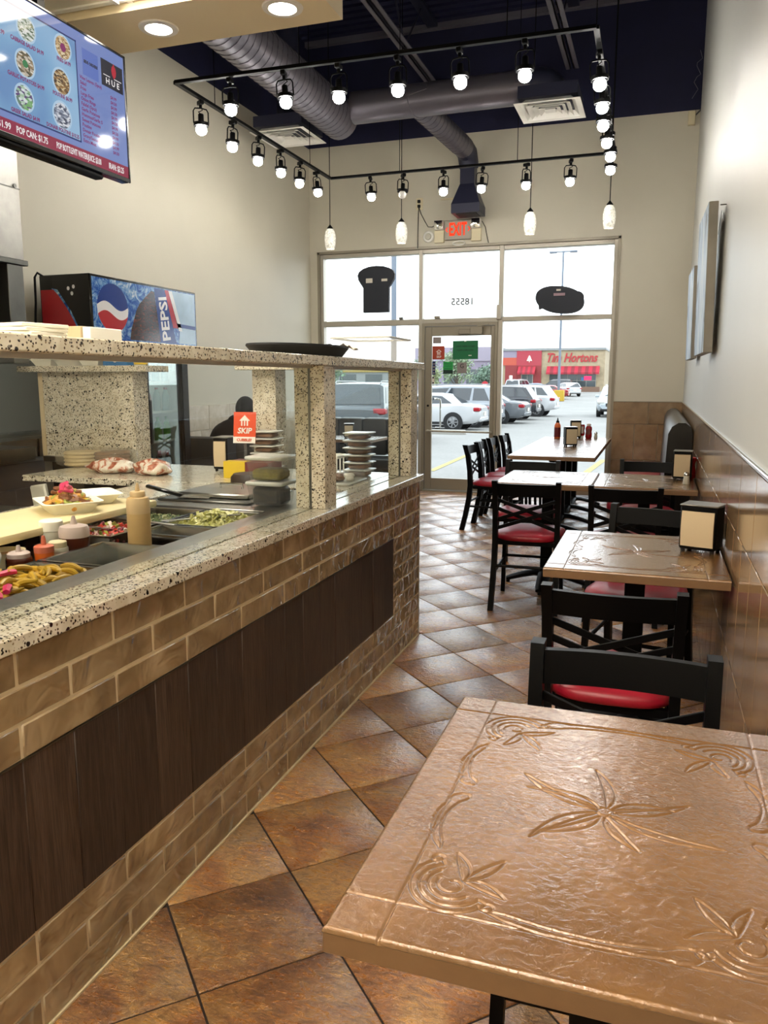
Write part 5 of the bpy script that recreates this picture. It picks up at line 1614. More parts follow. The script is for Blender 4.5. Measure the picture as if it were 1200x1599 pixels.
# exit sign with twin lamps
EY = YF
t = thing('exit_sign', 'exit sign with red letters and twin emergency lamps above the door', 'exit sign', (-2.37, EY, 3.02))
M['exit_plate'] = plain('grey_exit_plate', (176, 170, 156), 0.5)
M['exit_red'] = emitter('exit_letter_red', (255, 62, 34), 1.0)
part('plate', MB().span(-2.535, -2.205, EY - 0.05, EY, 3.075, 3.30, 0.004), M['exit_plate'], t)
ef = frame((-2.37, EY - 0.051, 3.195), (1, 0, 0), (0, 0, 1))
text('lettering', 'EXIT', 0.205, ef @ T(0, -0.01, 0), M['exit_red'], t, 0.002, 'CENTER', 0.52, 0, 0.006)
for s in (-1, 1):
    b = MB().bar((s * 0.125, 0.022, 0.001), (s * 0.148, -0.005, 0.001), 0.010, 0.003).bar((s * 0.148, -0.005, 0.001), (s * 0.125, -0.032, 0.001), 0.010, 0.003)
    bmesh.ops.transform(b.bm, matrix=ef, verts=b.bm.verts)
    part('arrow', b, M['exit_red'], t)
for (x, lab) in ((-2.60, 0), (-2.145, 1)):
    h_ = part('lamp_head', MB().span(x - 0.055, x + 0.055, EY - 0.10, EY - 0.03, 3.19, 3.30, 0.008), M['white_pl'], t)
    b = MB()
    for (q0, q1, yy0, yy1) in ((0.05, 0.015, -0.101, -0.075),):
        v = [(x - q0, EY + yy0, 3.245 - q0), (x + q0, EY + yy0, 3.245 - q0), (x + q0, EY + yy0, 3.245 + q0), (x - q0, EY + yy0, 3.245 + q0),
             (x - q1, EY + yy0 - 0.012, 3.245 - q1), (x + q1, EY + yy0 - 0.012, 3.245 - q1), (x + q1, EY + yy0 - 0.012, 3.245 + q1), (x - q1, EY + yy0 - 0.012, 3.245 + q1)]
        b.raw(v, [(0, 1, 5, 4), (1, 2, 6, 5), (2, 3, 7, 6), (3, 0, 4, 7), (4, 5, 6, 7)])
    part('reflector', b, M['chrome'], h_)
    part('battery_box', MB().span(x - 0.065, x + 0.055, EY - 0.035, EY, 3.05, 3.20, 0.003), M['cream_pl'], t)
part('wire', MB().tube([(-2.08, EY - 0.03, 3.27), (-2.04, EY - 0.025, 3.20), (-2.02, EY - 0.02, 3.10), (-2.0, EY - 0.015, 3.02)], 0.004, n=6), M['black_metal'], t)
t = thing('door_chime', 'white oval chime hanging under the exit sign', 'chime', (-2.36, EY, 3.03))
part('bow', MB().tube([(-2.36 + 0.075 * math.cos(a), EY - 0.02, 3.035 + 0.022 * math.sin(a)) for a in [k * 2 * PI / 20 for k in range(20)]], 0.009, n=6, closed=True), M['white_pl'], t)
t = thing('round_sensor', 'round white sensor on the wall left of the exit sign', 'sensor', (-2.745, EY, 3.13))
part('disc', MB().lathe([(0.066, 0), (0.07, 0.01), (0.06, 0.024), (0.001, 0.03)], 22, frame((-2.745, EY, 3.13), (1, 0, 0), (0, 0, 1))), M['white_pl'], t)
part('inner_dome', MB().lathe([(0.04, 0.026), (0.035, 0.036), (0.001, 0.042)], 18, frame((-2.745, EY, 3.13), (1, 0, 0), (0, 0, 1))), M['clear_pl'], t)
t = thing('wall_outlet', 'wall outlet with plugged black cords left of the exit sign', 'outlet', (-2.87, EY, 3.52))
part('plate', MB().span(-2.905, -2.82, EY - 0.006, EY, 3.45, 3.59, 0.002), M['cream_pl'], t)
part('plug', MB().span(-2.885, -2.85, EY - 0.03, EY - 0.006, 3.53, 3.565, 0.004), M['black_matte'], t)
part('plug', MB().span(-2.885, -2.85, EY - 0.03, EY - 0.006, 3.475, 3.51, 0.004), M['black_matte'], t)
part('cord', MB().tube([(-2.868, EY - 0.02, 3.49), (-2.875, EY - 0.012, 3.4), (-2.878, EY - 0.016, 3.2), (-2.88, EY - 0.016, 3.0)], 0.005, n=6), M['black_matte'], t)
part('cord', MB().tube([(-2.866, EY - 0.02, 3.48), (-2.84, EY - 0.012, 3.40), (-2.79, EY - 0.012, 3.31), (-2.75, EY - 0.012, 3.245), (-2.70, EY - 0.012, 3.24), (-2.655, EY - 0.02, 3.26)], 0.0045, n=6), M['black_matte'], t)
solid('wall_conduit', MB().span(-2.60, -2.33, EY - 0.014, EY, 3.545, 3.565, 0.004), M['cream_pl'], 'short cream conduit on the wall behind the square duct', 'conduit', (-2.47, EY, 3.55))
t = thing('corner_sensor', 'small beige sensor box in the upper right corner', 'sensor', (0.20, EY, 4.15))
part('box', MB().span(0.16, 0.235, EY - 0.06, EY, 4.12, 4.26, 0.006), M['cream_pl'], t)
part('bracket', MB().bar((0.235, EY - 0.03, 4.22), (XR, EY - 0.02, 4.27), 0.015, 0.015), M['steel_d'], t)
t = thing('hanging_wire_loop', 'tangle of thin loose wire high on the navy wall by the right corner', 'wire', (0.22, EY, 4.45))
part('strand', MB().tube([(0.245 + 0.03 * math.sin(k * 1.9) - 0.003 * k, EY - 0.015, 4.85 - 0.05 * k + 0.02 * math.cos(k * 2.3)) for k in range(10)], 0.004, n=5), M['joist'], t)

# shopfront signs seen from behind
t = thing('window_sign', 'black chef hat shaped sign hung in the left window', 'sign', (-3.39, 9.66, 2.24))
hat = [(-0.17, 0), (0.17, 0), (0.17, 0.30), (0.20, 0.345), (0.235, 0.40), (0.245, 0.455), (0.225, 0.50), (0.17, 0.535), (0.09, 0.558), (0.0, 0.565), (-0.09, 0.558), (-0.17, 0.535), (-0.225, 0.50), (-0.245, 0.455), (-0.235, 0.40), (-0.20, 0.345), (-0.17, 0.30)]
M['sign_black'] = plain('blue_black_sign_back', (26, 32, 44), 0.55)
part('board', MB().prism(hat, 0.05, frame((-3.39, 9.685, 2.24), (1, 0, 0), (0, 0, 1))), M['sign_black'], t)
part('sticker', MB().span(-3.52, -3.435, 9.628, 9.634, 2.60, 2.655), M['paper'], t)
part('sticker', MB().span(-3.315, -3.24, 9.628, 9.634, 2.615, 2.645), M['paper'], t)
for dx in (-0.12, 0.12):
    part('hanging_cord', MB().cyl((-3.39 + dx, 9.66, 2.78), (-3.39 + dx, 9.745, 3.0), 0.0012, n=5), M['clear_pl'], t)
t = thing('window_sign', 'black oval shaped sign hung in the right window', 'sign', (-1.13, 9.66, 2.16))
ov = [(-0.25, -0.02), (-0.22, -0.07), (-0.12, -0.12), (0.0, -0.15), (0.12, -0.15), (0.20, -0.12), (0.25, -0.07), (0.275, -0.02), (0.272, 0.04), (0.28, 0.08), (0.25, 0.11), (0.20, 0.115), (0.12, 0.14), (0.0, 0.165), (-0.12, 0.16), (-0.22, 0.12), (-0.265, 0.07), (-0.258, 0.04), (-0.25, -0.085), (-0.2505, -0.06)]
ov = [(0.28 * math.copysign(abs(math.cos(a)) ** 0.9, math.cos(a)), 0.155 * math.copysign(abs(math.sin(a)) ** 0.9, math.sin(a)) - 0.035 * math.cos(a) * 1.0) for a in [2 * PI * k / 36 for k in range(36)]]
part('board', MB().prism(ov, 0.045, frame((-1.13, 9.685, 2.325), (1, 0, 0), (0, 0, 1))), M['sign_black'], t)
part('corner_tab', MB().prism([(-0.265, 0.05), (-0.20, 0.10), (-0.16, -0.08), (-0.235, -0.105)], 0.04, frame((-1.13, 9.684, 2.325), (1, 0, 0), (0, 0, 1))), M['sign_black'], t)
part('right_lobe', MB().lathe([(0.07, 0), (0.07, 0.04)], 20, frame((-0.925, 9.683, 2.345), (1, 0, 0), (0, 0, 1))), M['sign_black'], t)
part('sticker', MB().span(-1.20, -1.07, 9.633, 9.639, 2.37, 2.40), plain('pink_grey_sticker', (170, 140, 150), 0.5), t)
part('sticker', MB().span(-1.17, -1.12, 9.633, 9.639, 2.425, 2.445), M['paper'], t)
part('cord', MB().tube([(-1.37, 9.66, 2.36), (-1.42, 9.67, 2.345), (-1.50, 9.69, 2.35), (-1.60, 9.71, 2.375)], 0.003, n=5), M['black_matte'], t)
for dx in (-0.12, 0.12):
    part('hanging_cord', MB().cyl((-1.13 + dx, 9.66, 2.45), (-1.13 + dx, 9.745, 3.0), 0.0010, n=5), M['clear_pl'], t)
    part('hanging_cord', MB().cyl((-1.13 + dx, 9.66, 2.21), (-1.13 + dx, 9.775, 2.158), 0.002, n=5), M['steel_d'], t)
# street number on the transom glass, reads outwards so it is mirrored from inside
M['num'] = plain('grey_street_number', (112, 118, 118), 0.7)
t = thing('street_number', 'grey street number 18555 on the transom glass, mirrored from inside', 'numbers', (-2.32, YF + 0.064, 2.36))
text('lettering', '18555', 0.115, frame((-2.325, YF + 0.065, 2.352), (-1, 0, 0), (0, 0, 1)), M['num'], t, 0.0008, 'CENTER', 1.02, 0, 0.003)
# small blobs on the transom
for (x, w, lab) in ((-3.10, 0.05, 'small dark clip on the transom bar left of the pole'), (-2.63, 0.07, 'small pale block on the transom over the door')):
    solid('transom_clip', MB().span(x - w / 2, x + w / 2, YF - 0.005, YF + 0.04, 2.156, 2.185, 0.003), M['steel_d'] if x < -3 else M['alum'], lab, 'clip', (x, YF, 2.156))
solid('door_sensor', MB().span(-1.885, -1.825, YF - 0.02, WY0, 2.13, 2.30, 0.004), M['alum_l'], 'pale sensor box on the frame at the upper right of the door', 'sensor', (-1.855, YF, 2.13))
# stickers on the door glass
SY = YF + 0.0485
def sticker(label, x0, x1, z0, z1, m):
    t = thing('door_sticker', label, 'sticker', ((x0 + x1) / 2, SY, z0), 'stickers on the glass door')
    part('sheet', MB().span(x0, x1, SY - 0.0015, SY, z0, z1), m, t)
    return t
def dline(t, s, size, x, z, m, sx=0.9, name='lettering'):
    return text(name, s, size, frame((x, SY - 0.002, z), (1, 0, 0), (0, 0, 1)), m, t, 0.0004, 'CENTER', sx, 0, 0.0006)
M['st_grey'] = plain('grey_sticker', (150, 140, 138), 0.6)
M['st_red'] = plain('brick_red_sticker', (172, 64, 36), 0.6)
M['st_green'] = plain('dark_green_sticker', (14, 112, 66), 0.6)
M['st_green2'] = plain('bright_green_sticker', (40, 164, 78), 0.6)
M['st_navy'] = plain('navy_sticker', (26, 44, 92), 0.6)
M['st_dk'] = plain('dark_green_black', (14, 50, 40), 0.6)
sticker('small grey notice at the top left of the door glass', -2.69, -2.585, 1.855, 1.935, M['st_grey'])
t = sticker('brick red square sticker with white delivery mark on the door glass', -2.695, -2.54, 1.66, 1.825, M['st_red'])
dline(t, 'SKIP', 0.036, -2.612, 1.69, M['white_ink'])
for k in (-0.016, 0, 0.016):
    part('fork_mark', MB().span(-2.615 + k - 0.004, -2.615 + k + 0.004, SY - 0.003, SY - 0.0015, 1.715, 1.755), M['white_ink'], t)
part('fork_mark', MB().bar((-2.645, SY - 0.002, 1.752), (-2.612, SY - 0.002, 1.778), 0.0015, 0.008, up=(0, 0.3, 1)).bar((-2.612, SY - 0.002, 1.778), (-2.582, SY - 0.002, 1.752), 0.0015, 0.008, up=(0, 0.3, 1)), M['white_ink'], t)
t = sticker('large dark green sign on the door glass', -2.435, -2.115, 1.66, 1.885, M['st_green'])
dline(t, 'SORRY WE\'RE CLOSED', 0.026, -2.275, 1.815, M['st_dk'])
dline(t, 'PLEASE COME AGAIN', 0.024, -2.275, 1.77, M['st_dk'])
part('white_tab', MB().span(-2.29, -2.265, SY - 0.003, SY - 0.001, 1.872, 1.882).span(-2.235, -2.195, SY - 0.003, SY - 0.001, 1.70, 1.71), M['white_ink'], t)
t = sticker('tall narrow navy sticker at the left edge of the door glass', -2.697, -2.655, 1.47, 1.635, M['st_navy'])
for k in range(4):
    part('pale_mark', MB().span(-2.688, -2.664, SY - 0.0025, SY - 0.001, 1.485 + k * 0.037, 1.502 + k * 0.037), M['st_grey'], t)
t = sticker('bright green and black sticker in the middle of the door glass', -2.555, -2.43, 1.53, 1.63, M['st_green2'])
part('dark_band', MB().span(-2.555, -2.43, SY - 0.0015, SY, 1.482, 1.53), M['st_dk'], t)
for k in range(3):
    part('text_bar', MB().span(-2.54, -2.445, SY - 0.0025, SY - 0.001, 1.545 + k * 0.028, 1.553 + k * 0.028), M['st_green'], t)
t = sticker('grey square sticker with a round letter G on the door glass', -2.375, -2.255, 1.49, 1.62, M['st_grey'])
dline(t, 'G', 0.075, -2.315, 1.575, M['dark_ink'], 1.0)
t = sticker('small black and white sticker lowest at the left of the door glass', -2.697, -2.668, 1.355, 1.45, M['paper'])
part('dark_mark', MB().span(-2.694, -2.672, SY - 0.0025, SY - 0.001, 1.425, 1.445).span(-2.694, -2.672, SY - 0.0025, SY - 0.001, 1.36, 1.38), M['dark_ink'], t)

# ================================================================== MENU SCREEN
TX = -2.35
tv = thing('menu_screen', 'wall sized flat menu screen hung under the cream soffit', 'screen', (TX - 0.03, 2.78, 2.83))
Y0, Y1, Z0, Z1 = 2.30, 3.272, 2.296, 2.836
part('housing', MB().span(TX - 0.05, TX - 0.004, Y0, Y1, Z0, Z1, 0.006), M['black_gloss'], tv)
part('bezel', MB().span(TX - 0.006, TX + 0.003, Y0, Y1, Z0, Z0 + 0.018, 0.002).span(TX - 0.006, TX + 0.003, Y0, Y1, Z1 - 0.010, Z1, 0.002)
     .span(TX - 0.006, TX + 0.003, Y1 - 0.010, Y1, Z0, Z1, 0.002).span(TX - 0.006, TX + 0.003, Y0, Y0 + 0.010, Z0, Z1, 0.002), M['black_gloss'], tv)
part('lower_speaker', MB().span(TX - 0.06, TX - 0.01, Y0, 3.10, Z0 - 0.022, Z0 + 0.002, 0.008), M['black_metal'], tv)
part('ceiling_mount', MB().span(TX - 0.045, TX - 0.02, 2.76, 2.80, Z1 - 0.02, 2.984), M['black_metal'], tv)
def screen_mat(name, rgb, k=1.0):
    k *= 0.6
    t = NT(name)
    col = srgb(*rgb)
    return t.bsdf((0.01, 0.01, 0.012, 1), 0.06, emit=col, estr=k, spec=0.3)
def screen_grad(name):
    t = NT(name)
    n = t.noise(t.coord('Object'), 3.0, 2)
    c = t.ramp(n, [(0.35, srgb(104, 146, 196)), (0.5, srgb(128, 176, 214)), (0.65, srgb(150, 190, 224))])
    return t.bsdf((0.01, 0.01, 0.012, 1), 0.06, emit=c, estr=0.52, spec=0.3)
SX = TX - 0.002
def sp(name, y0, y1, z0, z1, m, dx=0.0, lab=None):
    return part(name, MB().span(SX - 0.002, SX + dx, y0, y1, z0, z1), m, tv, lab)
M['scr_bg'] = screen_mat('screen_periwinkle', (118, 138, 196), 0.9)
M['scr_in'] = screen_grad('screen_sky_blue')
M['scr_line'] = screen_mat('screen_dark_blue_line', (26, 44, 104))
M['scr_red'] = screen_mat('screen_maroon_band', (138, 30, 62))
M['scr_wht'] = screen_mat('screen_white_text', (236, 232, 232))
M['scr_mag'] = screen_mat('screen_plum_text', (124, 24, 92))
M['scr_dk'] = screen_mat('screen_near_black', (24, 26, 40))
M['scr_blue'] = screen_mat('screen_mid_blue', (92, 116, 190), 0.9)
sp('screen_face', Y0 + 0.01, Y1 - 0.01, Z0 + 0.018, Z1 - 0.01, M['scr_bg'])
sp('menu_field', Y0 + 0.01, 2.945, 2.392, 2.782, M['scr_in'], 0.0006)
for nm in (('frame_line', Y0 + 0.01, 2.949, 2.779, 2.785), ('frame_line', Y0 + 0.01, 2.949, 2.388, 2.394), ('frame_line', 2.943, 2.949, 2.388, 2.785)):
    sp(nm[0], nm[1], nm[2], nm[3], nm[4], M['scr_line'], 0.0010)
sp('price_band', Y0 + 0.01, Y1 - 0.01, 2.314, 2.364, M['scr_red'], 0.0008)
sp('blue_square', 2.985, 3.085, 2.668, 2.772, M['scr_blue'], 0.0008)
sp('logo_square', 3.105, 3.252, 2.668, 2.776, M['scr_dk'], 0.0008)
def st(s, y, z, size, m, align='LEFT', sx=1.0, bold=0.0, dx=0.0012):
    return text('menu_text', s, size, frame((SX + dx, y, z), (0, 1, 0), (0, 0, 1)), m, tv, 0.0002, align, sx, 0, bold)
st('SIDE ORDERS', 2.992, 2.722, 0.016, M['scr_dk'], sx=0.92, bold=0.0008)
st('H U E', 3.178, 2.692, 0.034, M['scr_wht'], 'CENTER', 1.1, 0.0006, 0.0016)
sp('logo_bar', 3.118, 3.162, 2.713, 2.716, M['scr_wht'], 0.0014); sp('logo_bar', 3.19, 3.24, 2.713, 2.716, M['scr_wht'], 0.0014)
M['scr_crim'] = screen_mat('screen_crimson_emblem', (176, 26, 46))
part('flame_emblem', MB().prism([(0, -0.028), (0.012, -0.014), (0.016, 0.004), (0.012, 0.02), (0.004, 0.026), (0.002, 0.034), (-0.002, 0.034), (-0.004, 0.026), (-0.012, 0.02), (-0.016, 0.004), (-0.012, -0.014)], 0.0006, frame((SX + 0.001, 3.19, 2.742), (0, 1, 0), (0, 0, 1))), M['scr_crim'], tv)
items = ['Vine Leaves (5pcs)', 'Salad', 'Fries', 'Large Fries', 'Onion Rings', 'Falafel (5pcs)', 'Garlic Potatoes', 'Hummus/Garlic S', 'Sweet Potatoes', 'Poutine', 'Donair Poutine', 'Gravy/Sauce/Cheese', 'Extra Meat']
for k, s in enumerate(items):
    z = 2.652 - k * 0.0208
    st(s, 2.962, z, 0.0195, M['scr_mag'], sx=0.95, bold=0.0003)
    if k: st('$4.%02d' % (99 if k % 2 else 50), 3.158, z, 0.0185, M['scr_mag'], sx=1.0, bold=0.0003)
for s, y in (('$1.99', 2.488), ('POP CAN: $1.75', 2.580), ('POP BOTTLE/VIT WATER/JUICE: $3.00', 2.795), ('IRAN: $3.25', 3.122)):
    st(s, y, 2.338, 0.034, M['scr_wht'], sx={'$1.99': 0.85, 'POP CAN: $1.75': 0.70, 'IRAN: $3.25': 0.62}.get(s, 0.49), bold=0.0006)
def food_disc(name, stops, sc):
    t = NT(name)
    v = t.n('ShaderNodeTexVoronoi'); t.set(v, 'Vector', t.coord('Object', scale=(1, 1, 2.2))); v.inputs['Scale'].default_value = sc
    s_ = t.n('ShaderNodeSeparateColor'); t.set(s_, 'Color', v.outputs['Color'])
    return t.bsdf((0.01, 0.01, 0.012, 1), 0.06, emit=t.ramp(s_.outputs[0], stops, 'LINEAR'), estr=0.52)
fries = food_disc('screen_fries', [(0.1, srgb(110, 78, 44)), (0.5, srgb(190, 156, 104)), (0.9, srgb(232, 214, 176))], 90)
pout = food_disc('screen_poutine', [(0.1, srgb(64, 44, 22)), (0.55, srgb(150, 110, 54)), (0.9, srgb(222, 204, 160))], 80)
sal = food_disc('screen_salad', [(0.1, srgb(84, 110, 84)), (0.5, srgb(190, 204, 190)), (0.9, srgb(240, 240, 236))], 80)
pota = food_disc('screen_potatoes', [(0.1, srgb(52, 60, 40)), (0.5, srgb(140, 118, 84)), (0.9, srgb(226, 220, 204))], 60)
gre = food_disc('screen_greek_salad', [(0.1, srgb(90, 60, 120)), (0.4, srgb(110, 170, 100)), (0.8, srgb(226, 234, 236))], 55)
don = food_disc('screen_donair_bowl', [(0.1, srgb(60, 70, 92)), (0.5, srgb(140, 150, 170)), (0.9, srgb(226, 230, 236))], 70)
M['scr_plate'] = screen_mat('screen_pale_plate', (176, 206, 230), 0.9)
def plate(y, z, r, fm, cap, cz, extra=None):
    part('plate_picture', MB().lathe([(0.0005, 0.0008), (r * 1.18, 0.0008), (r * 1.18, 0.001), (0.0005, 0.001)], 30, frame((SX, y, z), (0, 1, 0), (0, 0, 1)), cap=False), M['scr_plate'], tv)
    part('food_picture', MB().lathe([(0.0005, 0.001), (r, 0.001), (r, 0.0014), (0.0005, 0.0014)], 26, frame((SX, y, z), (0, 1, 0), (0, 0, 1)), cap=False), fm, tv)
    if extra:
        part('sauce_picture', MB().lathe([(0.0005, 0.0014), (extra[0], 0.0014), (extra[0], 0.0018), (0.0005, 0.0018)], 20, frame((SX, y, z), (0, 1, 0), (0, 0, 1)), cap=False), extra[1], tv)
    st(cap, y, cz, 0.021, M['scr_mag'], 'CENTER', 0.8, 0.0006, 0.0020)
green = screen_mat('screen_green_sauce', (40, 120, 70))
plate(2.868, 2.728, 0.043, fries, 'FRIES $4.99', 2.676, (0.016, M['scr_mag']))
plate(2.848, 2.592, 0.046, pout, 'POUTINE $6.99', 2.537)
plate(2.840, 2.462, 0.048, don, 'DONAIR POUTINE $10.25', 2.404)
plate(2.668, 2.722, 0.044, sal, 'CABBAGE SALAD $4.99', 2.664)
plate(2.650, 2.592, 0.045, pota, 'GARLIC POTATOES $4.99', 2.533, (0.014, green))
plate(2.634, 2.466, 0.044, gre, 'GREEK SALAD $4.99', 2.405)
plate(2.470, 2.722, 0.046, pota, 'POTATO SALAD $4.99', 2.664)
plate(2.455, 2.592, 0.046, sal, 'TABOULEH $4.99', 2.533)
plate(2.440, 2.466, 0.046, fries, 'HUMMUS $4.99', 2.405, (0.02, pout))

# ================================================================== DRINKS COOLER
fr = thing('drinks_cooler', 'tall black double door drinks cooler with blue cola header panel', 'cooler', (-4.0, 5.37, 0))
part('cabinet', MB().span(-4.18, -3.83, 4.71, 4.78, 0.10, 1.69).span(-4.18, -3.83, 5.90, 5.97, 0.10, 1.69).span(-4.18, -4.15, 4.78, 5.90, 0.10, 1.69)
     .span(-4.18, -3.83, 4.78, 5.90, 0.10, 0.40).span(-4.18, -3.83, 4.78, 5.90, 1.66, 1.69).span(-4.16, -3.86, 4.74, 5.94, 0.0, 0.10), M['black_gloss'], fr)
part('header_box', MB().span(-4.185, -3.755, 4.705, 6.055, 1.68, 2.132, 0.006), M['black_gloss'], fr)
t_ = NT('blue_water_print')
co = t_.coord('Object')
n_ = t_.noise(co, 9, 7, 0.72, 2.2)
M['water'] = t_.bsdf(t_.ramp(n_, [(0.3, srgb(14, 42, 122)), (0.45, srgb(36, 92, 180)), (0.56, srgb(120, 168, 214)), (0.68, srgb(226, 236, 242))]), 0.12)
t_ = NT('dark_cola_print')
n_ = t_.noise(t_.coord('Object', scale=(1, 1, 3)), 14, 6, 0.7, 1.4)
M['cola'] = t_.bsdf(t_.ramp(n_, [(0.35, srgb(24, 16, 20)), (0.55, srgb(66, 36, 30)), (0.7, srgb(150, 66, 34))]), 0.12)
M['pr_blue'] = plain('print_royal_blue', (22, 58, 140), 0.15, var=0.1, vscale=6)
M['pr_red'] = plain('print_red', (186, 36, 48), 0.15)
M['pr_white'] = plain('print_white', (238, 238, 240), 0.15)
M['pr_sky'] = plain('print_pale_sky', (176, 204, 226), 0.15, var=0.12, vscale=5)
HX = -3.7545
def hp(name, poly, m, d=0.0006, lab=None):
    part(name, MB().prism(poly, d, frame((HX, 0, 0), (0, 1, 0), (0, 0, 1))), m, fr, lab)
hp('header_print', [(4.725, 1.69), (6.035, 1.69), (6.035, 2.115), (4.725, 2.115)], M['water'])
gy, gz, gr = 4.945, 1.915, 0.175
def circ(a0, a1, n=20): return [(gy + gr * math.cos(a0 + (a1 - a0) * i / n), gz + gr * 0.98 * math.sin(a0 + (a1 - a0) * i / n)) for i in range(n + 1)]
wave = lambda off, amp: [(gy - gr * 0.985 + 2 * gr * 0.985 * i / 16, gz + off + amp * math.sin(i / 16 * 2 * PI)) for i in range(17)]
def arcz(z_l, z_r, up):
    a_l = PI - math.asin(max(-1, min(1, (z_l - gz) / gr))); a_r = math.asin(max(-1, min(1, (z_r - gz) / gr)))
    return circ(a_r, a_l) if up else circ(a_l, 2 * PI + a_r)
wu, wl = wave(0.015, 0.03), wave(-0.05, 0.03)
hp('emblem_disc', circ(0, 2 * PI, 40)[:-1], M['pr_white'], 0.0010)
hp('emblem_upper', arcz(wu[0][1], wu[-1][1], True) + wu[1:-1], M['pr_blue'], 0.0014)
hp('emblem_lower', arcz(wl[0][1], wl[-1][1], False) + wl[::-1][1:-1], M['pr_red'], 0.0014)
hp('cola_splash', [(5.13, 1.70), (5.15, 1.78), (5.22, 1.92), (5.26, 1.97), (5.34, 2.03), (5.42, 2.085), (5.46, 2.08), (5.52, 1.70)], M['cola'], 0.0010)
hp('can_band', [(5.46, 2.11), (5.60, 2.11), (5.74, 1.695), (5.52, 1.695)], M['pr_blue'], 0.0012)
hp('red_stripe', [(5.60, 2.11), (5.65, 2.11), (5.78, 1.82), (5.70, 1.82)], M['pr_red'], 0.0012)
hp('white_stripe', [(5.65, 2.11), (5.70, 2.11), (5.83, 1.80), (5.78, 1.80)], M['pr_white'], 0.0012)
hp('sky_patch', [(5.70, 2.11), (6.03, 2.11), (6.03, 1.70), (5.78, 1.70), (5.80, 1.86)], M['pr_sky'], 0.0010)
hp('dark_bar', [(5.75, 1.86), (6.03, 1.85), (6.03, 1.82), (5.77, 1.83)], M['pr_blue'], 0.0012)
text('lettering', 'PEPSI', 0.15, frame((HX + 0.0014, 5.59, 1.885), (0, -0.12, 1), (0, -1, -0.12)), M['pr_white'], fr, 0.0006, 'CENTER', 1.05, 0, 0.004)
# side print
def sprt(name, poly, m, d):
    part(name, MB().prism(poly, d, frame((0, 4.7045, 0), (1, 0, 0), (0, 0, 1))), m, fr)
sprt('red_side_print', [(-4.173, 2.03), (-4.063, 2.03), (-4.022, 1.99), (-3.956, 1.90), (-3.907, 1.82), (-3.874, 1.755), (-3.997, 1.78), (-4.173, 1.775)], M['pr_red'], 0.0008)
sprt('white_side_wave', [(-4.173, 1.775), (-4.071, 1.80), (-3.964, 1.775), (-3.866, 1.75), (-3.850, 1.69), (-4.173, 1.69)], M['pr_white'], 0.0007)
sprt('blue_splash', [(-4.079, 2.04), (-4.030, 2.03), (-3.923, 1.88), (-3.833, 1.70), (-3.866, 1.70), (-3.915, 1.80), (-3.973, 1.92)], M['water'], 0.0006)
for (x, z) in ((-3.936, 2.035), (-3.891, 2.045), (-3.907, 2.0)):
    sprt('droplet_print', [(x + 0.012 * math.cos(a), z + 0.014 * math.sin(a)) for a in [k * PI / 4 for k in range(8)]], M['pr_white'], 0.0009)
for k in range(2):
    y0 = 4.80 + k * 0.55
    d_ = part('door_frame', MB().span(-3.83, -3.80, y0, y0 + 0.05, 0.40, 1.66).span(-3.83, -3.80, y0 + 0.49, y0 + 0.545, 0.40, 1.66).span(-3.83, -3.80, y0 + 0.05, y0 + 0.49, 0.40, 0.46).span(-3.83, -3.80, y0 + 0.05, y0 + 0.49, 1.60, 1.66), M['black_metal'], fr)
    part('door_pane', MB().span(-3.818, -3.812, y0 + 0.05, y0 + 0.49, 0.46, 1.60), M['door_glass_dark'], d_)
    part('door_handle', MB().span(-3.80, -3.775, y0 + (0.5 if k == 0 else 0.02), y0 + (0.525 if k == 0 else 0.045), 0.9, 1.25, 0.004), M['black_matte'], d_)
part('right_frame', MB().span(-3.85, -3.79, 5.86, 5.945, 0.40, 1.68), M['black_metal'], fr)
for z in (0.62, 0.90, 1.14, 1.38):
    b = MB()
    for k in range(14):
        b.bar((-4.14 + k * 0.021, 4.80, z), (-4.14 + k * 0.021, 5.88, z), 0.004, 0.004)
    b.span(-3.868, -3.862, 4.79, 5.89, z - 0.006, z + 0.014)
    part('wire_shelf', b, M['white_pl'], fr)
t_ = NT('cooler_lamp'); 
M['cool_lamp'] = emitter('cooler_strip_lamp', (236, 246, 250), 9.0)
part('liner', MB().span(-4.148, -4.144, 4.785, 5.895, 0.41, 1.655).span(-4.144, -3.86, 4.782, 4.786, 0.41, 1.655).span(-4.144, -3.86, 5.894, 5.898, 0.41, 1.655), M['white_pl'], fr)
part('strip_lamp', MB().span(-3.90, -3.86, 4.9, 5.8, 1.63, 1.655), M['cool_lamp'], fr)
bm_ = {}
for nm, c in (('green', (70, 160, 50)), ('dark', (40, 26, 22)), ('blue', (40, 90, 160)), ('orange', (206, 110, 40)), ('clear', (190, 206, 206)), ('red', (180, 34, 40))):
    bm_[nm] = plain('drink_' + nm, c, 0.2)
def drink(kind):
    t = thing('drink_bottle', 'x', 'drink bottle', (0, 0, 0), 'bottles in the drinks cooler')
    part('body', MB().lathe([(0.028, 0), (0.031, 0.004), (0.031, 0.12), (0.026, 0.145), (0.013, 0.175), (0.013, 0.185)], 14), bm_[kind], t)
    part('cap', MB().lathe([(0.0145, 0.184), (0.0145, 0.20)], 12), bm_['red' if kind != 'green' else 'green'], t)
    return t
protos = {}
order = {0.622: ['dark', 'blue', 'dark', 'clear'], 0.902: ['orange', 'clear', 'green', 'green'], 1.142: ['dark', 'red', 'clear', 'clear'], 1.382: ['clear', 'blue', 'clear', 'red']}
nmz = {0.622: 'lowest', 0.902: 'second', 1.142: 'third', 1.382: 'top'}
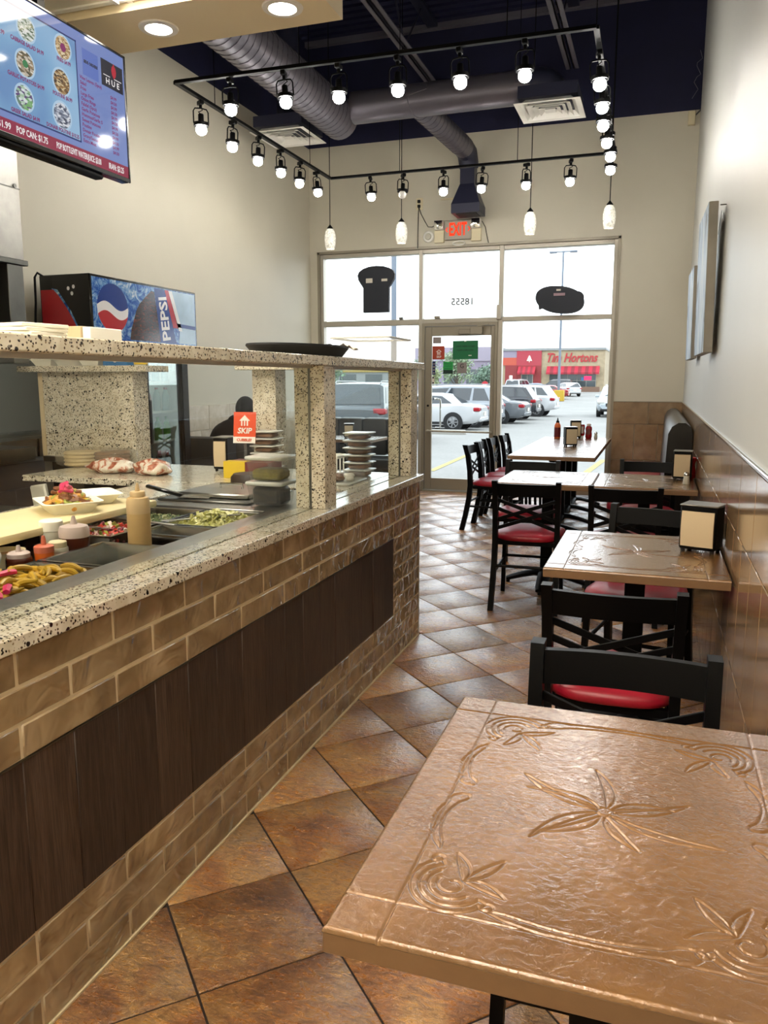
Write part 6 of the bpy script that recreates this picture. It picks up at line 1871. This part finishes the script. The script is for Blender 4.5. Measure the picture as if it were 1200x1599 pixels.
for z, kinds in order.items():
    for k in range(8):
        kd = kinds[k % 4] if k < 6 else kinds[3 if z == 0.902 else 2]
        y = 4.90 + k * 0.128
        lab = '%s coloured drink bottle on the %s shelf of the cooler' % (kd, nmz[z])
        loc = (-3.92, y, z)
        if kd not in protos:
            protos[kd] = drink(kd); o = protos[kd]; o.location = loc; o['label'] = lab
        else:
            dup(protos[kd], loc, 0.0, lab, 'bottles in the drinks cooler')
solid('power_cord', MB().tube([(-4.15, 4.72, 2.12), (-4.19, 4.70, 2.15), (-4.215, 4.70, 2.12), (-4.22, 4.70, 1.95), (-4.245, 4.70, 1.72), (-4.27, 4.70, 1.4), (-4.30, 4.70, 0.6)], 0.008, n=6), M['black_matte'],
      'black power cord hanging down behind the drinks cooler', 'cord', (-4.28, 4.68, 0.6))

# ================================================================== PERSON (seen from behind, seated)
M['hoodie'] = plain('black_hoodie_cloth', (22, 23, 28), 0.9, bump=(50, 0.3), var=0.2, vscale=6)
M['jeans'] = plain('dark_trousers', (26, 28, 36), 0.9)
M['skin'] = plain('skin', (176, 126, 98), 0.5)
M['hair'] = plain('black_hair', (18, 15, 14), 0.6)
pers = thing('person', 'person in a black hooded sweatshirt seated with back to the camera', 'person', (-3.87, 6.86, 0.475))
def skinned(name, verts, edges, radii, mat, parent, sub=2, root=0):
    me = bpy.data.meshes.new(name)
    me.from_pydata([Vector(v) for v in verts], edges, [])
    o = bpy.data.objects.new(name, me)
    COL.objects.link(o)
    mo = o.modifiers.new('skin', 'SKIN'); mo.use_smooth_shade = True
    for i, r_ in enumerate(radii):
        me.skin_vertices[0].data[i].radius = r_ if isinstance(r_, tuple) else (r_, r_)
        me.skin_vertices[0].data[i].use_root = (i == root)
    ms = o.modifiers.new('sub', 'SUBSURF'); ms.levels = sub; ms.render_levels = sub
    dg = bpy.context.evaluated_depsgraph_get()
    nm = bpy.data.meshes.new_from_object(o.evaluated_get(dg))
    bpy.data.objects.remove(o)
    nm.materials.clear(); nm.materials.append(mat)
    for p in nm.polygons: p.use_smooth = True
    ob = link(name, nm, parent); ORG[ob] = ORG[parent]
    return ob
# body in local coordinates (origin on the seat), facing +y
V = [(0, 0, 0.09), (0, 0.02, 0.22), (0, 0.05, 0.36), (0, 0.08, 0.47), (0.02, 0.11, 0.54), (0.04, 0.135, 0.60),
     (-0.19, 0.05, 0.45), (-0.285, 0.06, 0.28), (-0.23, 0.28, 0.24), (-0.10, 0.42, 0.30),
     (0.17, 0.07, 0.455), (0.235, 0.11, 0.30), (0.21, 0.30, 0.27), (0.10, 0.42, 0.30),
     (-0.09, 0.05, 0.07), (-0.12, 0.40, 0.08), (-0.12, 0.44, -0.20), (-0.12, 0.42, -0.40),
     (0.09, 0.05, 0.07), (0.12, 0.40, 0.08), (0.12, 0.44, -0.20), (0.12, 0.42, -0.40)]
E_ = [(0, 1), (1, 2), (2, 3), (3, 4), (4, 5), (3, 6), (6, 7), (7, 8), (8, 9), (3, 10), (10, 11), (11, 12), (12, 13), (0, 14), (14, 15), (15, 16), (16, 17), (0, 18), (18, 19), (19, 20), (20, 21)]
Rr = [(0.17, 0.12), (0.165, 0.115), (0.18, 0.12), (0.15, 0.10), (0.075, 0.075), (0.06, 0.06), 0.085, 0.068, 0.056, 0.042, 0.085, 0.068, 0.056, 0.042, 0.095, 0.078, 0.06, 0.045, 0.095, 0.078, 0.06, 0.045]
skinned('body', V, E_, Rr, M['hoodie'], pers)
hc = Vector((0.045, 0.155, 0.645))
def ell(name, c, s, mat, parent, n=20, m=14, cut=None):
    v, f = [], []
    for i in range(m + 1):
        th = PI * i / m
        for j in range(n):
            a = 2 * PI * j / n
            v.append((c[0] + s[0] * math.sin(th) * math.cos(a), c[1] + s[1] * math.sin(th) * math.sin(a), c[2] + s[2] * math.cos(th)))
    for i in range(m):
        for j in range(n):
            f.append((i * n + j, i * n + (j + 1) % n, (i + 1) * n + (j + 1) % n, (i + 1) * n + j))
    b = MB().raw([Vector(p) + ORG[parent] for p in v], f, 0, True)
    return part(name, b, mat, parent, sharp=80)
ell('head', hc + Vector((0, 0.012, 0)), (0.072, 0.092, 0.108), M['skin'], pers)
ell('hood', hc + Vector((0, -0.016, 0.004)), (0.098, 0.102, 0.125), M['hoodie'], pers)
ell('hood_collar', Vector((0.02, 0.085, 0.54)), (0.135, 0.09, 0.065), M['hoodie'], pers)
ell('nose', hc + Vector((0, 0.105, -0.012)), (0.014, 0.02, 0.022), M['skin'], pers, 10, 8)
for s in (-1, 1):
    ell('eye', hc + Vector((s * 0.03, 0.09, 0.012)), (0.013, 0.012, 0.012), M['white_pl'], pers, 10, 8)
    pal = [(s * 0.10, 0.42, 0.30), (s * 0.085, 0.46, 0.302), (s * 0.07, 0.50, 0.302)]
    hv = [pal[0], pal[1], pal[2]]; he = [(0, 1), (1, 2)]; hr = [0.026, (0.034, 0.018), (0.03, 0.014)]
    for q, ln in enumerate((0.05, 0.058, 0.053, 0.04)):
        bx_ = s * (0.05 + 0.016 * q)
        i0 = len(hv)
        hv += [(bx_, 0.52, 0.304), (bx_ - s * 0.004, 0.52 + ln * 0.6, 0.300), (bx_ - s * 0.006, 0.52 + ln, 0.288)]
        he += [(2, i0), (i0, i0 + 1), (i0 + 1, i0 + 2)]; hr += [0.010, 0.009, 0.008]
    i0 = len(hv)
    hv += [(s * 0.045, 0.475, 0.305), (s * 0.028, 0.50, 0.30)]
    he += [(1, i0), (i0, i0 + 1)]; hr += [0.011, 0.009]
    skinned('hand', hv, he, hr, M['skin'], pers, 1)
    ell('shoe', Vector((s * 0.12, 0.46, -0.425)), (0.05, 0.12, 0.036), M['black_matte'], pers, 14, 10)

# daylight is far stronger than the lamps, so outdoor things keep true (dark) albedo
def oplain(name, rgb, *a, **k):
    c = [(((v / 255 + 0.055) / 1.055) ** 2.4) * 0.5 for v in rgb]
    c = [((v ** (1 / 2.4)) * 1.055 - 0.055) * 255 for v in c]
    return plain(name, tuple(max(0, v) for v in c), *a, **k)

# ================================================================== OUTSIDE
def gz(y):
    P = [(9.9, -0.12), (11, -0.15), (33, -0.55), (80, -0.58), (108, 0.0), (260, 0.3)]
    for (a, za), (b_, zb_) in zip(P[:-1], P[1:]):
        if y <= b_: return za + (zb_ - za) * max(0, (y - a)) / (b_ - a)
    return P[-1][1]
t_ = NT('worn_grey_asphalt')
co = t_.coord('Object')
M['asphalt'] = t_.bsdf(t_.mix(0.35, t_.ramp(t_.noise(co, 0.25, 4), [(0.3, srgb(112, 111, 107)), (0.7, srgb(132, 131, 127))]), t_.ramp(t_.noise(co, 14, 5), [(0.3, srgb(98, 97, 94)), (0.7, srgb(143, 142, 138))])), 0.85)
ys = [9.95, 11, 20, 33, 50, 80, 94, 108, 180, 260]
v = []; f = []
for y in ys:
    v += [(-160, y, gz(y)), (120, y, gz(y))]
for k in range(len(ys) - 1):
    f.append((2 * k, 2 * k + 1, 2 * k + 3, 2 * k + 2))
lot = struct('ground_parking_lot', MB().raw(v, f), M['asphalt'])
M['kerb'] = oplain('pale_concrete', (190, 186, 176), 0.85)
struct('ground_sidewalk', MB().span(-30, 12, 9.95, 11.4, -0.4, -0.09), M['kerb'])
M['line'] = oplain('faded_yellow_paint', (214, 194, 110), 0.8)
for (x0, y0, x1, y1) in ((-3.75, 13.6, -4.0, 17.6), (-1.15, 13.4, -1.0, 17.4), (-6.4, 13.8, -7.0, 17.8)):
    struct('painted_line', MB().raw([(x0 - 0.06, y0, gz(y0) + 0.006), (x0 + 0.06, y0, gz(y0) + 0.006), (x1 + 0.06, y1, gz(y1) + 0.006), (x1 - 0.06, y1, gz(y1) + 0.006)], [(0, 1, 2, 3)]), M['line'], lot)
solid('wheel_stop', MB().span(-7.6, -6.15, 26.6, 26.85, gz(26.7) - 0.05, gz(26.7) + 0.16, 0.04), M['kerb'], 'pale concrete wheel stop in front of the white sedan', 'wheel stop', (-6.9, 26.7, gz(26.7)))

M['car_glass'] = oplain('dark_car_glass', (40, 50, 58), 0.08, spec=0.8)
M['tail'] = oplain('red_tail_lamp', (190, 26, 40), 0.2)
M['headl'] = oplain('clear_headlamp', (225, 225, 218), 0.1)
M['rim'] = oplain('silver_wheel_rim', (180, 182, 184), 0.3, 0.7)
M['tyre'] = oplain('tyre_rubber', (26, 26, 27), 0.8)
def paint(name, rgb): return oplain(name, rgb, 0.3, 0.1, 0.5, 0.6)
CARS = {
 'sedan': dict(L=4.85, W=1.83, H=1.43, zb=0.24, belt=[(0, 0.86), (0.04, 0.98), (0.16, 1.03), (0.3, 1.0), (0.62, 0.97), (0.74, 0.93), (0.94, 0.78), (1, 0.60)], cab=(0.13, 0.29, 0.56, 0.76), wh=0.33, ax=(0.215, 0.79)),
 'suv': dict(L=4.8, W=1.92, H=1.70, zb=0.30, belt=[(0, 0.98), (0.03, 1.08), (0.12, 1.12), (0.35, 1.10), (0.66, 1.07), (0.76, 1.05), (0.95, 0.93), (1, 0.70)], cab=(0.02, 0.11, 0.58, 0.76), wh=0.37, ax=(0.20, 0.80)),
 'van': dict(L=5.1, W=1.98, H=1.76, zb=0.27, belt=[(0, 0.92), (0.02, 1.02), (0.1, 1.05), (0.4, 1.03), (0.7, 1.0), (0.8, 0.96), (0.96, 0.84), (1, 0.62)], cab=(0.012, 0.06, 0.64, 0.84), wh=0.34, ax=(0.19, 0.79)),
 'hatch': dict(L=4.25, W=1.78, H=1.52, zb=0.26, belt=[(0, 0.86), (0.03, 0.98), (0.12, 1.02), (0.35, 0.99), (0.66, 0.95), (0.76, 0.92), (0.95, 0.78), (1, 0.58)], cab=(0.02, 0.14, 0.56, 0.77), wh=0.32, ax=(0.19, 0.80)),
}
def car(label, kind, loc, head, pm, detail=True, dark_trim=False):
    k = CARS[kind]
    L, W, H = k['L'], k['W'] / 2, k['H']
    cat = {'sedan': 'car', 'suv': 'suv', 'van': 'van', 'hatch': 'car'}[kind]
    t = thing({'sedan': 'sedan_car', 'suv': 'suv_car', 'van': 'minivan', 'hatch': 'hatchback_car'}[kind], label, cat, (0, 0, 0))
    # lower body
    st_ = []
    xs_ = sorted(set([b_[0] for b_ in k['belt']] + [0.01, 0.06, 0.9, 0.98]))
    bx = [b_[0] for b_ in k['belt']]; bz = [b_[1] for b_ in k['belt']]
    v, f = [], []
    for u in xs_:
        zt = float(np.interp(u, bx, bz))
        e = min(u, 1 - u)
        w = W * (1 - 0.22 * max(0, 1 - e / 0.10) ** 2)
        zb_ = k['zb'] + 0.16 * max(0, 1 - e / 0.08)
        x = (u - 0.5) * L
        sec = [(-w * 0.86, zb_), (-w * 0.97, zb_ + 0.10), (-w, zb_ + (zt - zb_) * 0.5), (-w * 0.985, zt - 0.07), (-w * 0.92, zt - 0.01), (-w * 0.5, zt + 0.015)]
        sec = sec + [(-y, z) for y, z in sec[::-1]]
        v += [(x, y, z) for y, z in sec]
    n = 12
    for a in range(len(xs_) - 1):
        for i in range(n):
            j = (i + 1) % n
            f.append((a * n + i, a * n + j, (a + 1) * n + j, (a + 1) * n + i))
    f += [tuple(range(n)), tuple(range(len(v) - 1, len(v) - n - 1, -1))]
    part('lower_body', MB().raw(v, f, 0, True), pm, t, sharp=35)
    # cabin
    r0, r1, f1, f0 = k['cab']
    zbelt = lambda u: float(np.interp(u, bx, bz))
    N = 9
    v, f = [], []
    for i in range(N + 1):
        q = i / N
        ub, ut = r0 + (f0 - r0) * q, r1 + (f1 - r1) * q
        zt = H - 0.05 * (2 * q - 0.9) ** 2
        wb, wt = W * 0.93, W * 0.76
        zb_ = zbelt(ub) - 0.05
        sec = [(ub, -wb, zb_), (ut, -wt - 0.02, zt - 0.07), (ut, -wt * 0.85, zt - 0.015), (ut, -wt * 0.4, zt), (ut, wt * 0.4, zt), (ut, wt * 0.85, zt - 0.015), (ut, wt + 0.02, zt - 0.07), (ub, wb, zb_)]
        v += [((u - 0.5) * L, y, z) for u, y, z in sec]
    n = 8
    for a in range(N):
        for i in range(n - 1):
            f.append((a * n + i, a * n + i + 1, (a + 1) * n + i + 1, (a + 1) * n + i))
    f += [tuple(range(n)), tuple(range(len(v) - 1, len(v) - n - 1, -1))]
    part('cabin', MB().raw(v, f, 0, True), pm, t, sharp=35)
    # glass: a helper on the ruled cabin side
    def side(q, h, s, off=0.006):
        ub, ut = r0 + (f0 - r0) * q, r1 + (f1 - r1) * q
        zb_, zt = zbelt(ub) - 0.05, H - 0.05 * (2 * q - 0.9) ** 2 - 0.07
        wb, wt = W * 0.93, W * 0.76 + 0.02
        return ((ub + (ut - ub) * h - 0.5) * L, s * (wb + (wt - wb) * h + off), zb_ + (zt - zb_) * h)
    wins = [(0.06, 0.24), (0.27, 0.56), (0.59, 0.93)] if kind in ('suv', 'van') else [(0.12, 0.50), (0.53, 0.90)]
    for s in (-1, 1):
        for (q0, q1) in wins:
            P = [side(q0, 0.2, s), side(q1, 0.2, s), side(min(q1, 0.9), 0.93, s), side(max(q0, 0.10), 0.93, s)]
            part('side_window', MB().raw(P + [(p[0], p[1] - s * 0.01, p[2]) for p in P], [(0, 1, 2, 3), (7, 6, 5, 4), (0, 4, 5, 1), (1, 5, 6, 2), (2, 6, 7, 3), (3, 7, 4, 0)]), M['car_glass'], t)
    for (ub, ut, nm, sgn) in ((r0, r1, 'rear_window', -1), (f0, f1, 'windscreen', 1)):
        q = 0 if sgn < 0 else 1
        zb_, zt = zbelt(ub) - 0.05, H - 0.05 * (2 * q - 0.9) ** 2 - 0.05
        def pt(h, y):
            wb, wt = W * 0.93, W * 0.76
            return ((ub + (ut - ub) * h - 0.5) * L + sgn * 0.012, y * (wb + (wt - wb) * h), zb_ + (zt - zb_) * h)
        P = [pt(0.22, -0.9), pt(0.22, 0.9), pt(0.93, 0.88), pt(0.93, -0.88)]
        part(nm, MB().raw(P + [(p[0] - sgn * 0.012, p[1], p[2]) for p in P], [(0, 1, 2, 3), (7, 6, 5, 4), (0, 4, 5, 1), (1, 5, 6, 2), (2, 6, 7, 3), (3, 7, 4, 0)]), M['car_glass'], t)
    # wheels
    for u in k['ax']:
        for s in (-1, 1):
            c = ((u - 0.5) * L, s * (W - 0.10), k['wh'])
            fr_ = frame(c, (1, 0, 0), (0, 0, 1)) if s < 0 else frame(c, (-1, 0, 0), (0, 0, 1))
            R_ = k['wh']
            arch = part('wheel_arch', MB().lathe([(R_ * 1.16, 0.0), (R_ * 1.16, 0.107), (R_ * 0.9, 0.107), (R_ * 0.9, 0)], 22, fr_, cap=False), M['black_matte'], t)
            w_ = part('wheel', MB().lathe([(R_ * 0.62, -0.1), (R_, -0.09), (R_, 0.09), (R_ * 0.93, 0.118), (R_ * 0.66, 0.115), (R_ * 0.60, 0.08), (0.01, 0.075)], 24, fr_, cap=False), M['tyre'], t)
            rimb = MB().lathe([(R_ * 0.66, 0.10), (R_ * 0.66, 0.117), (R_ * 0.58, 0.117), (R_ * 0.58, 0.10)], 22, fr_, cap=False).lathe([(R_ * 0.16, 0.08), (R_ * 0.16, 0.118), (0.005, 0.12)], 12, fr_, cap=False)
            for q in range(7):
                a = q * 2 * PI / 7
                b2 = MB()
                rimb.box((R_ * 0.37, 0, 0.108), (R_ * 0.46, R_ * 0.13, 0.014), Mx=fr_ @ RZ(a))
                b2.bm.free()
            part('rim', rimb, M['rim'], w_)
    # lamps, bumpers, plate, mirrors
    for s in (-1, 1):
        zt = zbelt(0.03)
        part('tail_lamp', MB().box((-L / 2 + 0.13, s * (W * 0.80), zt - 0.13), (0.26, W * 0.36, 0.15), 0.03), M['tail'], t)
        part('headlamp', MB().box((L / 2 - 0.20, s * (W * 0.74), zbelt(0.96) - 0.10), (0.34, W * 0.40, 0.15), 0.04), M['headl'], t)
        part('mirror', MB().box(((f0 - 0.07 - 0.5) * L, s * (W + 0.06), zbelt(f0) + 0.06), (0.14, 0.20, 0.13), 0.03), pm, t)
        part('door_handle', MB().box((-0.02 * L, s * (W * 0.985 + 0.004), zbelt(0.5) - 0.16), (0.17, 0.02, 0.03), 0.006), pm, t)
        part('sill_trim', MB().box((0, s * (W * 0.955), k['zb'] + 0.05), (L * 0.42, 0.04, 0.10), 0.01), M['black_matte'], t)
    part('rear_bumper', MB().box((-L / 2 + 0.05, 0, k['zb'] + 0.20), (0.16, W * 1.56, 0.20), 0.05), M['black_matte'] if dark_trim else pm, t)
    part('front_grille', MB().box((L / 2 - 0.05, 0, k['zb'] + 0.36), (0.12, W * 1.0, 0.20), 0.03), M['black_matte'], t)
    part('front_bumper', MB().box((L / 2 - 0.06, 0, k['zb'] + 0.10), (0.16, W * 1.55, 0.16), 0.05), M['black_matte'] if dark_trim else pm, t)
    part('plate', MB().box((-L / 2 - 0.028, 0, k['zb'] + 0.40), (0.02, 0.32, 0.15), 0.003), M['foam'], t)
    if kind in ('suv', 'van'):
        for s in (-1, 1):
            part('roof_rail', MB().tube([((r1 - 0.47) * L, s * W * 0.66, H - 0.035), ((r1 - 0.45) * L, s * W * 0.66, H + 0.03), ((f1 - 0.55) * L, s * W * 0.66, H + 0.02), ((f1 - 0.53) * L, s * W * 0.66, H - 0.03)], 0.016, n=6), M['rim'], t)
    t.location = (loc[0], loc[1], gz(loc[1]) if len(loc) < 3 else loc[2])
    t.rotation_euler = (0, 0, head)
    return t
P_WHITE = paint('pearl_white_paint', (232, 234, 236)); P_SILV = paint('silver_paint', (176, 182, 190)); P_DARK = paint('dark_blue_grey_paint', (20, 25, 38))
P_GREY = paint('graphite_paint', (62, 72, 82)); P_SILV2 = paint('mid_grey_paint', (124, 130, 136)); P_PALE = paint('pale_blue_white_paint', (206, 218, 226)); P_BLUE = paint('steel_blue_paint', (96, 124, 160)); P_RED = paint('red_car_paint', (170, 40, 40)); P_BLK = paint('black_car_paint', (34, 38, 44))
car('dark blue-grey SUV parked close outside, rear seen through the guard glass', 'suv', (-7.72, 21.9), PI / 2 + 0.06, P_GREY)
car('white sedan seen through the glass door, alloy wheel in view', 'sedan', (-8.75, 30.7), PI, P_WHITE)
car('silver minivan behind the white sedan, seen through the glass door', 'van', (-8.75, 33.6), PI, P_SILV)
car('mid grey low car just right of the door, behind the chairs', 'sedan', (-8.0, 37.0), PI - 0.05, P_SILV2)
car('dark navy SUV with red tail lamp right of the door', 'suv', (-8.0, 40.6), PI - 0.03, P_DARK)
car('white SUV with alloy wheels in the middle of the right window', 'suv', (-7.6, 45.0), PI - 0.04, P_WHITE)
car('pale blue-white SUV facing the shop at the right edge of the window', 'suv', (-2.1, 46.5), -PI / 2, P_PALE, dark_trim=True)
car('small white hatchback far away in front of the red and tan restaurant', 'hatch', (-9.6, 92), PI / 2 + 0.5, P_WHITE)
car('white van-like car parked at the restaurant entrance', 'van', (-15.8, 97), PI / 2 - 0.2, P_WHITE)
car('steel blue car in the far row before the restaurant', 'sedan', (-13.5, 92), PI, P_BLUE)
car('black car in the far row before the restaurant windows', 'suv', (-11.8, 99), PI, P_BLK)
car('red car half hidden behind the white SUV', 'sedan', (-11.0, 84), PI, P_RED)
car('blue hatchback far behind the silver minivan', 'hatch', (-14.6, 62), PI, P_BLUE)

# poles
M['pole'] = oplain('blue_grey_pole', (136, 148, 164), 0.5, 0.2)
t = thing('parking_light_pole', 'tall thin light pole rising from a yellow base in front of the restaurant', 'light pole', (-9.0, 79, gz(79)))
part('pole', MB().cyl((-9.05, 79, gz(79)), (-9.05, 79, 13.4), 0.13, 0.09, n=12), M['pole'], t)
part('cross_arm', MB().span(-10.0, -8.1, 78.95, 79.05, 13.3, 13.42), M['pole'], t)
for x in (-10.0, -8.1):
    part('lamp_head', MB().box((x, 79, 13.34), (0.7, 0.45, 0.16), 0.03), M['pole'], t)
M['ybase'] = oplain('yellow_painted_concrete', (226, 186, 44), 0.7)
part('yellow_base', MB().box((-8.95, 78.6, gz(79) + 0.52), (0.98, 0.8, 1.06), 0.06), M['ybase'], t)
t = thing('parking_light_pole', 'thick pale blue pole outside the left window', 'light pole', (-9.36, 28.6, gz(28.6)))
part('pole', MB().cyl((-9.36, 28.6, gz(28.6)), (-9.36, 28.6, 8.5), 0.105, 0.10, n=14), M['pole'], t)
part('base', MB().cyl((-9.36, 28.6, gz(28.6)), (-9.36, 28.6, gz(28.6) + 0.7), 0.25, n=14), M['kerb'], t)

# restaurant across the lot
M['stone'] = oplain('buff_stone_cladding', (206, 186, 152), 0.85, var=0.18, vscale=2.2)
M['red_panel'] = oplain('crimson_cladding', (204, 60, 78), 0.6)
M['red_dark'] = oplain('dark_red_cladding', (168, 44, 48), 0.6)
M['parapet'] = oplain('grey_parapet', (172, 176, 176), 0.6)
M['awn_red'] = oplain('awning_red', (214, 30, 62), 0.6)
M['awn_dk'] = oplain('awning_dark_red', (160, 24, 46), 0.6)
M['sgn_red'] = oplain('sign_letter_red', (216, 24, 44), 0.4)
M['win_dk'] = oplain('dark_shop_window', (84, 96, 100), 0.12)
M['brickp'] = oplain('brown_brick_planter', (150, 118, 98), 0.85)
M['mauve'] = oplain('mauve_cladding', (176, 164, 186), 0.7)
M['neon'] = emitter('pink_neon_sign', (255, 70, 120), 1.1)
by = 108.0
rs = thing('restaurant_building', 'low red and tan restaurant with striped awnings across the parking lot', 'building', (-13, by, 0))
part('main_block', MB().span(-20.2, -6.6, by, by + 14, -0.1, 5.3), M['stone'], rs)
part('parapet', MB().span(-20.3, -6.5, by - 0.25, by + 14, 5.3, 5.6), M['parapet'], rs)
part('red_wall', MB().span(-18.0, -14.72, by - 0.2, by, -0.1, 5.3), M['red_panel'], rs)
part('orange_band', MB().span(-20.1, -18.0, by - 0.15, by, 3.4, 4.4), oplain('orange_red_band', (226, 96, 70), 0.6), rs)
part('red_column', MB().span(-19.5, -17.9, by - 0.3, by, -0.1, 3.4), M['red_dark'], rs)
part('lower_red_wall', MB().span(-18.0, -14.72, by - 0.22, by - 0.2, -0.1, 3.35), M['red_dark'], rs)
part('grey_upper_left', MB().span(-20.1, -18.0, by - 0.1, by, 4.4, 5.3), M['mauve'], rs)
part('pale_lozenge', MB().box((-18.7, by - 0.32, 1.75), (0.42, 0.05, 0.6), 0.1), M['foam'], rs)
text('sign_lettering', 'Tim Hortons', 1.62, frame((-10.9, by - 0.06, 4.30), (1, 0, 0), (0, 0, 1)), M['sgn_red'], rs, 0.05, 'CENTER', 0.76, 0.32, 0.035)
part('leaf_emblem', MB().prism([(0, -0.4), (0.05, -0.1), (0.35, -0.15), (0.25, 0.1), (0.1, 0.45), (0, 0.6), (-0.1, 0.45), (-0.25, 0.1), (-0.35, -0.15), (-0.05, -0.1)], 0.05, frame((-16.3, by - 0.24, 4.1), (1, 0, 0), (0, 0, 1))), M['foam'], rs)
def awning(x0, x1, n):
    w = (x1 - x0) / n
    for k in range(n):
        a, c = x0 + k * w, x0 + (k + 1) * w
        part('awning_stripe', MB().raw([(a, by - 0.2, 3.25), (c, by - 0.2, 3.25), (c, by - 1.1, 2.45), (a, by - 1.1, 2.45), (a, by - 1.1, 2.2), (c, by - 1.1, 2.2), (a, by - 0.2, 3.18), (c, by - 0.2, 3.18)],
             [(0, 1, 2, 3), (3, 2, 5, 4), (6, 4, 5, 7), (0, 3, 4, 6), (1, 7, 5, 2)]), M['awn_red'] if k % 2 == 0 else M['awn_dk'], rs)
awning(-13.95, -7.2, 15)
awning(-17.75, -15.45, 7)
for k in range(5):
    x0 = -13.62 + k * 1.2
    w_ = part('shop_window', MB().span(x0, x0 + 1.14, by - 0.08, by, 0.55, 2.25), M['win_dk'], rs)
    part('mullion', MB().span(x0 + 1.14, x0 + 1.2, by - 0.12, by, 0.55, 2.25).span(x0, x0 + 1.14, by - 0.11, by - 0.08, 1.35, 1.42), M['kerb'], w_)
d_ = part('entrance_door', MB().span(-17.3, -15.8, by - 0.28, by - 0.22, 0.0, 2.2), M['win_dk'], rs)
part('door_frame', MB().span(-17.35, -17.25, by - 0.32, by - 0.22, 0, 2.25).span(-16.55, -16.47, by - 0.32, by - 0.22, 0, 2.2).span(-15.85, -15.75, by - 0.32, by - 0.22, 0, 2.25).span(-17.3, -15.8, by - 0.32, by - 0.22, 2.15, 2.27), M['kerb'], d_)
part('neon_panel', MB().span(-9.15, -8.2, by - 0.15, by - 0.10, 1.45, 1.95), M['neon'], rs)
part('blue_poster', MB().span(-9.5, -9.2, by - 0.15, by - 0.10, 1.4, 1.8), M['blue_card'], rs)
part('planter', MB().span(-10.2, -7.0, by - 2.6, by - 1.5, -0.1, 0.6), M['brickp'], rs)
t = thing('mauve_building', 'pale mauve building block behind the tree, left of the restaurant', 'building', (-26, 118, 0))
part('block', MB().span(-34.5, -22.2, 116, 130, 0, 6.0), M['mauve'], t)
part('upper_band', MB().span(-34.6, -22.1, 115.8, 130, 4.2, 6.2), oplain('mauve_upper', (190, 180, 198), 0.7), t)
for k in range(3):
    part('window', MB().span(-33.5 + k * 3.4, -31 + k * 3.4, 115.9, 116.0, 0.8, 3.0), M['win_dk'], t)
t = thing('strip_mall', 'distant pale strip of shops behind the trees', 'building', (-50, 150, 0))
part('block', MB().span(-90, -38, 150, 160, 0, 4.0), M['parapet'], t)
part('fascia', MB().span(-90, -38, 149.7, 150, 3.0, 4.4), oplain('ochre_fascia', (196, 170, 90), 0.7), t)
for k in range(9):
    part('window', MB().span(-88 + k * 5.5, -84.5 + k * 5.5, 149.9, 150, 0.6, 2.6), M['win_dk'], t)

# no-entry sign
t = thing('road_sign', 'small red road sign behind the silver minivan', 'road sign', (-11.95, 58, gz(58)))
part('post', MB().cyl((-11.95, 58, gz(58)), (-11.95, 58, 1.3), 0.03, n=8), M['pole'], t)
part('sign_plate', MB().lathe([(0.26, 0), (0.26, 0.03)], 8, frame((-11.95, 57.95, 1.1), (1, 0, 0), (0, 0, 1))), M['sgn_red'], t)
part('white_bar', MB().span(-12.12, -11.78, 57.9, 57.918, 1.05, 1.15), M['foam'], t)

# trees: trunk, branches, leaf clusters
M['bark'] = oplain('grey_brown_bark', (104, 92, 80), 0.9)
def tree(label, x, y, h, r, rgb, seed, n=1500, ls=0.34):
    rr = random.Random(seed)
    z0 = gz(y)
    t = thing('leafy_tree', label, 'tree', (x, y, z0), 'trees across the lot')
    b = MB().tube([(x, y, z0), (x + 0.1, y, z0 + h * 0.3), (x, y + 0.1, z0 + h * 0.62)], [0.16, 0.12, 0.06], n=8)
    tips = []
    for k in range(9):
        a = rr.uniform(0, 6.28); q = rr.uniform(0.35, 0.75)
        tip = Vector((x + math.cos(a) * r * q, y + math.sin(a) * r * q, z0 + h * rr.uniform(0.5, 0.85)))
        tips.append(tip)
        b.tube([(x, y, z0 + h * rr.uniform(0.25, 0.45)), ((x + tip.x) / 2, (y + tip.y) / 2, tip.z - h * 0.12), tip], [0.07, 0.045, 0.02], n=6)
    part('trunk', b, M['bark'], t)
    lm = oplain('leaf_%d' % seed, rgb, 0.7, var=0.3, vscale=0.8)
    v, f = [], []
    cl = tips + [Vector((x + rr.uniform(-.4, .4) * r, y + rr.uniform(-.4, .4) * r, z0 + h * rr.uniform(0.55, 0.95))) for _ in range(10)]
    for k in range(n):
        c = rr.choice(cl)
        p = c + Vector((rr.gauss(0, 1), rr.gauss(0, 1), rr.gauss(0, 0.8))) * r * 0.22
        ax = Vector((rr.uniform(-1, 1), rr.uniform(-1, 1), rr.uniform(-1, 1))).normalized()
        u = ax.orthogonal().normalized(); w = ax.cross(u)
        s = ls * rr.uniform(0.5, 1.1)
        i0 = len(v)
        v += [p - u * s * 0.5, p + w * s * 0.28, p + u * s * 0.5, p - w * s * 0.28]
        f.append((i0, i0 + 1, i0 + 2, i0 + 3))
    part('foliage', MB().raw(v, f), lm, t, kind='stuff')
tree('light green leafy tree behind the door glass, tallest of the trees', -18.2, 75, 4.6, 1.7, (168, 190, 150), 21)
tree('yellowish green tree left of the tallest tree', -21.9, 79, 3.2, 1.2, (190, 202, 150), 22)
tree('small bluish green tree right of the tallest tree', -16.4, 80, 3.4, 1.3, (150, 178, 154), 23, 1000)
tree('green tree far behind the close dark SUV', -26.5, 62, 4.2, 1.9, (128, 158, 124), 24)
tree('green tree at the far left of the shopfront view', -33.0, 66, 4.0, 2.0, (132, 160, 120), 25)
tree('pale tree far beyond the white sedan', -27.5, 95, 4.2, 1.9, (150, 170, 140), 26)
